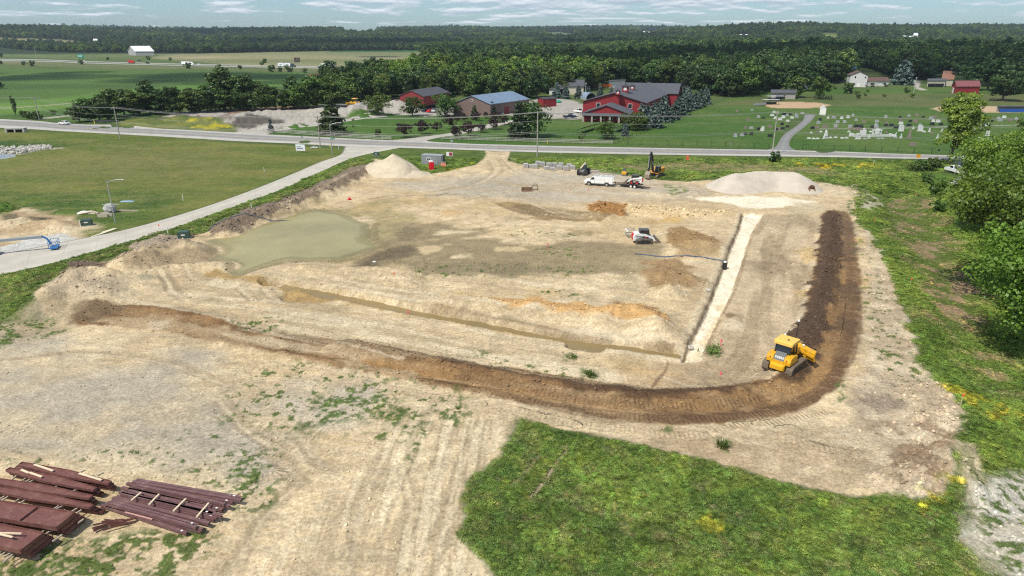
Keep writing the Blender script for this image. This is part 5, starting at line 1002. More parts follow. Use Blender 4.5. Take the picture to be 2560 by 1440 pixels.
lim = np.interp(pxs, [-900,0,150,400,560,700,820,1066,1080,1500,3400], [122,124,131,132,133,130,128,127,126,126,126])
keep = pys < lim
# clearings on the hillsides
hz_ = hgt(fx, fy); ppx, ppy = proj(fx, fy, hz_)
for (cx, cy, rx, ry, kk_) in CLEAR:
    keep &= ((ppx-cx)/rx)**2+((ppy-cy)/ry)**2 > 1
fx, fy, fs = fx[keep], fy[keep], fs[keep]
wood('forest', fx, fy, fs, 'wooded hills reaching to the horizon', bright=(.55*sst(150, 500, fx)*sst(2600, 1700, fy)))  # bright: sunlit right-hand hillside put into the crown tint
# ------------------------------------------------------------------ big trees on the right
proto('near0', 'broad', 15, 14, 201, F_NEAR, 240, 150, .36, lobes=11, low=.20)
proto('near1', 'broad', 16, 13.5, 202, F_NEAR, 240, 145, .37, lobes=12, low=.27)
proto('near2', 'broad', 17, 14, 203, F_NEAR, 230, 130, .42, lobes=12, low=.18)
p = at(2620, 880); plant_tree('near0', p.x, p.y, 1.03, 'near_tree', 'large leafy tree at the right edge, nearest and lowest of the big ones', 'tree', 'big trees at the right edge', 1.0)
p = at(2500, 728); plant_tree('near1', p.x, p.y, 1.14, 'near_tree', 'large leafy tree at the right edge casting shade on the bank', 'tree', 'big trees at the right edge', 2.0)
p = at(2680, 690); plant_tree('near2', p.x, p.y, 1.1, 'near_tree', 'large leafy tree cut by the right edge behind the nearest one', 'tree', 'big trees at the right edge', 2.6)
p = at(2505, 590); plant_tree('near2', p.x, p.y, 1.0, 'near_tree', 'leafy tree right of the parked pickup and trailer', 'tree', 'big trees at the right edge', 4.0)
p = at(2600, 560); plant_tree('near0', p.x, p.y, 1.34, 'near_tree', 'farthest big leafy tree against the burial ground at right edge', 'tree', 'big trees at the right edge', 5.2)
p = at(2545, 650); plant_tree('near1', p.x, p.y, .95, 'near_tree', 'middle leafy tree of the clump at the right edge', 'tree', 'big trees at the right edge', .4)
proto('road0', 'broad', 19, 10.5, 204, F_NEAR, 150, 90, .55, lobes=9, low=.16, trunk_r=.35)
for me in KIND['road0']:
    n_ = len(me.vertices); co = np.empty(n_*3, np.float32); me.vertices.foreach_get('co', co); co = co.reshape(-1, 3)
    z_ = co[:, 2]; co[:, 0] += .02*z_*z_-.14*z_*(z_ > 0); co[:, 1] *= 1; me.vertices.foreach_set('co', co.ravel()); me.update()
p = at(2374, 414); plant_tree('road0', p.x, p.y, 1.02, 'roadside_tree', 'tall irregular tree leaning right beside the county road above the pickup', 'tree', None, 0.0)

# ------------------------------------------------------------------ clumps of weeds that one can tell apart, and the cover made of such clumps
def clump_mesh(seed, n, r, h, leaf, kind):
    rng_ = np.random.default_rng(seed)
    if kind == 'leafy':
        c = [(rng_.normal()*r*.4, rng_.normal()*r*.4, h*(.25+.4*rng_.random())) for _ in range(n//10)]; V, F_, lv = leaf_cloud(c, [r*.45]*len(c), 10, leaf, rng_, flat=h/r*.6, up=.7)
    else:
        a = rng_.random(n)*6.28; rr = r*rng_.random(n)**.7*.5; b0 = np.stack([np.cos(a)*rr, np.sin(a)*rr, np.zeros(n)], 1); lean = np.stack([np.cos(a), np.sin(a), np.zeros(n)], 1)*(rng_.random(n)*h*.7)[:, None]
        tip = b0+lean+np.array([0, 0, 1])*(h*(.6+.5*rng_.random(n)))[:, None]; w_ = np.stack([-np.sin(a), np.cos(a), np.zeros(n)], 1)*leaf*.5
        V = np.stack([b0-w_, b0+w_, tip+w_*.3, tip-w_*.3], 1).reshape(-1, 3); F_ = np.arange(n*4).reshape(-1, 4); lv = np.repeat(rng_.random(n), 4)
    V[:, 2] = np.maximum(V[:, 2], -.02); return V, F_, lv
def weed(px, py, sc, seed, kind, label, name='weed_clump'):
    V, F_, lv = clump_mesh(seed, 220 if kind == 'leafy' else 160, 1.0, .55, .16 if kind == 'leafy' else .05, kind)
    o_ = np_mesh(name, V, F_, [F_WEED], {'leaf': ('FLOAT', lv)}); p_ = at(px, py); o_.location = p_; o_.scale = (sc,)*3; o_.rotation_euler = (0, 0, random.random()*6)
    return tag(o_, label, 'weeds')
w0 = weed(1786, 882, 1.25, 1, 'leafy', 'green weed clump at the right side of the white trench end')
w1 = weed(1431, 896, .8, 2, 'leafy', 'small green weed clump on the tan ground above the brown track')
w2 = weed(1476, 940, 1.0, 3, 'blade', 'grassy weed clump touching the upper edge of the brown track')
w3 = weed(1806, 1118, 1.0, 4, 'blade', 'grassy weed clump between brown track and lush patch')
dYr = np.abs(np.gradient(rowY)); area_ = np.repeat(dYr, nc)*(np.abs(np.gradient(colT)).mean())*(np.repeat(rowY, nc)*CP+CAM_H*SP)
tt = X/np.maximum(Y, 1); inside = (np.abs(X/(Y*CP+CAM_H*SP)) < .86) & (Y > 29) & (Y < 190)
dens = np.where(inside, 21.0*np.minimum(1, (44/Y))**1.3, 0)*sst(.30, .8, GW)
w_ = dens*area_; tot = int(w_.sum()); pick = RNG.random(X.size) < 0; num = RNG.poisson(w_)
ix = np.repeat(np.arange(X.size), num)
jx = X[ix]+(RNG.random(len(ix))-.5)*.25*(Y[ix]/60); jy = Y[ix]+(RNG.random(len(ix))-.5)*dYr[np.minimum(ix//nc, nr-1)]
sz = (.20+.28*RNG.random(len(ix))**1.6)*np.clip(Y[ix]/44, 1, 3)**.62*(.38+.62*sst(.6, .97, GW[ix]))*np.where(GW[ix] > .9, .8, 1.0)
ref = np.array([.068, .100, .020]); tn = 1.25*(lambda r: r*np.minimum(1, 5.0/r.max(1))[:, None])(np.maximum(C[ix]/ref, .5))*np.where((C[ix][:, :1] > .2) & (C[ix][:, 2:] < .04) & (RNG.random((len(ix), 1)) < .45), .35, 1)*(.72+.6*RNG.random(len(ix)))[:, None]
big = RNG.random(len(ix)) < .02; sz = np.where(big, sz*1.6, sz)
idx_ = np.where(RNG.random(len(ix)) < .72, RNG.integers(0, 2, len(ix)), RNG.integers(2, 4, len(ix)))
scatter('weeds_and_grass', np.stack([jx, jy, Z[ix]-.02], 1), np.stack([sz, sz, sz*(.7+.5*RNG.random(len(ix)))], 1), RNG.random(len(ix))*6.28, idx_, np.concatenate([tn, np.ones((len(ix), 1))], 1), [w0, w1, w2, w3], 'low green weeds and tufts covering banks and verges', tilt=.15)
print('tufts', len(ix))
# taller grass heads on the verges near and far
# ------------------------------------------------------------------ stones
def stone_mat():
    m = bpy.data.materials.new('stone'); m.use_nodes = True; t = m.node_tree; b = t.nodes['Principled BSDF']; b.inputs['Roughness'].default_value = .9
    ti = t.nodes.new('ShaderNodeAttribute'); ti.attribute_type = 'INSTANCER'; ti.attribute_name = 'tint'; mx = t.nodes.new('ShaderNodeMixRGB'); mx.inputs[1].default_value = (.46,.43,.37,1)
    t.links.new(ti.outputs['Alpha'], mx.inputs[0]); t.links.new(ti.outputs['Color'], mx.inputs[2])
    n_ = t.nodes.new('ShaderNodeTexNoise'); n_.inputs['Scale'].default_value = 5; mr2 = t.nodes.new('ShaderNodeMapRange'); mr2.inputs['To Min'].default_value = .7; mr2.inputs['To Max'].default_value = 1.25; t.links.new(n_.outputs[0], mr2.inputs['Value'])
    v = t.nodes.new('ShaderNodeVectorMath'); v.operation = 'SCALE'; t.links.new(mx.outputs[0], v.inputs[0]); t.links.new(mr2.outputs[0], v.inputs['Scale']); t.links.new(v.outputs[0], b.inputs['Base Color']); return m
STONE = stone_mat()
def rock(px, py, s, seed, label):
    rr = random.Random(seed); mb = MB(); mb.ball((0, 0, .25), .5, 7, 5, (1, .8, .6)); mb.v = [(x*(1+rr.uniform(-.25, .25)), y*(1+rr.uniform(-.25, .25)), z*(1+rr.uniform(-.2, .2))) for x, y, z in mb.v]
    o_ = mb.build('boulder', STONE); o_.location = at(px, py); o_.scale = (s,)*3; return tag(o_, label, 'stone', 'pale stones')
r0 = rock(60, 372, 2.0, 1, 'pale stone of the creek bank, larger one left'); r1 = rock(100, 368, 1.6, 2, 'pale stone of the creek bank, smaller one right'); r2 = rock(1726, 862, .9, 3, 'pale stone at the lower left edge of the white trench'); r3 = rock(1771, 728, .7, 4, 'pale stone at the left edge of the white trench, halfway')
dens = np.where(inside & (Y < 150), (1.7*sst(.5, .56, BW)*(GW < .4)*(Y < 100)*(nC > .45)+2.6*sst(.6, 1.0, BW)*(GW < .4)*(.2+RG*7)+.25*(GW < .2)*sst(.4, .7, BW)*(nB > .5))*np.minimum(1, 55/Y), 0)
ix = np.repeat(np.arange(X.size), RNG.poisson(dens*area_)); print('stones', len(ix))
jx = X[ix]+(RNG.random(len(ix))-.5)*.3; jy = Y[ix]+(RNG.random(len(ix))-.5)*dYr[ix//nc]
sz = (.06+.33*RNG.random(len(ix))**5)*np.clip(Y[ix]/60, 1, 2.5)**.7*(.7+1.2*np.clip(RG[ix], 0, .4))
tn = np.clip(C[ix]*(.75+.75*RNG.random(len(ix)))[:, None], 0, .75)
scatter('rubble', np.stack([jx, jy, Z[ix]-.01], 1), np.stack([sz]*3, 1), RNG.random(len(ix))*6.28, RNG.integers(0, 4, len(ix)), np.concatenate([tn, np.ones((len(ix), 1))], 1), [r0, r1, r2, r3], 'loose stones and clods over the heaps and banks', tilt=.6)
# riprap along the creek
n_ = 420; lx = RNG.random(n_); ps = [at(-60+190*a_, 377-10*a_+RNG.normal()*2.0) for a_ in lx]
scatter('riprap', np.array([tuple(q) for q in ps]), .35+.9*RNG.random(n_), RNG.random(n_)*6.28, RNG.integers(0, 4, n_), np.concatenate([np.array([(.44,.42,.37)])*(.6+.7*RNG.random((n_, 1))), np.ones((n_, 1))], 1), [r0, r1, r2, r3], 'riprap stones along the creek at the left edge', tilt=.5)

# ------------------------------------------------------------------ fair-weather clouds over the fields; they shade the ground below
cl = bpy.data.materials.new('cloud'); cl.use_nodes = True; cl.node_tree.nodes['Principled BSDF'].inputs['Base Color'].default_value = (.85,.86,.88,1); cl.node_tree.nodes['Principled BSDF'].inputs['Roughness'].default_value = 1; cl.node_tree.nodes['Principled BSDF'].inputs['Alpha'].default_value = .38
HC = 1050.0; mb = MB(); rc = random.Random(4); k_ = HC/math.tan(SUN_EL)
def cloud(cx, cy, rx, ry, n=26):
    for _ in range(n):
        a = rc.random()*6.28; q = rc.random()**.6; r_ = (min(rx, ry)*.24)*(1.15-.5*q)*(.7+.6*rc.random())
        mb.ball((cx-SH.x*k_+math.cos(a)*q*rx, cy-SH.y*k_+math.sin(a)*q*ry, HC+(1-q)*60), r_, 12, 7, (1.5, 1.5, .4))
cloud(-330, 560, 290, 105, 34); cloud(-70, 585, 120, 55, 18); cloud(-700, 520, 180, 110, 18)
cloud(-450, 1950, 420, 260, 40); cloud(300, 1750, 380, 200, 40); cloud(60, 2500, 600, 160, 40)
cloud(430, 760, 260, 230, 34); cloud(150, 640, 170, 120, 22); cloud(640, 560, 170, 120, 20)
cloud(-1500, 3000, 500, 350, 30); cloud(1500, 3600, 600, 300, 30); cloud(900, 1900, 260, 90, 16); cloud(-60, 1150, 160, 120, 16)
tag(mb.build('clouds', cl, smooth=True), 'scattered white fair-weather clouds above the fields', kind='stuff')
# ------------------------------------------------------------------ buildings
def V2(p): return Vector((p[0], p[1], 0))
ROOFG = mat('roof_grey', (.085,.088,.10), .7, bump=.2, bscale=3, var=.08, vscale=.6)
ROOFB = mat('roof_blue_grey', (.22,.30,.40), .35, metal=.3, var=.12, vscale=.3)
ROOFD = mat('roof_dark', (.07,.072,.082), .8, var=.1); ROOFBR = mat('roof_brown', (.12,.072,.058), .85, var=.15); ROOFO = mat('roof_rust', (.24,.125,.085), .8, var=.12)
RED = mat('red_siding', (.26,.022,.026), .6, var=.06, vscale=.4); REDD = mat('red_siding_old', (.21,.028,.03), .7, var=.1); BRN = mat('brown_siding', (.20,.135,.12), .7, var=.06, vscale=.5)
WHT = mat('white_siding', (.72,.71,.67), .6, var=.05, vscale=.5); CRM = mat('cream_siding', (.58,.52,.42), .7, var=.05); TRIM = mat('white_trim', (.75,.74,.70), .5); GLASS = mat('window_glass', (.02,.025,.03), .08, spec=.6)
GREYM = mat('grey_metal', (.36,.37,.38), .5, metal=.4); WROOF = mat('white_roof', (.74,.75,.76), .5, var=.05); TIMB = mat('timber', (.46,.37,.25), .8, var=.2); OLDW = mat('weathered_wood', (.36,.34,.31), .9, var=.2, vscale=2); STN = mat('stone_wall', (.34,.28,.23), .9, var=.35, vscale=2.5)
DARKM = mat('dark_opening', (.015,.015,.016), .9)  # near-black panels, painted shade of the insides of openings
def gable(name, label, A, B, D, eave, top, wall, roof, cat='building', group=None, over=.5, wins=(), doors=(), z0=None, trimc=None, th=.22):
    """A, B front corners, D depth vector: ridge runs along D over the middle of A-B. wins: (wall, u, z, w, h)"""
    A = V2(A); B = V2(B); D = V2(D); z0 = zat(A.x, A.y) if z0 is None else z0
    r = thing(name, label, cat, (A.x, A.y, z0), 0, group); u = B-A; w = u.length; d = D.length; uu = u/w; dd = D/d
    def P(a, b, z): q = uu*a+dd*b; return (q.x, q.y, z)
    mb = MB(); pr = [(0, -.5), (w, -.5), (w, eave), (w/2, top), (0, eave)]; vs = [P(a, 0, z) for a, z in pr]+[P(a, d, z) for a, z in pr]
    mb.add(vs, [(0,1,2,3,4), (9,8,7,6,5), (1,6,7,2), (5,0,4,9), (2,7,8,3), (3,8,9,4)]); wl = mb.build('wall', wall, r)
    mb = MB(); sl = (top-eave)/(w/2)
    for s in (-1, 1):
        e = w/2+s*(w/2+over); ze = eave-sl*over; v = [P(w/2, -over, top+.04), P(e, -over, ze+.04), P(e, d+over, ze+.04), P(w/2, d+over, top+.04)]; t_ = [(x, y, z+th) for x, y, z in v]
        mb.add(v+t_, [(0,1,2,3), (7,6,5,4), (0,4,5,1), (1,5,6,2), (2,6,7,3), (3,7,4,0)])
    rf = mb.build('roof', roof, r)
    def opening(side, a, z, ww, hh, nm, m, fr=True):
        if side == 'f': c = P(a, 0, z); n_ = -dd; t_ = uu
        elif side == 'r': c = P(w, a, z); n_ = uu; t_ = dd
        elif side == 'l': c = P(0, a, z); n_ = -uu; t_ = dd
        else: c = P(a, d, z); n_ = dd; t_ = uu
        c = Vector(c); M = Matrix.Translation(c) @ Matrix((( t_.x, n_.x, 0, 0), (t_.y, n_.y, 0, 0), (0, 0, 1, 0), (0, 0, 0, 1)))
        f_ = MB(); f_.box(-ww/2-.12, -.02, -hh/2-.12, ww/2+.12, .07, hh/2+.12, M) if fr else None
        if fr: fo = f_.build('window' if nm == 'pane' else nm, TRIM, r); MB().box(-ww/2, .05, -hh/2, ww/2, .09, hh/2, M).build('pane' if nm == 'pane' else 'panel', m, fo)
        else: MB().box(-ww/2, -.02, -hh/2, ww/2, .08, hh/2, M).build(nm, m, r)
    for q in wins: opening(q[0], q[1], q[2], q[3], q[4], 'pane', GLASS)
    for q in doors: opening(q[0], q[1], q[2], q[3], q[4], 'door', q[5] if len(q) > 5 else TRIM, False)
    return r, P
# big red barn: main hall, rear wing, porch in front
A, B, DD = (29.8, 295.2), (54.6, 288.0), (26.5, 66)
barn, P = gable('red_barn', 'large red barn with grey roof, cupolas and a cross wing', A, B, DD, 6.1, 9.7, RED, ROOFG, over=.7, wins=(('f', 6.4, 4.7, 1.5, 1.7), ('f', 19.6, 4.7, 1.5, 1.7)), trimc=TRIM)
def sub_gable(parent, base, A, B, D, eave, top, wall, roof, over=.6):
    r, P_ = gable('tmp', None, A, B, D, eave, top, wall, roof, over=over, z0=0)
    for ch in list(r.children):
        ch.parent = parent; ch.location = Vector((A[0]-base[0], A[1]-base[1], 0.0))
    bpy.data.objects.remove(r)
u_ = np.array([24.8, -7.2])/25.82; d_ = np.array([.29, .957])
c1 = np.array([82.0, 347.5])
sub_gable(barn, A, tuple(c1-d_*13), tuple(c1+d_*13), tuple(-u_*30), 6.1, 9.75, RED, ROOFG)
for px, py, s in ((1545, 235, .8), (1563.5, 229, 1.25), (1581, 223, .9)):
    x, y = G(px, py, 9.6); x -= A[0]; y -= A[1]; M = Matrix.Translation((x, y, 9.3)) @ Matrix.Rotation(math.atan2(-7.2, 24.8), 4, 'Z')
    c = MB().box(-1*s, -1*s, 0, 1*s, 1*s, 2.0*s, M).build('cupola', RED, barn); MB().box(-.5*s, -1.05*s, .7*s, .5*s, 1.05*s, 1.7*s, M).build('louvre', TRIM, c)
    MB().prism([(-1.5*s, 2.0*s), (1.5*s, 2.0*s), (0, 3.0*s)], -1.4*s, 1.4*s).build('cupola_roof', ROOFG, c).matrix_local = M
pA = G(1460, 285, 2.9); pB = G(1572, 288, 2.9); po, PP_ = gable('porch_wing', None, pA, pB, (3.6, 12.0), 3.3, 6.3, RED, ROOFG, over=.5, z0=0)
for ch in list(po.children): ch.parent = barn; ch.location = Vector((pA[0]-A[0], pA[1]-A[1], 0))
bpy.data.objects.remove(po)
w_ = (V2(pB)-V2(pA)); nrm = Vector((w_.y, -w_.x, 0)).normalized()
mb = MB(); q0 = V2(pA)-V2(A)+nrm*2.4
for k in range(6): q = q0+w_*(k/5); mb.box(q.x-.3, q.y-.3, 0, q.x+.3, q.y+.3, 2.6)
mb.build('porch_posts', mat('porch_stone', (.42,.38,.32), .9, var=.3), barn)
M = Matrix.Translation(q0+Vector((0,0,2.6))) @ Matrix.Rotation(math.atan2(w_.y, w_.x), 4, 'Z'); MB().add([M @ Vector(v) for v in ((-.4,-.5,0),(w_.length+.4,-.5,0),(w_.length+.4,2.5,.65),(-.4,2.5,.65),(-.4,-.5,.2),(w_.length+.4,-.5,.2),(w_.length+.4,2.5,.85),(-.4,2.5,.85))], [(3,2,1,0),(4,5,6,7),(0,1,5,4),(1,2,6,5),(2,3,7,6),(3,0,4,7)]).build('porch_roof', ROOFG, barn)
for k in range(4):
    q = V2(pA)-V2(A)+w_*(.22+k*.19)+nrm*.05; M = Matrix.Translation(q) @ Matrix.Rotation(math.atan2(w_.y, w_.x), 4, 'Z'); f = MB().box(-.9, -.06, .9, .9, .05, 2.3, M).build('window', TRIM, barn); MB().box(-.75, -.1, 1.05, .75, .0, 2.15, M).build('pane', GLASS, f)
e0 = G(1134, 258.6, 5); e1 = G(1226, 261, 5); e2 = G(1328, 248, 5)
gable('brown_building', 'long brown metal building with pale blue-grey roof', e0, e1, (e2[0]-e1[0]-1, e2[1]-e1[1]), 5, 8.2, BRN, ROOFB, over=.35, wins=(('f', 8.2, 6.4, .7, .7),), doors=(('r', 12, 1.6, 3.4, 3.2, REDD), ('r', 24, 1.6, 3.4, 3.2, REDD)))
gable('red_shed', 'red shed with dark roof behind the round trees', G(1001, 273), G(1060, 276), (9.5, 24), 3.6, 6.0, REDD, ROOFD, over=.4)
sh, _ = gable('small_red_shed', 'small red lean-to shed with two white doors by the barn yard', G(1344, 268), G(1358, 268), (6.5, 4), 3.6, 4.3, RED, ROOFD, over=.2)
q = at(1364, 266); t_ = thing('storage_tanks', 'two pale upright tanks beside the small red shed', 'tank', q); [MB().cyl((k*1.7, 0, 0), (k*1.7, 0, 2.6), .75, n=12).ball((k*1.7, 0, 2.6), .75, 10, 6, (1, 1, .5)).build('tank', mat('pale_plastic', (.6,.6,.57), .5), t_, smooth=True) for k in (0, 1)]
q = at(1478, 250); yaw = .35; mb = MB(); n_ = 12; ro, ri, L_ = 3.0, 2.85, 7.5
arc = [(math.cos(math.pi*k/n_)*ro, .6+math.sin(math.pi*k/n_)*ro) for k in range(n_+1)]+[(math.cos(math.pi*k/n_)*ri, .6+math.sin(math.pi*k/n_)*ri) for k in range(n_, -1, -1)]
for k in range(n_): a, b, c, d = arc[k], arc[k+1], arc[2*n_-k], arc[2*n_+1-k]; mb.prism([a, b, c, d], 0, L_)
t_ = thing('quonset_shelter', 'arched grey-blue shelter behind the red barn yard', 'shelter', q, yaw); mb.build('shell', mat('shelter_cover', (.20,.27,.36), .5), t_); MB().box(-3, 0, 0, -2.8, L_, .7).box(2.8, 0, 0, 3, L_, .7).build('base_wall', OLDW, t_); MB().box(-2.8, 5.5, .05, 2.8, 7, 2.4).build('stored_bales', mat('bales', (.12,.11,.09), .9), t_)
gable('white_bungalow', 'white house with grey roof seen left of the barn roof', G(1522, 221), G(1562, 219), (1.5, 11), 4.2, 4.3, WHT, ROOFD, 'house')
hA = G(1518, 222)
gable('gabled_house', 'white gabled house with brown roof among trees above the barn', G(1511, 212), G(1527, 211), (3, 12), 6.5, 9.5, WHT, ROOFBR, 'house', wins=(('f', 2.2, 5, 1, 1.4),))
gable('garden_house', 'pale house with grey roof behind the spruces of the yard', G(1398, 236), G(1400, 230), (14, 0), 4.5, 7.5, CRM, ROOFG, 'house', wins=(('r', 4, 2.5, 1.2, 1.2), ('r', 8, 2.5, 1.2, 1.2)))
gable('low_house', 'low white house at the left of the yard spruces', G(1373, 236), G(1374, 231), (10, 0), 3.0, 4.6, WHT, ROOFG, 'house')
gable('dark_roof_house', 'dark house half hidden behind the far end of the barn', G(1704, 224), G(1728, 223), (1, 9), 3.8, 5.8, mat('dark_siding', (.10,.09,.09), .8), ROOFD, 'house', wins=(('f', 2, 3.5, .9, 1.4),))
MB().box(-.05, 0, 0, .05, 11, 1.8).build('x', OLDW)
bpy.data.objects.remove(bpy.data.objects['x'])
t_ = MB().box(0, 0, 0, 11, .15, 1.9).build('orange_fence', mat('orange_mesh', (.55,.12,.03), .8)); t_.location = at(1486, 222)+Vector((0,0,1.0)); tag(t_, 'orange board fence between the spruces behind the barn', 'fence')
t_ = MB(); t_.ball((0, 0, .5), 1.6, 10, 6, (1.6, .8, .5)); o_ = t_.build('covered_stack', mat('green_tarp', (.02,.30,.22), .5), smooth=False); o_.location = at(1392, 257); tag(o_, 'low stack under a green tarpaulin in the barn yard', 'stack')
# white two storey house with long low part
hs, P = gable('white_farmhouse', 'white two-storey gabled house above the ball field', G(2122, 217), G(2165, 218), (2, 9), 7.4, 9.8, mat('house_siding', (.56,.56,.54), .7, var=.05), ROOFBR, 'house', wins=(('f', 3, 6.2, .9, 1.3), ('f', 9, 6.2, .9, 1.1), ('f', 2.4, 2.2, .9, 1.2)), doors=(('f', 5.6, 1.2, 1.7, 2.3),))
base = hs.location; b1 = G(2165, 216); b2 = G(2222, 212)
lo, _ = gable('tmp2', None, (b1[0], b1[1]+8), b1, (16.5, 3), 3.4, 5.4, WHT, ROOFBR, z0=0)
for ch in list(lo.children): ch.parent = hs; ch.location = Vector((b1[0]-base.x, b1[1]+8-base.y, 0))
bpy.data.objects.remove(lo)
q = at(2163, 218); t_ = MB(); [t_.box(k*1.6, 0, 0, k*1.6+.12, .12, 3.1) for k in range(6)]; t_.box(-.2, -.2, 1.2, 8.4, .3, 1.5).box(-.2, 0, 3.0, 8.4, 3, 3.15); o_ = t_.build('deck', OLDW, hs); o_.location = Vector((q.x-base.x, q.y-base.y, 0))
t_ = thing('blue_shelter', 'small blue-roofed tower shelter behind the white house', 'shelter', at(2127, 199), 0); MB().prism([(-2.6, 7.5), (2.6, 7.5), (1.2, 10), (-1.2, 10)], -2.5, 2.5).build('roof', mat('blue_roof', (.10,.18,.34), .5), t_); m_ = MB(); [m_.box(x-.15, y-.15, 0, x+.15, y+.15, 7.6) for x in (-2, 2) for y in (-2, 2)]; m_.build('posts', OLDW, t_)
rb, _ = gable('small_red_barn', 'small red barn with red roof and white trim by the far gardens', G(2377, 233), G(2388, 236), (14, 1), 4.6, 7.2, RED, mat('roof_dull_red', (.20,.07,.075), .7), 'barn', doors=(('f', 3.5, 1.8, 2.4, 3.2, TRIM), ('f', 1.2, 1.8, .25, 3.6, TRIM)))
gable('rust_roof_house', 'small house with rust-brown roof left of the small red barn', G(2352, 215), G(2354, 209), (7.5, 0), 4.2, 9, CRM, ROOFO, 'house')
gable('open_shed', 'tan open-sided shed with grey roof left of the small red barn', G(2317, 218), G(2317, 213), (11.5, 0), 4.0, 4.7, CRM, ROOFG, 'shed', doors=(('l', 5.7, 1.2, 10.6, 2.3, DARKM),))  # dark door panel paints the shade inside the open side
gable('white_cottage', 'white cottage with brown roof among the dark trees', G(2312, 189), G(2330, 191), (-2, 10), 7, 10, WHT, ROOFO, 'house', wins=(('f', 3, 4, 1.2, 1.6),))
gable('grey_shed', 'grey garden shed behind the left ball field', G(1927, 248), G(1927, 244), (13, 0), 3.2, 4.4, mat('shed_wall', (.40,.37,.32), .8), ROOFG, 'shed', doors=(('l', 5.0, 1.2, 5, 2.0, DARKM),))  # dark door panel is painted shade of the shed interior
gable('white_outbuilding', 'white outbuilding partly behind a tree left of the white house', G(1990, 222), G(1990, 216), (11, 0), 4, 6.6, WHT, ROOFG, 'house')
gable('cemetery_shed', 'small white gabled shed at the edge of the burial ground', G(2048.5, 287), G(2063.5, 288), (1.2, 3), 2.5, 3.7, WHT, WROOF, 'shed', over=.15)
gable('far_right_house', 'pale low house at the right edge among trees', G(2535, 200), G(2540, 190), (30, 0), 4, 6, WHT, ROOFG, 'house')
for i, (px, py) in enumerate(((1911, 262), (1925, 252))):
    q = at(px, py); t_ = thing('dugout', ('near' if i == 0 else 'far')+' flat-roofed dugout shelter at the left ball field', 'shelter', q, .05); MB().box(-1.2 if i else -.5, 0, 2.3, 7.6, 2.4, 2.45).build('roof', mat('dugout_roof', (.55,.57,.6), .5), t_); m_ = MB(); [m_.box(x, y, 0, x+.12, y+.12, 2.3) for x in (0, 3.3, 6.8) for y in (0, 2.1)]; m_.box(0, 2.1, 0, 6.9, 2.2, 1.2); m_.build('frame', mat('dark_steel', (.05,.05,.055), .5), t_)
q = at(2500, 281); t_ = thing('blue_dugout', 'blue and grey dugout at the right ball field edge', 'shelter', q, 0); MB().box(0, 0, 0, 16, .2, 1.5).build('blue_wall', mat('blue_board', (.02,.09,.36), .5), t_); MB().box(0, 2.6, 0, 16, 2.8, 2.4).build('back_wall', mat('grey_board', (.3,.3,.32), .6), t_); MB().box(0, .3, 2.4, 16, 3, 2.55).build('roof', ROOFG, t_)
q = at(1888, 265); t_ = thing('bleacher', 'small grey bench stand left of the ball field dugouts', 'bleacher', q, .2); [MB().box(k*1.1, 0, .3, k*1.1+.25, 2.2, 1.0+.1*k).build('seat', GREYM, t_) for k in range(6)]
q = at(870, 222); t_ = MB().prism([(-1.6, 0), (1.6, 0), (1.5, 6), (.9, 10.5), (-.9, 10.5), (-1.5, 6)], -1, 1).build('stone_chimney', STN); t_.location = q+Vector((0,0,2)); 
t_.location = (0, 0, 0); hs2, _ = gable('hidden_house', 'brown-roofed house with tall stone chimney buried in the trees', G(828, 224), G(848, 226), (10, 3), 6, 11, CRM, ROOFBR, 'house'); t_.name = 'chimney'; t_.parent = hs2; t_.location = q-hs2.location+Vector((0, 0, 1))
gable('tan_roof_house', 'tan-roofed house peeping out of trees behind the treeline', G(766, 222), G(784, 224), (5, 8), 5, 9, CRM, ROOFO, 'house')
gable('white_field_barn', 'white-roofed barn beyond the highway fields', G(322, 138), G(340, 139), (27, 8), 7, 15, mat('barn_grey', (.36,.36,.36), .8), WROOF, 'barn', over=1.0)
def far_house(px, py, w, h, wall, roof, label, eave=.5):
    if py < 110 and px > 1500: w *= .7; h *= .62
    q = at(px, py-2); gable('far_house', label, (q.x-w/2, q.y), (q.x-w/2, q.y-8), (w, 0), h*.55, h, wall, roof, 'house', 'far houses on the wooded hills', z0=q.z+2)
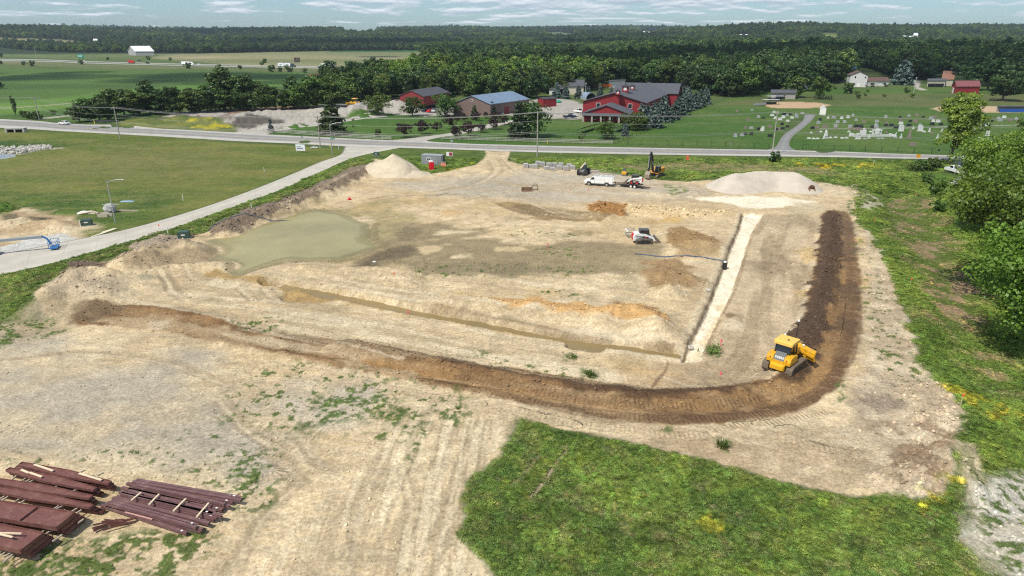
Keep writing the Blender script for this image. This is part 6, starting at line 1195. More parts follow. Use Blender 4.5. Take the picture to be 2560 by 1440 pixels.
for px, py, w, h, wl, rf, lb in ((232,107,10,7,WHT,ROOFG,'pale house left of the cream one above the left tan field'),(243,109,11,8,CRM,WROOF,'cream house with white roof above the left tan field'),(316,113,14,8,WHT,ROOFBR,'white house in the trees above the white barn'),(345,115,12,7,GREYM,WROOF,'grey-roofed house right above the white barn'),(370,115,14,7,REDD,ROOFBR,'dark red barn in the trees right of the white barn'),(470,108,9,9,WHT,ROOFG,'white house in dark trees left of centre'),(1064,126,22,10,WHT,WROOF,'white shed at the edge of the big wood'),
    (1607,85,26,12,CRM,WROOF,'cream farm building on the centre hill, left one'),(1626,86,34,9,WHT,WROOF,'long white farm building on the centre hill, right one'),(1803,95,36,14,CRM,ROOFO,'tan house in the lit trees right of centre'),(1857,96,34,12,WHT,WROOF,'white house in the lit trees right of the tan one'),(1912,97,34,13,WHT,WROOF,'white house left of the long tan field'),(2003,90,60,16,mat('far_brown',(.22,.15,.13),.8),ROOFBR,'brown farmhouse left of the long tan field'),(1888,71,30,12,CRM,ROOFBR,'house on the skyline right of centre'),
    (2223,105,32,14,WHT,WROOF,'long white shed, leftmost of the white farm on the right hill'),(2239,104,16,13,WHT,ROOFG,'grey-roofed shed second from left of the white farm'),(2258,102,22,15,WHT,WROOF,'white shed in the middle of the white farm'),(2274,101,18,12,WHT,WROOF,'small white shed right of the middle of the white farm'),(2285,99,16,22,WHT,WROOF,'tall white shed, rightmost of the white farm'),
    (2156,128,40,12,CRM,ROOFO,'rust-roofed barn between woods at the right'),(2359,131,26,9,WHT,WROOF,'white building in the trees below the right hill')):
    far_house(px, py, w, h, wl, rf, lb)
# ------------------------------------------------------------------ fences, poles and wires
def rail_fence(pts, label):
    P = smooth_line(GP(pts), 3); seg = np.diff(P, axis=0); L_ = np.concatenate([[0], np.cumsum(np.hypot(seg[:, 0], seg[:, 1]))]); n_ = int(L_[-1]/3.0); o_ = P[0]; r = thing('rail_fence', label, 'fence', (o_[0], o_[1], 0))
    ps = [(np.interp(k*L_[-1]/n_, L_, P[:, 0])-o_[0], np.interp(k*L_[-1]/n_, L_, P[:, 1])-o_[1]) for k in range(n_+1)]
    mbp = MB().box(-.07, -.07, -.3, .07, .07, 1.4); pm = mbp.build('post', OLDW, r); 
    for i, p_ in enumerate(ps):
        c = pm if i == 0 else pm.copy()
        if i: COL.objects.link(c)
        c.parent = r; c.location = (p_[0], p_[1], 0)
    for z in (.4, .82, 1.25):
        m_ = MB(); m_.tube([(a, b-.09, z) for a, b in ps], .08, 4); m_.build('rail', OLDW, r)
rail_fence([(660,331),(760,338),(870,345),(978,350.5)], 'long grey rail fence left of the barn drive')
rail_fence([(1104,349),(1250,354),(1400,358),(1532,361)], 'long grey rail fence between the barn drive and the iron fence')
IRON = mat('black_iron', (.018,.018,.02), .6)
def iron_fence(pts, label, step=4.2, h=1.5, name='iron_fence', m=IRON, n3=3):
    P = smooth_line(GP(pts), 3); seg = np.diff(P, axis=0); L_ = np.concatenate([[0], np.cumsum(np.hypot(seg[:, 0], seg[:, 1]))]); n_ = int(L_[-1]/step); o_ = P[0]; r = thing(name, label, 'fence', (o_[0], o_[1], 0))
    pm = MB().box(-.05, -.05, -.2, .05, .05, h).build('post', m, r)
    ps = []
    for i in range(n_+1):
        a = np.interp(i*L_[-1]/n_, L_, P[:, 0])-o_[0]; b = np.interp(i*L_[-1]/n_, L_, P[:, 1])-o_[1]; ps.append((a, b)); c = pm if i == 0 else pm.copy()
        if i: COL.objects.link(c)
        c.parent = r; c.location = (a, b, 0)
    for z in (.15, h-.1): MB().tube([(a, b, z) for a, b in ps], .022, 4).build('rail', m, r)
iron_fence([(1534,360),(1650,363),(1800,367),(1922,371)], 'black iron fence along the road left of the cemetery drive')
iron_fence([(2006,373),(2150,377),(2280,381),(2370,386),(2460,390)], 'black iron fence along the road right of the cemetery drive')
iron_fence([(1534,360),(1590,340),(1650,315),(1710,290),(1770,262),(1820,246)], 'black iron fence running back along the spruce belt')
iron_fence([(2030,249),(2200,248),(2400,246),(2560,246)], 'thin dark fence behind the ball fields', 5, 1.2, 'garden_fence', mat('grey_wire', (.10,.11,.09), .8))
POLE = mat('pole_wood', (.36,.33,.28), .9, var=.15, vscale=1.5)
POLES = [((98,299),(95,243)), ((300,347),(283,266)), ((801,371),(795,288)), ((1343,393),(1343,278)), ((1930,386),(1943,277)), ((2760,404),(2800,288)), ((-180,268),(-190,222))]
pl = []
def h_from(px, py, top):
    p_ = at(px, py); b = (top-720)/FPX; return p_, CAM_H+(-SP-b*CP)*p_.y/(CP-b*SP)-p_.z
names = ['utility pole left of the white car at the far left','utility pole right of the white car in front of the treeline','utility pole beside the left end of the first rail fence','utility pole in front of the second rail fence','utility pole rising behind the round verge bush','utility pole beyond the right edge','utility pole beyond the left edge']
for i, ((bx, by), (tx, ty)) in enumerate(POLES):
    p_, hh = h_from(bx, by, ty); hh = min(max(hh, 9), 14); pl.append((p_, hh))
    t_ = thing('utility_pole', names[i], 'pole', p_, facing(0, 310, 1500, 372) if i < 3 else 0, 'utility poles along the county road'); MB().cyl((0, 0, -.5), (0, 0, hh), .19, .13, 8).build('pole', POLE, t_)
    ca = MB().box(-.07, -1.25, hh-.75, .07, 1.25, hh-.6).build('crossarm', POLE, t_); m_ = MB(); [m_.cyl((0, y, hh-.6), (0, y, hh-.3), .06, n=6) for y in (-1.15, -.4, 1.15)]; m_.build('insulators', mat('insulator', (.55,.54,.5), .3), t_)
    MB().box(-.05, -.5, hh*.56, .05, .5, hh*.56+.08).build('bracket', POLE, t_)
order = [6, 0, 1, 2, 3, 4, 5]; WIRE = mat('wire', (.30,.30,.29), .5, metal=.3)
for k in range(len(order)-1):
    (a, ha), (b, hb) = pl[order[k]], pl[order[k+1]]
    for w, (off, fr) in enumerate(((-1.15, -.3), (-.4, -.3), (1.15, -.3), (.3, -2.6), (-.3, -.44*12), (.3, -.44*12-.5))):
        za = a.z+(ha+fr if fr > -3 else ha*.56+(fr+5.3)); zb = b.z+(hb+fr if fr > -3 else hb*.56+(fr+5.3)); d = (b-a); nn = Vector((-d.y, d.x, 0)).normalized()*off; L_ = d.length; sag = L_*.012+.3
        m_ = MB(); m_.tube([Vector((a.x+d.x*f+nn.x, a.y+d.y*f+nn.y, za+(zb-za)*f-4*sag*f*(1-f))) for f in [j/16 for j in range(17)]], .024 if w < 4 else .03, 4)
        tag(m_.build('power_line', WIRE), '%s wire of the span %s' % (['front top','middle top','rear top','neutral','upper telephone','lower telephone'][w], ['beyond the left edge','left of the white car','from the treeline to the first rail fence','across the barn drive','in front of the red barn','over the burial ground'][k]), 'wire', 'overhead wires')
for px, py, top, lb in ((1463,262,210,'thin yard light pole behind the barn yard'),(770,240,190,'pale pole standing in the trees behind the treeline'),(2284,232,196,'pale pole beside the garden drive'),(92,148,118,'light pole by the far left highway'),(2551,200,158,'pole in the trees at the right edge'),(1225,176,157,'pale mast in the woods above the brown building')):
    p_, hh = h_from(px, py, top); t_ = thing('slim_pole', lb, 'pole', p_); MB().cyl((0,0,0), (0,0,hh), .14, .1, 6).build('shaft', mat('pale_pole', (.5,.5,.48), .6), t_); MB().box(-.2, -.2, hh, .2, .2, hh+.5).build('lamp', mat('pale_lamp', (.7,.7,.68), .5), t_)
STEEL = mat('galvanised', (.42,.44,.45), .4, metal=.5)
for px, py, top, arm, lb in ((289,558,450,2.6,'tall street lamp on the left meadow edge'),(831,387,308,2.9,'street lamp at the side road junction')):
    p_, hh = h_from(px, py, top); t_ = thing('street_lamp', lb, 'street lamp', p_, 0); MB().cyl((0,0,-.1), (0,0,hh), .12, .075, 8).build('pole', STEEL, t_)
    MB().tube([(0,0,hh-.5), (arm*.3,0,hh-.1), (arm*.65,0,hh+.08), (arm,0,hh+.12)], .045, 6).build('arm', STEEL, t_); MB().ball((arm+.25, 0, hh+.08), .3, 8, 6, (1.2, .5, .3)).build('lamp_head', STEEL, t_, smooth=True)
# signs and small posts
def post_sign(name, px, py, h, w, hh, m, label, yaw=0, cat='sign', back=None, pr=.035):
    t_ = thing(name, label, cat, at(px, py), yaw); MB().cyl((0,.03,0), (0,.03,h), pr, n=6).build('post', STEEL, t_); o_ = MB().box(-w/2, -.03, h-hh, w/2, 0, h).build('panel', m, t_); return t_, o_
t_, o_ = post_sign('road_sign', 757, 361, 2.5, .7, .7, STEEL, 'back of a road sign on the left verge'); post_sign('road_sign', 1130, 372, 2.6, .75, .75, STEEL, 'back of a road sign in front of the drive junction'); post_sign('road_sign', 1825, 377, 2.6, .35, .9, mat('sign_back', (.2,.2,.2), .6), 'narrow road sign left of the cemetery drive'); post_sign('warning_sign', 2293, 406, 2.2, 1.1, .9, mat('sign_orange', (.75,.33,.02), .6), 'orange-yellow road sign on the verge near the tall tree'); post_sign('road_sign', 2341, 403, 3.2, .5, .5, IRON, 'dark round sign by the right drive')
post_sign('street_name_sign', 833, 366, 2.6, 1.4, .3, mat('sign_green', (.0,.30,.16), .6), 'small green street name sign at the junction')
post_sign('marker_board', 1718, 405, 1.7, .8, 1.2, mat('sign_red_orange', (.70,.14,.06), .7), 'orange-red survey panel on the verge above the excavator'); post_sign('yellow_marker', 1368, 362, 1.6, .12, 1.4, mat('marker_yellow', (.75,.62,.04), .6), 'yellow marker post in front of the second rail fence', cat='marker post'); post_sign('yellow_marker', 826, 372, 1.5, .14, 1.3, MATS['marker_yellow'], 'yellow marker post beside the junction lamp', cat='marker post'); post_sign('yellow_marker', 237, 312, 1.6, .2, 1.4, MATS['marker_yellow'], 'yellow marker post right of the white car', cat='marker post')
t_ = thing('site_sign', 'white real-estate board with blue lettering bars on the meadow', 'sign', at(752, 381), -.25); MB().box(-1.5, 0, .5, 1.5, .08, 2.3).build('board', mat('sign_white', (.72,.74,.76), .6), t_); MB().box(-1.2, -.02, 1.0, .9, .0, 1.25).box(-1.2, -.02, 1.5, .3, 0, 1.7).build('lettering', mat('sign_ink', (.12,.14,.2), .6), t_); MB().box(-1.4,.02,0,-1.3,.1,.6).box(1.3,.02,0,1.4,.1,.6).build('legs', OLDW, t_)
t_ = thing('highway_sign', 'green highway sign on two posts beyond the fields', 'sign', at(203, 150), 0); MB().box(-4.5, 0, 2.5, 4.5, .2, 8).build('panel', mat('sign_green2', (.0,.24,.14), .6), t_); MB().box(-3.6, -.1, 6, 3.2, -.02, 6.7).box(-3.6, -.1, 4.4, 2.2, -.02, 5.1).build('lettering', mat('sign_white', (.72,.74,.76), .6), t_); MB().cyl((-3,.3,0),(-3,.3,7),.15,n=6).cyl((3,.3,0),(3,.3,7),.15,n=6).build('posts', STEEL, t_)
t_ = thing('billboard', 'dark brown double panel billboard by the highway', 'sign', at(744, 165), 0); MB().box(-3.2, 0, 4, -.2, .3, 9).box(.2, 0, 4, 3.2, .3, 9).build('panels', mat('billboard_brown', (.07,.05,.04), .8), t_); MB().cyl((0,.5,0),(0,.5,6),.3,n=6).build('post', STEEL, t_)
rng3 = random.Random(3)
ORG = mat('flag_orange', (.85,.16,.04), .7); PNK = mat('flag_pink', (.9,.16,.22), .7); LATH = mat('lath', (.62,.52,.38), .8)
def stake(px, py, h, m, label):
    t_ = thing('survey_stake', label, 'stake', at(px, py), rng3.random()*.6, 'survey stakes'); MB().box(-.03, -.015, 0, .03, .015, h).build('lath', LATH if m is ORG else m, t_); MB().box(-.04, -.03, h-.35, .15, .02, h-.05).build('flag', m, t_)
for px, py, h, m, lb in ((2398,1026,1.2,ORG,'stake with orange flag in the yellow flowers on the bank'),(2276,711,1.1,ORG,'stake with orange flag on the bank left of the tree shade'),(2292,480,1.1,ORG,'orange stake on the bank below the pickup'),(2186,555,.8,ORG,'orange stake at the pad edge near the rubble'),(1369,627,1.2,PNK,'pink stake among weeds on the mud flat'),(1019,778,1.0,PNK,'pink stake beside the long ditch'),(1801,866,.8,PNK,'pink flag above the weed clump by the white trench'),(985,700,.6,ORG,'small orange flag at the muddy shore edge'),(1800,940,.4,PNK,'tiny pink flag left of the bulldozer'),(398,575,1.0,ORG,'orange stake on the verge by the side road'),(1425,478,.5,PNK,'pink flag below the loader bucket attachment'),(1470,477,.5,PNK,'pink flag in front of the service truck')): stake(px, py, h, m, lb)
for px, py, h, lb in ((202,568,1.3,'white marker post left of the street lamp box'),(421,587,1.2,'white marker post on the verge near the pond box'),(458,501,1.3,'white marker post on the meadow'),(661,430,1.2,'white marker post beside the meadow edge'),(629,519,1.0,'white marker post behind the dirt berm'),(692,462,1.0,'white marker post below the side road'),(1403,384,1.4,'white marker post on the county road verge'),(2184,409,.9,'white marker block in the yellow flowers'),(847,372,1.0,'white marker post right of the junction lamp')):
    o_ = MB().cyl((0,0,0),(0,0,h),.07,n=8).ball((0,0,h),.07,8,4).build('marker_post', TRIM); o_.location = at(px, py); tag(o_, lb, 'marker post', 'white marker posts')
UG = mat('utility_green', (.045,.085,.065), .5)
for px, py, s, yw, lb in ((218,563,1.0,.35,'green utility box by the street lamp'),(461,595,1.05,.2,'green utility box between heap and pond'),(941,389,.9,0,'green utility box behind the tall gravel cone')):
    t_ = thing('utility_box', lb, 'utility box', at(px, py), yw, 'green utility boxes'); MB().prism([(-.85*s, 0), (.85*s, 0), (.85*s, .95*s), (.7*s, 1.15*s), (-.7*s, 1.15*s), (-.85*s, .95*s)], -.6*s, .6*s, bev=.03).build('cabinet', UG, t_); MB().box(-.3*s, -.62*s, .55*s, .3*s, -.6*s, .75*s).build('label_plate', TRIM, t_); MB().box(-1.0*s, -.75*s, -.1, 1.0*s, .75*s, .06).build('pad', mat('pad', (.4,.39,.36), .9), t_)
# ------------------------------------------------------------------ gravestones
GR = [mat('granite_grey', (.38,.38,.39), .5, var=.1), mat('granite_dark', (.035,.035,.04), .3), mat('marble_white', (.62,.62,.60), .6, var=.08), mat('granite_rose', (.26,.19,.18), .5, var=.1)]
rg = random.Random(12); GN = ['grey', 'dark', 'white', 'reddish']; gcnt = {}
stones = [(2104,285,1,1.0,.8),(2128,288,3,1.2,.7),(2155,284,1,.9,.7)]
stones = []
def gs(px, py, c, w, h, kind='slab'): stones.append((px, py, c, w, h, kind))
for px, py, c, w, h, k in ((2063,347,2,1.7,2.9,'obelisk'),(2145,348,2,1.7,2.0,'slab'),(2252,328,2,1.8,2.2,'slab'),(2300,328,2,1.8,2.0,'slab'),(2283,323,2,.5,1.2,'obelisk'),(2193,334,2,1.6,1.8,'slab'),(2238,344,2,.7,1.8,'obelisk'),(2252,346,2,.6,1.6,'obelisk'),(2272,348,3,1.2,3.2,'obelisk'),(2172,346,2,.6,1.6,'obelisk'),(2446,361,2,1.4,2.1,'slab'),(2281,364,3,2.0,1.0,'slab'),(2160,328,2,.7,1.1,'slab'),(2145,326,3,2.0,1.0,'slab'),(2128,325,3,1.0,1.0,'slab'),(2092,325,3,.7,1.5,'obelisk'),(2343,347,2,.6,1.6,'obelisk'),(2355,330,2,.5,1.1,'slab'),(2125,341,2,.5,1.2,'obelisk'),(2323,330,2,.5,1.3,'slab'),(2468,340,2,1.2,1.8,'slab'),(2467,316,2,1.4,1.2,'slab'),(2432,330,2,1.3,1.4,'slab')): gs(px, py, c, w, h, k)
for px in (2022,2034,2044,2076,2089,2105,2116,2162,2196,2206): gs(px, 345+rg.random()*4, 2 if px < 2130 else 0, .9, .45)
for px in (2028,2043,2052,2122,2176,2216,2330,2310,2382): gs(px, 330+rg.random()*6, 3 if rg.random() < .5 else 2, .8, .5)
for px, py in ((2042,318),(2062,316),(2089,315),(2094,304),(2111,304),(2125,316),(2132,288),(2140,315),(2152,316),(2160,304),(2180,316),(2190,316),(2214,292),(2192,302),(2216,306),(2190,310),(2250,292),(2252,300),(2252,308),(2275,302),(2288,304),(2272,312),(2300,312),(2333,302),(2330,310),(2308,291),(2272,288),(2240,318),(2327,296),(2345,303),(2352,310),(2337,292),(2292,286),(2214,312),(2228,313),(2120,292),(2104,294),(2070,293),(2084,293),(2050,298),(2046,306),(2031,319),(2140,299),(2375,290),(2460,296),(2480,302),(2500,300),(2525,300),(2545,305),(2555,310),(2510,292),(2540,296),(2462,310),(2496,294)):
    gs(px, py+3, rg.choice([0,1,1,3,0,2]), .9+rg.random()*.8, .75+rg.random()*.5)
for px, py in ((1935,283),(1938,297),(1958,295),(1968,290),(1975,287),(1980,296),(1990,289),(1992,294),(1969,304),(1955,312),(1968,318),(1956,323),(1948,323),(1940,326),(1924,318),(1925,342),(1905,327),(1896,324),(1878,321),(1864,321),(1855,340),(1838,342),(1878,338),(1863,337),(1907,322),(1870,302),(1896,294),(1842,280),(1725,289),(1880,277),(1960,288),(1930,290),(1950,300),(2006,284),(1908,296)):
    gs(px, py, rg.choice([1,1,0,3,1,2]), .9+rg.random()*.7, .7+rg.random()*.4)
protoG = {}
def grave(c, w, h, kind):
    key = (c, kind, round(w, 1), round(h, 1))
    if key in protoG: return protoG[key].data
    mb = MB(); mb.box(-w/2-.12, -.25, -.1, w/2+.12, .25, .18)
    if kind == 'slab': mb.prism([(-w/2, .18), (w/2, .18), (w/2, h*.85), (w*.25, h), (-w*.25, h), (-w/2, h*.85)], -.14, .14)
    else: mb.box(-w*.38, -.3, .18, w*.38, .3, h*.3); s_ = w*.26; mb.add([(-s_,-s_,h*.3),(s_,-s_,h*.3),(s_,s_,h*.3),(-s_,s_,h*.3),(-s_*.55,-s_*.55,h*.88),(s_*.55,-s_*.55,h*.88),(s_*.55,s_*.55,h*.88),(-s_*.55,s_*.55,h*.88),(0,0,h)], [(0,1,5,4),(1,2,6,5),(2,3,7,6),(3,0,4,7),(4,5,8),(5,6,8),(6,7,8),(7,4,8)])
    o_ = mb.build('headstone', GR[c]); protoG[key] = o_; return None
stones.sort(key=lambda s: s[0])
for (px, py, c, w, h, k) in stones:
    row = 'back row' if py < 300 else 'second row' if py < 312 else 'middle row' if py < 325 else 'front rows'; side = 'left of the cemetery drive' if px < 2015 else 'right of the cemetery drive'
    d = grave(c, w, h, k); o_ = protoG[(c, k, round(w, 1), round(h, 1))] if d is None else bpy.data.objects.new('headstone', d)
    if d is not None: COL.objects.link(o_)
    o_.location = at(px, py); o_.rotation_euler = (0, 0, rg.uniform(-.12, .12)); q = (GN[c], k, row, side); gcnt[q] = gcnt.get(q, 0)+1
    tag(o_, '%s %s in the %s %s, %s such from left' % (GN[c], 'headstone' if k == 'slab' else 'obelisk', row, side, nth(gcnt[q]-1)), 'headstone', 'headstones of the burial ground')
mb = MB(); q = at(2182, 340)
for k in range(2): mb.box(-7, -1.6+k*3.2, 0, 6.5, -1.4+k*3.2, .35)
mb.box(-7.3,-1.7,0,-6.9,1.7,.9).box(6.3,-1.7,0,6.7,1.7,.7).box(-.3,-.4,.35,.0,.4,1.8).box(2.3,-.4,.35,2.6,.4,1.8).box(-.4,-.5,1.8,2.7,.5,2.1).box(-4.5,-.3,.2,-2.5,.3,1.9); o_ = mb.build('family_plot', GR[2]); o_.location = q; tag(o_, 'white kerbed family plot with an arch in the burial ground', 'grave plot')
# solar panel racks below the barn
for a, b, lb in (((1449,325),(1530,297),'long slanted dark solar rack on the lawn below the barn'), ((1537,322),(1562,308),'short slanted dark solar rack behind the lawn tree')):
    A_ = Vector((*G(a[0], a[1]+9), 0)); B_ = Vector((*G(b[0], b[1]+13), 0)); d = (B_-A_); L_ = d.length; t_ = thing('solar_rack', lb, 'solar panels', A_, math.atan2(d.y, d.x), 'solar racks'); MB().add([(0,-1.2,2.0),(L_,-1.2,2.0),(L_,1.3,1.0),(0,1.3,1.0),(0,-1.2,2.12),(L_,-1.2,2.12),(L_,1.3,1.12),(0,1.3,1.12)], [(3,2,1,0),(4,5,6,7),(0,1,5,4),(1,2,6,5),(2,3,7,6),(3,0,4,7)]).build('panels', mat('solar', (.012,.013,.018), .6, spec=.3), t_)
    m_ = MB(); [m_.cyl((L_*k/7+.1, 0, 0), (L_*k/7+.1, 0, 1.9), .07, n=6) for k in range(8)]; m_.build('legs', STEEL, t_)
# ------------------------------------------------------------------ machines and vehicles (x forward, y left)
YEL = mat('machine_yellow', (.68,.36,.012), .45, var=.06, dirt=(.30,.22,.13,.5)); YELP = mat('cab_roof_yellow', (.78,.50,.10), .5, dirt=(.4,.32,.2,.3)); BLK = mat('black_paint', (.022,.023,.025), .5, dirt=(.16,.13,.09,.5)); TYRE = mat('tyre_rubber', (.028,.027,.026), .85, dirt=(.22,.18,.12,.6)); TRKM = mat('track_steel', (.16,.125,.09), .7, dirt=(.26,.20,.13,.9)); DGL = mat('dark_glass', (.012,.016,.018), .06, spec=.7)
WPT = mat('white_paint', (.78,.78,.76), .3, coat=.3, dirt=(.42,.36,.27,.25)); REDP = mat('red_paint', (.55,.02,.02), .4); GRYP = mat('grey_paint', (.09,.095,.10), .5); CHR = mat('rim_metal', (.55,.55,.54), .35, metal=.6); BLUE = mat('lift_blue', (.02,.16,.42), .4, dirt=(.2,.18,.15,.3)); ORP = mat('excavator_orange', (.62,.28,.03), .45, dirt=(.3,.22,.14,.4))
def wheel(parent, x, y, r, w, rim=CHR, name='wheel', rr=.55, lugs=False):
    o_ = MB().cyl((0, -w/2, 0), (0, w/2, 0), r, n=20).build(name, TYRE, parent); o_.location = (x, y, r)
    if lugs:
        m_ = MB(); [m_.box(-.07, -w/2, r-.02, .07, w/2, r+.05, Matrix.Rotation(k*math.pi/9, 4, 'Y')) for k in range(18)]; m_.build('tread', TYRE, o_)
    s = 1 if y > 0 else -1; MB().cyl((0, s*w*.5, 0), (0, s*(w*.5+.02), 0), r*rr, n=14).build('rim', rim, o_); return o_
def track(parent, x0, x1, y, h, w, name='track', front=.35, mt=None):
    mt = mt or TRKM; pr = [(x0+.25, 0), (x1-.35, 0), (x1, h*.35), (x1-.05, h*.72), (x1-.4, h*.95), (x0+.45, h), (x0+.08, h*.82), (x0, h*.4)]
    o_ = MB().prism(pr, y-w/2, y+w/2, bev=.03).build(name, mt, parent); m_ = MB(); n_ = len(pr)
    for i in range(n_):
        a = Vector((pr[i][0], 0, pr[i][1])); b = Vector((pr[(i+1) % n_][0], 0, pr[(i+1) % n_][1])); L_ = (b-a).length; k = max(1, int(L_/.2)); ang = math.atan2(-(b.z-a.z), b.x-a.x)
        for j in range(k): c = a.lerp(b, (j+.5)/k); m_.box(-.035, -w/2-.01, -.045, .035, w/2+.01, .045, Matrix.Translation((c.x, y, c.z)) @ Matrix.Rotation(ang, 4, 'Y'))
    m_.build('grouser', mt, o_); s = 1 if y > 0 else -1; ins = [(x*.80+.20*(x0+x1)/2, z*.62+h*.19) for x, z in pr]; MB().prism(ins, y+s*(w/2+.005), y+s*(w/2+.03)).build('track_frame', BLK, o_); return o_
def text(parent, s, loc, rot, size, m, name='lettering', ext=.008):
    c = bpy.data.curves.new(name, 'FONT'); c.body = s; c.size = size; c.align_x = 'CENTER'; c.align_y = 'CENTER'; c.extrude = ext; c.offset = size*.012; c.materials.append(m); o_ = bpy.data.objects.new(name, c); COL.objects.link(o_); me = bpy.data.meshes.new_from_object(o_); bpy.data.objects.remove(o_); o_ = bpy.data.objects.new(name, me); COL.objects.link(o_); o_.location = loc; o_.rotation_euler = rot; o_.parent = parent; return o_
def make_dozer(label, loc, yaw, full=True):
    t = thing('bulldozer', label, 'bulldozer', loc, yaw)
    for s in (-1, 1): track(t, -2.0, 1.75, s*1.17, 1.02, .62)
    MB().prism([(-1.95, .55), (-1.2, .45), (-1.2, 1.15), (-1.95, 1.15)], -.72, .72, bev=.05).add([(-2.25,-.62,.62),(-1.95,-.72,.5),(-1.95,.72,.5),(-2.25,.62,.62),(-2.25,-.5,1.0),(-1.95,-.72,1.15),(-1.95,.72,1.15),(-2.25,.5,1.0)], [(0,3,7,4),(0,4,5,1),(3,2,6,7),(4,7,6,5),(0,1,2,3)]).build('rear_housing', YEL, t)
    o_ = MB(); o_.prism([(-1.9, 1.15), (-.2, 1.15), (-.2, 1.75), (-1.0, 1.95), (-1.75, 1.85), (-1.92, 1.5)], -1.18, -.52, bev=.05); o_.prism([(-1.9, 1.15), (-.2, 1.15), (-.2, 1.75), (-1.0, 1.95), (-1.75, 1.85), (-1.92, 1.5)], .52, 1.18, bev=.05); o_.prism([(-1.9, 1.15), (-.2, 1.15), (-.2, 1.55), (-1.9, 1.45)], -.52, .52); body = o_.build('body', YEL, t)
    MB().add([(-1.9,-.52,1.42),(-1.9,.52,1.42),(-1.25,.52,2.12),(-1.25,-.52,2.12),(-.9,.52,1.5),(-.9,-.52,1.5)], [(0,3,2,1),(1,2,4),(0,5,3),(2,3,5,4)]).build('rear_hood_panel', GRYP, t)
    nx, nz = -.733, .68; M = Matrix.Translation((-1.585, 0, 1.775)); ang = math.atan2(.70, .65)
    text(t, 'DEERE', (-1.70, 0, 1.675), (ang, 0, -math.pi/2), .32, TRIM)
    MB().prism([(-1.2, 2.05), (-.95, 2.85), (.35, 2.85), (.55, 1.6), (-.9, 1.6)], -.72, .72).build('cab_glass', DGL, t)
    f = MB(); [f.tube([(-1.22, y, 2.0), (-.97, y, 2.88)], .05, 4).tube([(.57, y, 1.55), (.36, y, 2.88)], .05, 4).tube([(-.3, y, 1.6), (-.28, y, 2.88)], .05, 4) for y in (-.73, .73)]; f.build('cab_frame', BLK, t)
    rf = MB().prism([(-1.35, 2.86), (.62, 2.86), (.5, 3.16), (-1.1, 3.2), (-1.33, 3.12)], -.92, .92, bev=.07).build('cab_roof', YELP, t); MB().cyl((-.55,-.2,3.2),(-.55,-.2,3.24),.11,n=10).build('roof_cap', BLK, rf)
    MB().prism([(.5, 1.05), (2.05, 1.0), (2.1, 1.6), (1.7, 1.82), (.55, 2.0)], -.52, .52, bev=.06).build('engine_hood', YEL, t); MB().cyl((1.2,-.3,1.85),(1.2,-.3,2.5),.06,n=8).build('exhaust', CHR, t)
    a = .42 if full else 0; M = Matrix.Translation((2.8, -.15, .28 if full else 0)) @ Matrix.Rotation(-a, 4, 'Z'); m_ = MB(); pr = [(.05, .3), (-.02, .5), (-.08, .9), (0, 1.25), (.1, 1.45), (-.02, 1.47), (-.2, 1.2), (-.24, .8), (-.12, .35)]
    m_.prism(pr, -2.15, 2.1); m_.box(-.34, -2.15, .75, -.2, 2.1, .95).box(-.3, -1.2, .4, -.18, -.9, 1.3).box(-.3, .9, .4, -.18, 1.2, 1.3); m_.v = [tuple(M @ Vector(v)) for v in m_.v]; bl = m_.build('blade', YEL, t)
    MB().tube([(-.3, -1.0, .55), (2.5, -.8, .7)], .11, 6).tube([(-.3, 1.0, .55), (2.5, .8, .7)], .11, 6).build('push_arms', BLK, t)
    MB().cyl((1.5,-.55,1.5),(2.55,-.5,.95),.06,n=8).cyl((1.5,.55,1.5),(2.55,.5,.95),.06,n=8).build('lift_cylinders', CHR, t)
    for y in (-.8, .8):
        o2 = MB().cyl((-1.93, y, 1.62), (-1.95, y, 1.62), .07, n=8).build('tail_lamp', REDP, t)
    if full:
        q = M @ Vector((-.1, .5, 0)); ms = MB().cyl((q.x, q.y, 1.5), (q.x, q.y, 3.95), .045, n=8).build('mast', BLK, t); MB().cyl((q.x,q.y,3.95),(q.x,q.y,4.1),.13,.1,n=10).build('receiver', TRIM, ms)
        q = M @ Vector((-.12, -.6, 0)); MB().cyl((q.x, q.y, 1.4), (q.x, q.y, 1.7), .05, n=6).ball((q.x, q.y, 1.78), .13, 8, 5).build('blade_lamp', TRIM, t); MB().ball((.55, .6, 3.2), .1, 8, 5).build('beacon', TRIM, t)
        MB().box(-.9, -.3, 1.7, -.5, .3, 2.35).build('seat', mat('seat_green', (.02,.16,.02), .8), t)
    return t
dz = make_dozer('yellow bulldozer with angled blade at the dark soil windrow', at(1940, 915)+Vector((.45, -1.0, .02)), facing(1952, 938, 1993, 892)-.1); dz.scale = (1.03,)*3
d2 = make_dozer('small yellow bulldozer between dark spoil heaps across the road', at(892, 270)+Vector((0,-4,0)), 2.6, False); d2.location.z = 1.2; d2.scale = (1.15,)*3
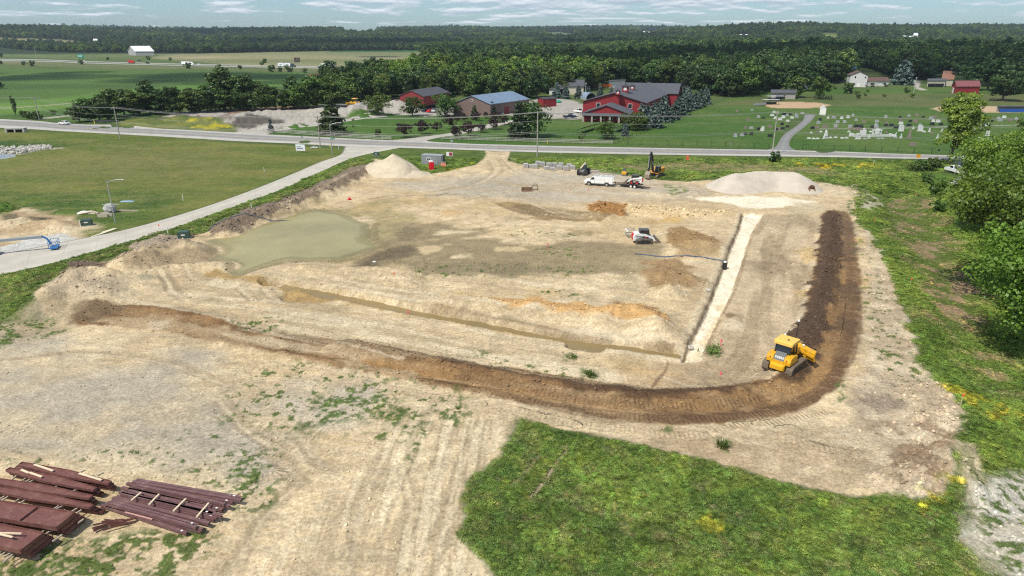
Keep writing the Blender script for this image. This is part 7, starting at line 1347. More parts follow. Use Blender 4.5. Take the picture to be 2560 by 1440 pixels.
def loader(label, loc, yaw, tracked, arms_up=0.0, extra=False):
    t = thing('compact_loader', label, 'loader', loc, yaw)
    if tracked:
        for s in (-1, 1): track(t, -1.35, 1.15, s*.78, .78, .4, mt=mat('rubber_track', (.10,.085,.065), .9, dirt=(.36,.29,.2,.9)))
    else:
        for s in (-1, 1):
            for x in (-.62, .62): wheel(t, x, s*.72, .42, .3, REDP)
    MB().prism([(-1.6, .45), (-.2, .4), (.9, .45), (1.15, .8), (.9, 1.15), (-.3, 1.2), (-.7, 1.55), (-1.45, 1.5), (-1.7, 1.1)], -.55, .55, bev=.06).build('body', WPT, t)
    MB().prism([(-1.72, .6), (-1.62, .5), (-1.5, 1.45), (-1.6, 1.45), (-1.78, 1.1)], -.45, .45).build('rear_door', REDP, t)
    MB().prism([(-.65, 1.2), (.55, 1.15), (.75, 1.3), (.6, 2.0), (-.6, 2.0)], -.46, .46, bev=.03).build('cab', DGL, t); MB().prism([(-.75, 1.98), (.7, 1.96), (.66, 2.1), (-.7, 2.12)], -.5, .5, bev=.02).build('cab_roof', GRYP, t)
    f = MB(); [f.tube([(x0, y, 1.2), (x1, y, 2.0)], .04, 4) for y in (-.47, .47) for x0, x1 in ((-.66, -.62), (.74, .62))]; f.build('cab_frame', BLK, t)
    for s in (-1, 1):
        a_ = MB().prism([(-1.45, 1.35), (-1.2, 1.62), (.2, 1.45), (1.35, .95), (1.7, .45), (1.5, .38), (1.1, .8), (.1, 1.15), (-1.1, 1.3)], s*.56, s*.74).build('lift_arm', WPT, t)
        MB().box(-.3, s*.745-.005, .92, .55, s*.745+.005, 1.1).build('side_stripe', BLK, a_); MB().box(-.02, s*.752-.005, .95, .28, s*.752+.005, 1.07).build('red_badge', REDP, a_)
        MB().cyl((-1.3, s*.65, .8), (-.1, s*.65, 1.2), .05, n=6).build('cylinder', CHR, t)
    MB().prism([(1.62, .1), (1.62, .95), (1.75, .98), (2.6, .08), (2.58, .02), (1.7, .02)], -.95, .95).build('bucket', mat('bucket_steel', (.13,.11,.09), .6, dirt=(.3,.24,.16,.7)), t)
    return t
ld = loader('white tracked compact loader standing alone with its bucket down', at(1608, 607), facing(1585, 611, 1635, 610.5), True); ld.scale = (1.12,)*3
t = thing('grading_attachment', 'grey grading frame with two white domes behind the tracked loader', 'attachment', at(1577, 592), .1); MB().box(-.8,-.9,.4,.9,-.8,.5).box(-.8,.8,.4,.9,.9,.5).box(-.8,-.9,.4,-.7,.9,.55).build('frame', GREYM, t)
m_ = MB(); [m_.tube([(.9, y, .5), (.5, y, 1.3), (0, y, 1.45), (-.6, y, 1.2)], .05, 5) for y in (-.5, .5)]; m_.build('arms', GREYM, t); [MB().ball((-.75, y, 1.1), .22, 10, 6).build('dome', TRIM, t, smooth=True) for y in (-.5, .5)]; m_ = MB(); [m_.cyl((-.7, y, 0), (-.7, y, .5), .04, n=6) for y in (-.85, .85)]; m_.cyl((.8,0,0),(.8,0,.5),.05,n=6); m_.build('legs', GREYM, t)
# service truck
yaw = facing(1530, 464.5, 1466, 460.5); tp = at(1499, 464)
t = thing('service_truck', 'white service truck with utility body and ladder rack', 'truck', tp, yaw)
for x in (2.3, -1.75):
    for s in (-1, 1): wheel(t, x, s*.93, .42, .3)
MB().prism([(.95, .55), (3.35, .55), (3.4, 1.0), (3.25, 1.22), (2.2, 1.38), (1.6, 2.02), (.95, 2.08)], -.98, .98, bev=.08).build('cab', WPT, t); MB().prism([(1.15, 1.42), (2.08, 1.4), (1.58, 1.92), (1.15, 1.95)], -1.0, 1.0).build('side_windows', DGL, t); MB().add([(2.2,-.85,1.4),(2.2,.85,1.4),(1.66,.8,2.0),(1.66,-.8,2.0)], [(0,1,2,3)]).build('windscreen', DGL, t)
MB().box(3.3,-.9,.45,3.5,.9,.75).build('bumper', CHR, t); MB().prism([(1.8,.55),(2.8,.55),(2.75,.85),(2.55,.98),(2.05,.98),(1.85,.85)], -1.0, 1.0).build('wheel_arch', BLK, t)
bd = MB(); bd.prism([(-3.1, .62), (-2.3, .62), (-2.25, .95), (-1.25, .95), (-1.2, .62), (.88, .62), (.88, 2.15), (-3.1, 2.1)], -1.12, -.62, bev=.03); bd.prism([(-3.1, .62), (-2.3, .62), (-2.25, .95), (-1.25, .95), (-1.2, .62), (.88, .62), (.88, 2.15), (-3.1, 2.1)], .62, 1.12, bev=.03); bd.box(-3.05,-.62,.7,.85,.62,1.0); bo = bd.build('utility_body', WPT, t)
MB().box(-2.1,-.4,1.0,.2,.4,1.7).box(-.2,.0,1.0,.6,.5,1.95).build('load', BLK, t); dl_ = MB(); [dl_.box(x-.01, s*1.125-.008, .98, x+.01, s*1.125+.008, 2.0) for s in (-1, 1) for x in (-2.3,-1.2,-.3)]; [dl_.box(x-.08, s*1.13-.008, 1.5, x+.08, s*1.13+.008, 1.55) for s in (-1, 1) for x in (-.75, .3)]; dl_.build('locker_seams', GREYM, bo)
rk = MB(); [rk.tube([(-3.0, y, 2.35), (1.7, y, 2.4)], .04, 5) for y in (-1.0, 1.0)]; [rk.tube([(x, -1.0, 2.36), (x, 1.0, 2.36)], .035, 5) for x in (-2.9,-1.8,-.7,.4,1.5)]; [rk.tube([(x, y, 2.1), (x, y, 2.36)], .035, 5) for x in (-2.9, .4) for y in (-1, 1)]; rk.build('ladder_rack', GREYM, t)
# trailer with a second loader on it
tp2 = at(1577, 467.5); yaw2 = facing(1605, 470, 1540, 464)
t = thing('flatbed_trailer', 'black flatbed trailer hitched behind the service truck', 'trailer', tp2, yaw2)
MB().box(-2.6,-1.05,.62,2.7,1.05,.74).build('deck', mat('deck_wood', (.20,.15,.11), .85, var=.2), t); MB().box(-2.6,-1.1,.5,2.7,-1.02,.72).box(-2.6,1.02,.5,2.7,1.1,.72).tube([(2.7,-.9,.6),(4.2,0,.6)], .07, 5).tube([(2.7,.9,.6),(4.2,0,.6)], .07, 5).cyl((3.6,0,0),(3.6,0,.95),.06,n=6).build('frame', BLK, t)
for x in (-1.2,-.35):
    for s in (-1, 1): wheel(t, x, s*1.2, .38, .24, TRIM, rr=.62)
MB().prism([(-1.75,.74),(-1.65,.86),(.1,.86),(.2,.74)], 1.06, 1.35).prism([(-1.75,.74),(-1.65,.86),(.1,.86),(.2,.74)], -1.35, -1.06).build('mudguards', BLK, t); MB().box(-4.3,-1.0,.02,-2.6,-.45,.1, Matrix.Rotation(-.0,4,'Y')).box(-4.3,.45,.02,-2.6,1.0,.1).build('ramps', BLK, t)
l2 = loader('white skid-steer loader with red tail riding on the flatbed trailer', (tp2.x-.05, tp2.y, tp2.z+.745), yaw2, False); l2.location = Matrix.Rotation(yaw2, 3, 'Z') @ Vector((-.9, 0, 0))+Vector((tp2.x, tp2.y, tp2.z+.745))
# excavator
ex = thing('excavator', 'large orange and black excavator with folded boom at the verge', 'excavator', at(1638, 449)+Vector((.6, 3.0, 0)), facing(1655, 441, 1626, 452)); ex.scale = (.86,)*3
for s in (-1, 1): track(ex, -2.4, 2.4, s*1.35, 1.05, .65)
MB().box(-1.2,-1.1,.5,1.2,1.1,1.1).cyl((0,0,1.0),(0,0,1.35),.8,n=16).build('undercarriage', BLK, ex); MB().prism([(-2.9,1.35),(1.5,1.3),(1.5,1.7),(-.3,1.8),(-.6,2.5),(-2.7,2.55),(-3.0,2.1)], -1.5, 1.5, bev=.08).build('upper_body', ORP, ex)
MB().prism([(-3.05,1.4),(-2.6,1.4),(-2.6,2.6),(-3.0,2.2)], -1.3, 1.3, bev=.05).build('counterweight', ORP, ex); MB().prism([(-.2,1.7),(1.55,1.55),(1.7,2.2),(1.25,3.2),(-.1,3.2)], .45, 1.45, bev=.04).build('cab', DGL, ex); cf = MB(); [cf.tube([a, b], .06, 4) for y in (.45, 1.45) for a, b in (((-.2,y,1.7),(-.1,y,3.2)),((1.55,y,1.55),(1.7,y,2.2)),((1.7,y,2.2),(1.25,y,3.2)),((-.1,y,3.2),(1.25,y,3.2)))]; cf.build('cab_frame', GRYP, ex)
MB().prism([(1.2,1.6),(1.9,2.2),(2.6,5.6),(3.4,7.0),(3.1,7.35),(2.1,6.0),(1.0,2.4)], -.45, -.02, bev=.03).build('boom', BLK, ex); MB().prism([(2.7,7.2),(3.6,7.5),(4.0,6.9),(4.45,2.3),(4.05,2.2),(3.3,6.2)], -.42, -.05, bev=.03).build('stick', BLK, ex); MB().tube([(1.4,.12,1.9),(2.6,.12,4.7)], .1, 6).tube([(2.3,-.24,6.6),(3.1,-.24,7.7)], .09, 6).tube([(4.3,-.24,6.4),(4.6,-.24,3.2)], .08, 6).build('rams', CHR, ex)
MB().prism([(4.0,2.3),(4.5,2.25),(5.2,1.4),(5.1,.5),(4.2,.05),(3.6,.25),(3.7,.6),(4.3,.7),(4.6,1.3),(4.2,1.8)], -.95, .5, bev=.03).build('bucket', mat('bucket_worn', (.27,.22,.17), .7, var=.2), ex)
# roller
t = thing('roller', 'small yellow roller parked on the edge of the verge', 'roller', at(1561, 438), facing(1561, 432, 1556, 441)); [MB().cyl((x,-.6,.38),(x,.6,.38),.38,n=18).build('drum', mat('drum_steel', (.35,.30,.24), .5), t) for x in (.9,-.9)]; MB().prism([(.35,.5),(1.35,.45),(1.4,.85),(.35,1.0)], -.55, .55, bev=.04).prism([(-1.35,.5),(.25,.5),(.25,.9),(-.5,1.0),(-1.4,.9)], -.5, .5, bev=.04).build('body', YEL, t); MB().prism([(-.3,1.0),(.45,1.0),(.3,1.35),(-.3,1.3)], -.4, .4).box(-.5,-.3,1.0,-.2,.3,1.6).build('operator_station', GRYP, t); MB().tube([(-.9,-.5,.9),(-.9,-.5,2.1),(-.9,.5,2.1),(-.9,.5,.9)], .05, 5).build('roll_bar', BLK, t)
# tractor-like telehandler
t = thing('telehandler', 'grey telehandler with tan bonnet and big dusty tyres', 'telehandler', at(1459, 436), facing(1472, 432, 1455, 443))
for x in (1.3,-1.4):
    for s in (-1, 1): wheel(t, x, s*.95, .68, .45, mat('rim_grey', (.2,.2,.19), .6), lugs=True)
MB().prism([(-2.1,.7),(1.9,.6),(2.0,1.1),(1.3,1.35),(-2.0,1.5)], -.55, .55, bev=.05).build('chassis', mat('machine_grey', (.17,.18,.18), .6, dirt=(.33,.28,.2,.6)), t); MB().prism([(-.3,1.2),(.9,1.2),(.7,2.4),(-.3,2.4)], .1, .75, bev=.03).build('cab', DGL, t); MB().prism([(-2.6,2.0),(1.7,1.5),(1.9,1.8),(-2.5,2.5)], -.5, -.1, bev=.03).build('boom', mat('boom_tan', (.52,.44,.28), .6), t); MB().box(1.8,-1.1,.3,1.95,1.1,1.1).box(1.95,-.7,.3,3.0,-.55,.38).box(1.95,.55,.3,3.0,.7,.38).build('fork_carriage', BLK, t)
# loose buckets and attachments
BKT = mat('rusty_steel', (.17,.095,.055), .8, var=.3, vscale=4)
t = thing('loader_bucket', 'empty steel loader bucket lying on the open gravel', 'bucket', at(1317, 478), -.05); MB().prism([(-.5,0),(.5,0),(.52,.06),(-.4,.1),(-.42,.8),(-.5,.8)], -1.15, 1.15, axis='x').build('shell', BKT, t); MB().prism([(-.5,0),(.5,0),(-.42,.8),(-.5,.8)], -1.17, -1.13, axis='x').prism([(-.5,0),(.5,0),(-.42,.8),(-.5,.8)], 1.13, 1.17, axis='x').build('side_plates', BKT, t); t.rotation_euler = (0, 0, math.pi-.05)
t = thing('pallet_fork', 'pallet fork frame lying beside the empty loader bucket', 'attachment', at(1338, 474), .1); MB().box(-.6,0,0,.6,.08,.1).box(-.6,0,.9,.6,.08,1.0).box(-.6,0,0,-.5,.08,1.0).box(.5,0,0,.6,.08,1.0).tube([(-.3,.04,1.0),(-.2,.04,1.25),(.2,.04,1.25),(.3,.04,1.0)],.04,5).build('frame', BLK, t); MB().box(-.45,-1.2,0,-.33,0,.06).box(.33,-1.2,0,.45,0,.06).build('tines', BKT, t)
t = thing('digging_bucket', 'rusty excavator digging bucket standing at the gravel mound foot', 'bucket', at(2029, 482), .12); MB().prism([(-.3,0),(.5,.1),(.6,.8),(.3,1.5),(.2,1.45),(.4,.8),(.3,.25),(-.3,.1)], -.6, .6, axis='x').prism([(-.3,0),(.5,.1),(.6,.8),(.3,1.5),(-.2,.9)], -.64, -.58, axis='x').prism([(-.3,0),(.5,.1),(.6,.8),(.3,1.5),(-.2,.9)], .58, .64, axis='x').box(-.35,.2,1.3,.35,.45,1.7).build('shell', BKT, t); m_ = MB(); [m_.box(x-.06,-.6,.0,x+.06,-.25,.09) for x in (-.5,-.17,.17,.5)]; m_.build('teeth', BKT, t)
# block pallets
BLKM = mat('concrete_block', (.40,.385,.36), .9, var=.12, vscale=3); pb = [(1314,420,.9,0),(1327,420,.7,1),(1337,422,1.0,0),(1345,414,1.0,0),(1356,416,1.0,0),(1366,424,.7,1),(1372,418,1.0,0),(1381,426,.8,1),(1386,418,1.0,0),(1398,424,1.0,0),(1402,418,1.0,0),(1414,426,1.0,0),(1423,420,1.0,0),(1431,423,.9,0)]
pm_ = None
for i, (px, py, h, low) in enumerate(pb):
    lb = '%s pallet of grey concrete blocks, %s from left beside the verge' % ('low' if low else 'full', nth(i))
    if pm_ is None:
        pm_ = thing('block_pallet', lb, 'pallet', at(px, py), .1, 'pallets of concrete blocks'); m_ = MB()
        for a in range(3):
            for b in range(4):
                for c in range(4): m_.box(-.60+a*.405, -.8+b*.405, .14+c*.24, -.60+a*.405+.39, -.8+b*.405+.39, .14+c*.24+.225)
        m_.build('blocks', BLKM, pm_); m_ = MB(); [m_.box(-.62, y, 0, .62, y+.1, .13) for y in (-.8,-.1,.68)]; m_.build('pallet', TIMB, pm_)
    else: copy_tree(pm_, at(px, py), .1+rng3.uniform(-.1,.1), lb, (1, 1, h if not low else .72))
t = MB(); [t.box(-1.2+k*.05, -.5, k*.12, 1.2-k*.1, .5, k*.12+.1) for k in range(4)]; o_ = t.build('board_stack', mat('grey_boards', (.42,.37,.34), .8)); o_.location = at(1487, 431); tag(o_, 'low stack of grey boards right behind the telehandler', 'stack')
# container, portable toilet, barrels, sign
cy0 = at(1054, 411.5); cyaw = facing(1054, 411, 1103, 413)
t = thing('site_container', 'grey corrugated site container with small white window', 'container', cy0, cyaw); CONT = mat('container_grey', (.30,.315,.33), .6, var=.05); m_ = MB(); Lc, Dc, Hc = 5.6, 2.5, 2.6; pr = []
for k in range(28): x = k*Lc/28; pr += [(x, 0), (x+.07, .05), (x+.13, .05), (x+.17, 0)]
pr = [(x, -y) for x, y in pr]+[(Lc, 0), (Lc, Dc), (0, Dc)]; m_.prism(pr, .1, Hc-.1, axis='z'); m_.build('shell', CONT, t); MB().box(-.03,-.08,0,Lc+.03,Dc+.03,.12).box(-.03,-.08,Hc-.12,Lc+.03,Dc+.03,Hc+.02).build('rails', CONT, t)
w_ = MB().box(1.5,-.12,1.15,2.7,-.04,1.95).build('window', TRIM, t); MB().box(1.65,-.14,1.28,2.05,-.12,1.82).box(2.15,-.14,1.28,2.55,-.12,1.82).build('pane', DGL, w_); v_ = MB(); [v_.box(Lc-1.35,-.1,.3+k*.3,Lc-.1,-.06,.48+k*.3) for k in range(7)]; v_.build('roller_shutter', GREYM, t)
MB().box(Lc+.03,.2,.15,Lc+.08,1.15,2.4).build('side_door', mat('door_grey', (.42,.44,.46), .5), t); MB().box(Lc+.03,1.2,.15,Lc+.07,2.4,2.4).build('doorway_shade', DARKM, t)  # doorway is a black panel on the end wall, inner shade painted
t = thing('notice_board', 'red and white notice board behind the container end', 'sign', at(1118, 405), cyaw); MB().box(-.2,0,1.6,1.6,.06,2.7).build('white_panel', TRIM, t); MB().box(.6,-.03,1.75,1.5,-.01,2.6).build('red_panel', mat('dull_red', (.30,.03,.05), .6), t); MB().box(-.1,.06,0,0,.12,1.7).box(1.4,.06,0,1.5,.12,1.7).build('legs', BLK, t)
t = thing('portable_toilet', 'bright red portable toilet with white roof', 'portable toilet', at(1079, 424), cyaw+.5); PT = mat('toilet_red', (.72,.01,.03), .4); MB().box(-.58,-.58,0,.58,.58,2.05).box(-.4,-.61,.15,.4,-.58,1.95).build('cabin', PT, t); MB().box(-.62,-.62,0,.62,.62,.1).build('base', BLK, t); MB().add([(-.6,-.6,2.05),(.6,-.6,2.05),(.6,.6,2.05),(-.6,.6,2.05),(-.35,-.6,2.3),(.35,-.6,2.3),(.35,.6,2.3),(-.35,.6,2.3)], [(3,2,1,0),(4,5,6,7),(0,1,5,4),(1,2,6,5),(2,3,7,6),(3,0,4,7)]).build('roof', TRIM, t)
for i in range(5):
    q = at(1104+i*2.4, 417-(i % 2)*1.4); t = thing('traffic_barrel', 'orange and white channelizer beside the container, %s from left' % nth(i), 'barrel', q, 0, 'orange traffic barrels'); MB().cyl((0,0,0),(0,0,.85),.24,.2,n=12).build('body', ORG, t); MB().cyl((0,0,.45),(0,0,.6),.232,.225,n=12).cyl((0,0,.85),(0,0,1.3),.04,n=8).build('white_band', TRIM, t)
# sump, hoses
t = thing('sump_pipe', 'black upright drain pipe with white cap at the white trench', 'pipe', at(1812, 663), 0); MB().cyl((0,0,-.3),(0,0,1.1),.36,n=18).build('barrel', mat('black_plastic', (.02,.022,.025), .4), t); MB().cyl((0,0,1.1),(0,0,1.22),.26,.2,n=14).build('cap', TRIM, t)
HOSE = mat('blue_hose', (.07,.09,.16), .6)
def hose(pts, r, label, lift=.06):
    P = smooth_line(GP(pts), 5); zz = hgt(P[:, 0], P[:, 1]); m_ = MB(); m_.tube([(P[i, 0]+.12*math.sin(i*1.7), P[i, 1]+.1*math.cos(i*2.1), zz[i]+lift) for i in range(len(P))], r, 6); return tag(m_.build('discharge_hose', HOSE, smooth=True), label, 'hose', 'blue discharge hoses')
hose([(1587,636),(1620,639),(1665,644),(1720,645),(1765,648),(1806,653),(1812,657)], .10, 'blue discharge hose running left from the black drain pipe'); hose([(520,583),(545,564),(580,560),(600,556),(640,553),(680,552),(740,547)], .07, 'blue hose draped over the berm and into the pond', .25)
t = MB().cyl((0,0,.25),(.5,.1,.3),.22,n=10).box(-.2,-.2,0,.6,.3,.12).build('red_pump', REDP); t.location = at(871, 499); tag(t, 'tiny red pump on the pale ground above the pond', 'pump')
for px, py, lb in ((817,635,'white scrap floating near the pond bank'),(936,656,'white scrap on the muddy shore')):
    t = MB().ball((0,0,.1),.25,8,5,(1.2,.8,.5)).build('white_scrap', TRIM); t.location = at(px, py); tag(t, lb, 'scrap')
# cars and trucks
def car(name, label, loc, yaw, paint, suv=False, group=None, pickup=False, cat='car'):
    t = thing(name, label, cat, loc, yaw, group); h = .28 if suv else 0
    for x in (1.4,-1.4):
        for s in (-1, 1): wheel(t, x, s*.8, .34+h*.2, .22)
    if pickup:
        MB().prism([(-2.75,.5),(2.7,.45),(2.75,.95),(2.6,1.12),(1.45,1.2),(-2.75,1.15)], -.97, .97, bev=.07).build('body', paint, t); MB().prism([(-.55,1.1),(1.35,1.15),(.75,1.85),(-.4,1.9)], -.88, .88, bev=.05).build('cabin', paint, t)
        MB().prism([(-.4,1.25),(.95,1.28),(.65,1.75),(-.33,1.78)], -.9, .9).build('side_windows', DGL, t); MB().add([(1.36,-.75,1.2),(1.36,.75,1.2),(.82,.7,1.8),(.82,-.7,1.8)], [(0,1,2,3)]).add([(-.58,-.72,1.25),(-.58,.72,1.25),(-.45,.68,1.8),(-.45,-.68,1.8)], [(3,2,1,0)]).build('windscreens', DGL, t)
        MB().box(-2.65,-.8,1.13,-.65,.8,1.18).build('bed_floor', BLK, t); MB().box(-2.8,-.9,.75,-2.74,-.72,1.05).box(-2.8,.72,.75,-2.74,.9,1.05).build('tail_lamps', REDP, t); MB().box(-2.9,-.9,.4,-2.75,.9,.6).build('bumper', CHR, t)
    else:
        MB().prism([(-2.3,.35),(2.25,.32),(2.3,.7),(2.1,.85),(1.2,.95+h),(-1.9,1.0+h),(-2.3,.85)], -.9, .9, bev=.08).build('body', paint, t); MB().prism([(-1.8,.95+h),(1.15,.92+h),(.45,1.42+h),(-1.2,1.45+h)], -.76, .76, bev=.06).build('roof', paint, t)
        MB().prism([(-1.55,1.0+h),(.9,.98+h),(.38,1.34+h),(-1.1,1.37+h)], -.785, .785).build('side_windows', DGL, t); MB().add([(1.16,-.68,.95+h),(1.16,.68,.95+h),(.5,.6,1.4+h),(.5,-.6,1.4+h)], [(0,1,2,3)]).add([(-1.82,-.68,1.0+h),(-1.82,.68,1.0+h),(-1.26,.6,1.42+h),(-1.26,-.6,1.42+h)], [(3,2,1,0)]).build('windscreens', DGL, t)
        MB().box(2.22,-.8,.6,2.3,-.5,.75).box(2.22,.5,.6,2.3,.8,.75).build('headlights', TRIM, t)
    return t
SIL = mat('silver_paint', (.42,.43,.45), .3, metal=.4); DKB = mat('dark_blue_paint', (.02,.03,.06), .3); 
car('sedan', 'white sedan driving on the county road at far left', at(161, 312), facing(177, 314, 147, 312)+0, WPT)
pk = car('pickup_truck', 'white pickup seen from behind beside the tall tree', at(2386, 432), math.pi/2+.06, WPT, pickup=True, cat='pickup')
t = thing('utility_trailer', 'small white utility trailer with raised mesh ramp behind the pickup', 'trailer', at(2384, 447), math.pi/2+.06)
MB().box(-1.3,-.85,.5,1.2,.85,.62).build('deck', WPT, t); MB().tube([(1.2,-.4,.5),(2.1,0,.5)],.05,5).tube([(1.2,.4,.5),(2.1,0,.5)],.05,5).build('drawbar', BLK, t); gt = MB(); [gt.box(-1.36,-.85+k*.28,.5,-1.3,-.81+k*.28,1.75) for k in range(7)]; [gt.box(-1.37,-.85,.55+k*.3,-1.29,.87,.59+k*.3) for k in range(5)]; gt.box(-1.34,-.85,.5,-1.325,.87,1.75); gt.build('mesh_ramp', mat('pale_mesh', (.6,.6,.58), .5), t); [MB().box(-.9,s*1.12-.14,.62,.5,s*1.12+.14,.72).build('mudguard', WPT, t) for s in (-1, 1)]; [wheel(t,-.2,s*1.1,.33,.2) for s in (-1, 1)]
car('pickup_truck', 'white pickup parked left of the red barn, far one', at(1428, 292), .1, WPT, pickup=True, cat='pickup'); car('pickup_truck', 'dark pickup in front of the white one left of the barn', at(1424, 296), .1, DKB, pickup=True, cat='pickup'); car('pickup_truck', 'white work pickup close to the barn front corner', at(1448, 282), 2.2, WPT, pickup=True, cat='pickup')
car('parked_car', 'dark car under the tree by the red shed', at(1066, 280), .9, DKB); car('parked_car', 'red car parked beside the red shed', at(1076, 281), 1.2, REDP); car('parked_car', 'silver car right of the red one', at(1088, 281), 1.2, SIL, True); car('parked_car', 'silver car by the brown building wall, left one', at(1246, 287), 2.6, SIL); car('parked_car', 'white car by the brown building wall, right one', at(1258, 284), 2.6, WPT)
car('riding_mower', 'tiny red and white mower by the site board', at(786, 371), 0, WPT).scale = (.45,)*3
def semi(label, px, py, dirn, boxes, cabm, boxm, L_=14.5):
    q = at(px, py); t = thing('semi_truck', label, 'truck', q, facing(400, 163, 800, 175) if dirn > 0 else facing(800, 175, 400, 163)); x = 0
    for k in range(boxes):
        l = L_ if boxes == 1 else 8.6; o_ = MB().box(x-l,-1.3,1.2,x,1.3,4.1).build('trailer_box', boxm, t); MB().box(x-l+.3,-.5,.9,x-.3,.5,1.2).build('trailer_frame', BLK, o_)
        for xx in ((x-l+1.0, x-l+2.3) if boxes == 1 else (x-l+1.0,)):
            for s in (-1, 1): wheel(t, xx, s*1.05, .5, .5)
        if boxes == 2: MB().box(x-l*.75,-1.32,2.0,x-l*.3,1.32,3.2).build('trailer_emblem', mat('emblem_green', (.22,.34,.33), .6), o_)
        x -= l+.9
    MB().prism([(.3,.6),(6.0,.6),(6.1,1.9),(4.2,2.1),(3.6,3.0),(2.6,3.8),(.8,3.9),(.3,2.6)], -1.2, 1.2, bev=.1).build('tractor_cab', cabm, t); MB().prism([(3.0,2.1),(4.05,2.1),(3.5,2.9),(3.0,3.0)], -1.22, 1.22).build('cab_windows', DGL, t)
    for xx in (5.0, .6, -.8):
        for s in (-1, 1): wheel(t, xx, s*1.0, .5, .5)
    return t
WB = mat('trailer_white', (.74,.75,.77), .5); semi('white semi truck with one trailer, leftmost on the highway', 476, 163.5, 1, 1, WPT, WB, 13.5); semi('truck pulling two short white trailers on the highway', 728, 168, 1, 2, mat('cab_dark_green', (.03,.06,.06), .4), WB); semi('white semi truck heading left, rightmost on the highway', 810, 168, -1, 1, WPT, WB, 14.5)
q = at(324, 158); t = semi('red recovery truck on the highway at left', 328, 158.5, 1, 1, REDP, mat('red_load', (.42,.05,.05), .5), 4.5)
for px, py, m_, lb in ((348,153,DKB,'dark car behind the red truck on the far carriageway'),(369,159,DKB,'dark car ahead of the red truck on the highway'),(207,153,WPT,'white car below the green highway sign'),(498,163,WPT,'white car just ahead of the leftmost semi truck'),(682,168,WPT,'white car behind the double-trailer truck'),): c_ = car('highway_car', lb, at(px, py), facing(400, 163, 800, 175), m_, True, 'cars on the highway'); c_.scale = (1.15,)*3
# boom lift at the left edge
t = thing('boom_lift', 'blue boom lift with its basket down near the side road, cut by the edge', 'lift', at(-42, 640), facing(-42, 642, 40, 634)); [wheel(t, x, s*1.0, .5, .4) for x in (-1.4, 1.4) for s in (-1, 1)]; MB().box(-1.8,-.8,.55,1.8,.8,1.0).build('chassis', BLUE, t); MB().prism([(-1.9,1.1),(1.5,1.1),(1.6,1.5),(.6,2.0),(-1.8,2.0)], -.9, .9, bev=.06).build('turret', BLUE, t); MB().box(-1.2,-.22,2.0,8.2,.22,2.4).build('boom', mat('boom_grey', (.30,.33,.35), .5), t); MB().tube([(8.2,0,2.3),(8.8,0,1.8),(9.2,0,.9)],.14,6).build('jib', BLUE, t)
bk = MB(); bk.box(9.0,-1.2,.35,10.1,1.2,.45); [bk.tube([(9.0,-1.2,z),(10.1,-1.2,z),(10.1,1.2,z),(9.0,1.2,z),(9.0,-1.2,z)],.035,5) for z in (.9,1.45)]; [bk.tube([(x,y,.4),(x,y,1.45)],.035,5) for x in (9.0,10.1) for y in (-1.2,0,1.2)]; bk.build('basket', BLUE, t)
# rubbish on the left meadow
CRD = mat('cardboard_pale', (.60,.52,.40), .9, var=.1)
t = MB(); t.prism([(0,0),(1,.05),(2.9,-.1),(6.2,.2),(9.0,.5),(8.6,1.6),(5.2,1.7),(3.5,.9),(0,.6)], .04, .16, axis='z'); o_ = t.build('formwork_panel', mat('plywood', (.62,.55,.40), .8, var=.1)); o_.location = at(232, 594); o_.rotation_euler = (0, 0, facing(232, 594, 298, 573)); o_.scale = (.62,)*3; tag(o_, 'pale plywood sheets lying on the kerb of the side road', 'boards')
t = thing('crate', 'broken pale timber crate in the grass by the street lamp', 'crate', at(258, 541), .3); MB().box(-.9,-.6,0,.9,-.5,.7).box(-.9,.5,0,.9,.6,.7).box(-.9,-.6,0,-.8,.6,.9).box(.8,-.6,0,.9,.6,.5).box(-.9,-.6,0,.9,.6,.06).build('box', CRD, t); MB().box(.2,-.1,.3,1.4,.0,1.0, Matrix.Rotation(.3,4,'Y')).build('loose_board', CRD, t)
t = MB(); t.ball((0,0,.8),1.1,12,8,(1.1,.8,.9)); t.v = [(x+rng3.uniform(-.12,.12), y+rng3.uniform(-.12,.12), max(z+rng3.uniform(-.12,.12), -.05)) for x, y, z in t.v]; o_ = t.build('wrapped_bundle', mat('grey_wrap', (.40,.39,.38), .7, bump=.4)); o_.location = at(276, 530); tag(o_, 'grey wrapped bundle behind the broken crate', 'bundle')
for px, py, sx, yw, c_, lb in ((219,532,1.6,.1,CRD,'flattened pale cardboard sheets left of the lamp'),(206,532,.9,.4,TRIM,'crumpled white bag left of the cardboard sheets')): t = MB(); [t.box(-sx+k*.2,-.7,k*.09,sx-k*.25,.7-k*.1,k*.09+.06, Matrix.Rotation(k*.3,4,'Z')) for k in range(4)]; t.ball((.2,.1,.2),.5,8,5,(1.3,.8,.5)); o_ = t.build('sheet_pile', c_); o_.location = at(px, py); o_.rotation_euler = (0,0,yw); tag(o_, lb, 'debris')
t = MB(); [t.box(0,k*.35,0,4.2,k*.35+.18,.08) for k in range(3)]; o_ = t.build('long_boards', mat('purple_boards', (.36,.27,.26), .8)); o_.location = at(291, 526); o_.rotation_euler = (0,0,-.12); tag(o_, 'long dull pink boards in the grass right of the lamp', 'boards'); t = MB().box(-1.3,-.5,0,1.3,.5,.08).box(-.3,-.4,.08,.7,.4,.13); o_ = t.build('flat_panel', mat('panel_blue', (.30,.45,.58), .6)); o_.location = at(318, 503); tag(o_, 'flat panel with a pale blue sheet in the meadow', 'panel'); t = MB().box(-1.6,-.1,0,1.9,.1,.1).box(-1.0,.3,0,1.2,.45,.12); o_ = t.build('loose_planks', OLDW); o_.location = at(275, 511); tag(o_, 'two grey planks behind the wrapped bundle', 'boards')
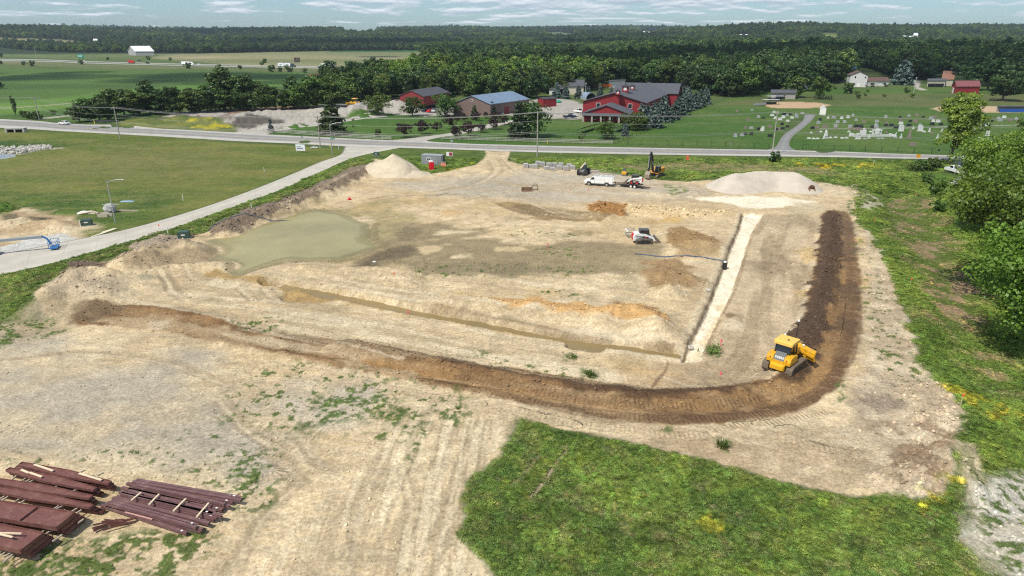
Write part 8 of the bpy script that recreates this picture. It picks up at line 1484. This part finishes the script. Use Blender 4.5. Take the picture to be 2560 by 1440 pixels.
t = thing('culvert_headwall', 'concrete culvert headwall in the far left ditch', 'culvert', at(37, 331), .1); CNC = mat('concrete', (.44,.42,.38), .9, var=.1); MB().box(-3.2,0,0,-2.6,2,1.3).box(2.6,0,0,3.2,2,1.3).box(-3.2,0,1.1,3.2,2,1.5).box(-.2,0,0,.2,2,1.2).build('wall', CNC, t); MB().box(-2.6,.6,0,2.6,.7,1.1).build('opening', DARKM, t)  # opening is a black panel, the culvert's inner shade as colour
# gravel piles as real heaps
def pile(name, label, px_ridge, h, hw, m, seed, rough=.1, n=110, sharp=1.0):
    ln = smooth_line(GP(px_ridge), 4); c = ln.mean(0); x0, y0 = ln.min(0)-hw*1.35; x1, y1 = ln.max(0)+hw*1.35; ny = int(n*(y1-y0)/(x1-x0))+2; gx, gy = np.meshgrid(np.linspace(x0, x1, n), np.linspace(y0, y1, max(ny, 40))); sh_ = gx.shape; gx = gx.ravel(); gy = gy.ravel()
    d, sa, sd_ = dist_line(gx, gy, ln); w = hw*(.92+.3*(fbm(gx, gy, hw*.9, 3, seed)-.5)); k = np.clip(1-d/w, 0, 1); g = hgt(gx, gy); z = h*1.08*(k**sharp)*(1-.10*k)-.12; z = z+(fbm(gx, gy, .9, 3, seed+3)-.5)*rough*2*(k > .02)+(fbm(gx, gy, hw*.5, 2, seed+9)-.5)*h*.14*sst(0, .4, k)
    keep = z > -.10; ids_ = np.arange(gx.size).reshape(sh_); F_ = np.stack([ids_[:-1,:-1], ids_[:-1,1:], ids_[1:,1:], ids_[1:,:-1]], -1).reshape(-1, 4); F_ = F_[keep[F_].any(1)]; u, inv = np.unique(F_, return_inverse=True); V = np.stack([gx, gy, g+z], 1)[u]; o_ = np_mesh(name, V, inv.reshape(F_.shape), [m], smooth=True); return tag(o_, label, 'pile', 'gravel and sand piles')
GRV = mat('gravel_tan', (.52,.44,.32), .95, bump=.7, bscale=2.6, var=.14, vscale=.5); GRVG = mat('gravel_grey', (.49,.43,.355), .95, bump=.7, bscale=2.6, var=.12, vscale=.35)
pile('gravel_cone', 'tall pointed cone of tan gravel beside the entrance', [(984,432),(986,431)], 5.2, 7.4, GRV, 3, .08); pile('gravel_skirt', 'low spread of tan gravel left of the pointed cone', [(945,428),(972,432),(1010,436),(1030,436)], 1.3, 5.2, GRV, 5, .08)
pile('gravel_mound', 'long broad mound of grey-tan gravel at the far side', [(1835,470),(1870,466),(1905,464),(1945,464),(1975,467),(1990,470)], 3.5, 6.9, GRVG, 7, .07, sharp=.9)
# ------------------------------------------------------------------ steel members laid out in the left corner
OX = mat('red_oxide_steel', (.155,.062,.052), .6, var=.22, vscale=1.2, dirt=(.28,.17,.13,.75)); OXP = mat('purple_oxide_steel', (.150,.078,.078), .55, var=.18, vscale=1.4, dirt=(.27,.19,.16,.7)); LUM = mat('new_lumber', (.68,.55,.38), .8, var=.1); LUMG = mat('grey_lumber', (.42,.36,.28), .85, var=.15)
def PW(px, py, z): x, y = G(px, py, z); return Vector((x, y, z))
def girder(p, q, w0, w1, w2, fl, label, group, m=OX, name='steel_girder', plates=()):
    """tapered I girder lying on its side: web flat, flanges standing along both edges"""
    d = q-p; L_ = d.length; t = thing(name, label, 'girder', p, math.atan2(d.y, d.x), group); n_ = 8; xs = [L_*k/n_ for k in range(n_+1)]; ws = [(w0+(w1-w0)*min(1, 2*k/n_) if k <= n_/2 else w1+(w2-w1)*(2*k/n_-1))/2 for k in range(n_+1)]
    mb = MB(); v = [(x, -w, 0) for x, w in zip(xs, ws)]+[(x, w, 0) for x, w in zip(xs, ws)]+[(x, -w, .02) for x, w in zip(xs, ws)]+[(x, w, .02) for x, w in zip(xs, ws)]; k1 = n_+1; f = []
    for i in range(n_): f += [(2*k1+i, 2*k1+i+1, 3*k1+i+1, 3*k1+i), (i, k1+i, k1+i+1, i+1)]
    mb.add(v, f); mb.build('web', m, t)
    for s in (-1, 1):
        mb = MB(); v = []
        for x, w in zip(xs, ws): v += [(x, s*w, -fl/2), (x, s*(w+.025), -fl/2), (x, s*(w+.025), fl/2), (x, s*w, fl/2)]
        f = []
        for i in range(n_):
            for j in range(4): a = i*4+j; b = i*4+(j+1) % 4; f.append((a, b, b+4, a+4))
        f += [(3,2,1,0), (n_*4, n_*4+1, n_*4+2, n_*4+3)]; mb.add(v, f); mb.build('flange', m, t)
    MB().box(-.02,-ws[0],-fl/2,.0,ws[0],fl/2).build('end_plate', m, t); MB().box(L_,-ws[-1],-fl/2,L_+.02,ws[-1],fl/2).build('end_plate', m, t)
    for x in plates: MB().box(L_*x-.012,-w1*.46,-.0,L_*x+.012,w1*.46,fl*.5).build('stiffener', m, t)
    return t
rows_ = [((52,1160),(275,1204),.32,.72,.30,'rearmost'),((20,1174),(238,1220),.34,.74,.30,'second'),((-46,1196),(228,1240),.32,.76,.32,'third'),((-50,1216),(230,1263),.32,.76,.30,'fourth')]
for ri, (a, b, w0, w1, w2, nm) in enumerate(rows_):
    for ly in range(3):
        z = .18+ly*.34; off = (2-ly); a2 = (a[0]+off*(9 if ri % 2 else -7), a[1]+off*6+13); b2 = (b[0]+off*(9 if ri % 2 else 6), b[1]+off*6+4)
        girder(PW(a2[0], a2[1]-13, z), PW(b2[0], b2[1], z), w0, w1*(1 if ly == 2 else .85), w2, .2, 'tapered red girder, %s of its stack in the %s row' % (['bottom','middle','top'][ly], nm), 'tapered girders of the left corner', plates=(.15,.5,.85) if ly < 2 else ())
girder(PW(95, 1246, .2), PW(258, 1278, .2), .3, .5, .3, .2, 'short red girder low in front of the fourth row', None, plates=(.2,.5,.8)); girder(PW(60, 1236, .2), PW(205, 1268, .2), .3, .5, .3, .2, 'short red girder behind the low one near the fourth row', None, plates=(.2,.5,.8))
for ri, (a, b, w, nm) in enumerate((((-75,1264),(166,1303),1.55,'middle'),((-110,1318),(82,1357),1.7,'front'))):
    for ly in range(3):
        z = .26+ly*.44; off = 2-ly; girder(PW(a[0], a[1]+off*3, z), PW(b[0]+off*12, b[1]+off*5, z), w*.93, w, w, .34, 'wide red box girder, %s of its stack in the %s pile' % (['bottom','middle','top'][ly], nm), 'wide girders of the left corner', plates=(.62,) if ly == 2 and ri == 0 else (.3,.7) if ly < 2 else ())
tmb = thing('dummy', 'x', 'x'); bpy.data.objects.remove(tmb)
tc_ = 0
def timber(p, q, w, h, label, m=LUMG, group='timber dunnage under the girders'):
    d = q-p; o_ = MB().box(0,-w/2,0,d.length,w/2,h).build('timber', m); o_.location = p; o_.rotation_euler = (0, -math.asin(max(-1, min(1, d.z/d.length))), math.atan2(d.y, d.x)); return tag(o_, label, 'timber', group)
TB = [(88,1157,74,1164),(98,1164,92,1167),(213,1176,202,1182),(260,1182,245,1190),(48,1185,28,1202),(65,1197,50,1206),(75,1200,61,1208),(88,1199,73,1208),(150,1211,137,1221),(204,1220,184,1229),(228,1202,218,1208),(23,1241,0,1257),(12,1242,-8,1254),(58,1244,34,1258),(66,1250,38,1267),(62,1263,50,1270),(168,1261,140,1275),(147,1266,126,1280),(197,1270,170,1286),(204,1276,184,1290),(15,1296,-10,1312),(23,1305,5,1318),(127,1316,105,1332),(132,1325,108,1341),(156,1338,132,1355),(210,1299,195,1309),(30,1360,0,1382),(34,1366,6,1388),(30,1382,10,1394),(32,1388,8,1408)]
for i, (a, b, c, d) in enumerate(sorted(TB)): timber(PW(c, d, .55), PW(a, b, .62), .09, .09, 'grey timber spacer sticking out between the red girders, %s from left' % nth(i))
for i, (a, b, c, d) in enumerate(((86,1160,133,1176),(198,1182,254,1199),(53,1173,72,1181),(74,1180,105,1191))): timber(PW(a, b+2, .98), PW(c, d+2, .98), .16, .06, 'pale board lying on the %s' % ['rearmost girder, left one','rearmost girder, right one','second row girder, left one','second row girder, right one'][i], LUM, 'pale boards on the girders')
timber(PW(-20,1333,1.45), PW(54,1335,1.45), .1, .07, 'pale board lying on the front wide girder, upper one', LUM, 'pale boards on the girders'); timber(PW(-20,1332,1.45), PW(32,1344,1.45), .12, .07, 'pale board lying on the front wide girder, lower one', LUM, 'pale boards on the girders')
# bundles of purlins
rp = random.Random(9); NP = 19
for i in range(NP):
    f = i/(NP-1); s0 = (345*(1-f)+258*f+rp.uniform(-14, 22)*(.5+(i % 3)*.4), 1202*(1-f)+1268*f); e0 = (604*(1-f)+492*f+rp.uniform(-26, 10), 1247*(1-f)+1334*f)
    if i == 0: s0 = (342, 1201); e0 = (602, 1245)
    z = .22+(.16 if i % 3 == 1 else .32 if i in (3,4,8,9,14,15) else 0); p = PW(s0[0], s0[1], z); q = PW(e0[0], e0[1], z); d = q-p; t = thing('purlin', '%s long purple-brown purlin from the rear of the middle stack' % nth(i), 'purlin', p, math.atan2(d.y, d.x), 'purlins of the middle stack'); L_ = d.length; w = .20
    MB().prism([(-w/2,-.1),(w/2,-.1),(w/2,-.06),(-w/2+.03,-.06),(-w/2+.03,.08),(w/2-.0,.08),(w/2,.03),(w/2+.02,.03),(w/2+.02,.11),(-w/2,.11)], 0, L_, axis='x').build('channel', OXP, t)
    if i % 2 == 0: MB().box(L_*.93,-.06,.112,L_*.95,.06,.125).build('paper_tag', TRIM, t)
    if i in (0, 4, 11, 17): MB().box(L_*.9,-w/2-.01,-.11,L_*.905,w/2+.03,.122).box(L_*.12,-w/2-.01,-.11,L_*.125,w/2+.03,.122).build('strap', CHR, t)
for i, (a, b, c, d) in enumerate(((353,1233,329,1252),(398,1237,373,1263),(465,1248,434,1279),(522,1259,492,1294))): timber(PW(c, d, .62), PW(a, b, .62), .12, .09, 'pale timber lying across the purlin stack, %s from left' % nth(i), LUM, 'timbers across the purlins')
timber(PW(313,1281,.42), PW(381,1299,.42), .09, .05, 'pink-brown batten lying along the purlins', mat('pink_batten', (.52,.30,.25), .8), None)
for i in range(11):
    a = rp.uniform(-.3, .9); q = PW(285+rp.uniform(-28, 26), 1312+rp.uniform(-10, 9), .08+.07*(i % 4)); o_ = MB().prism([(-.06,0),(.06,0),(.06,.02),(-.04,.02),(-.04,.14),(-.06,.14)], -.75, .75, axis='x').build('steel_offcut', OX); o_.location = q; o_.rotation_euler = (0, rp.uniform(-.05,.05), a); tag(o_, 'short dark red steel angle of the small loose heap, %s from the bottom' % nth(i), 'steel angle', 'loose heap of steel angles')
# ------------------------------------------------------------------ the air: thin haze over the whole country
hb = MB().box(-7000, -400, -6, 7000, 6800, 320).build('haze', None or mat('tmp_haze', (1,1,1))); hm = bpy.data.materials.new('haze_air'); hm.use_nodes = True; ht = hm.node_tree; ht.nodes.clear(); pv = ht.nodes.new('ShaderNodeVolumePrincipled'); pv.inputs['Color'].default_value = (.70,.86,1.0,1); pv.inputs['Density'].default_value = .00007; pv.inputs['Anisotropy'].default_value = .2; ho = ht.nodes.new('ShaderNodeOutputMaterial'); ht.links.new(pv.outputs[0], ho.inputs['Volume']); hb.data.materials.clear(); hb.data.materials.append(hm); tag(hb, 'thin blue haze over the distant hills', kind='stuff')
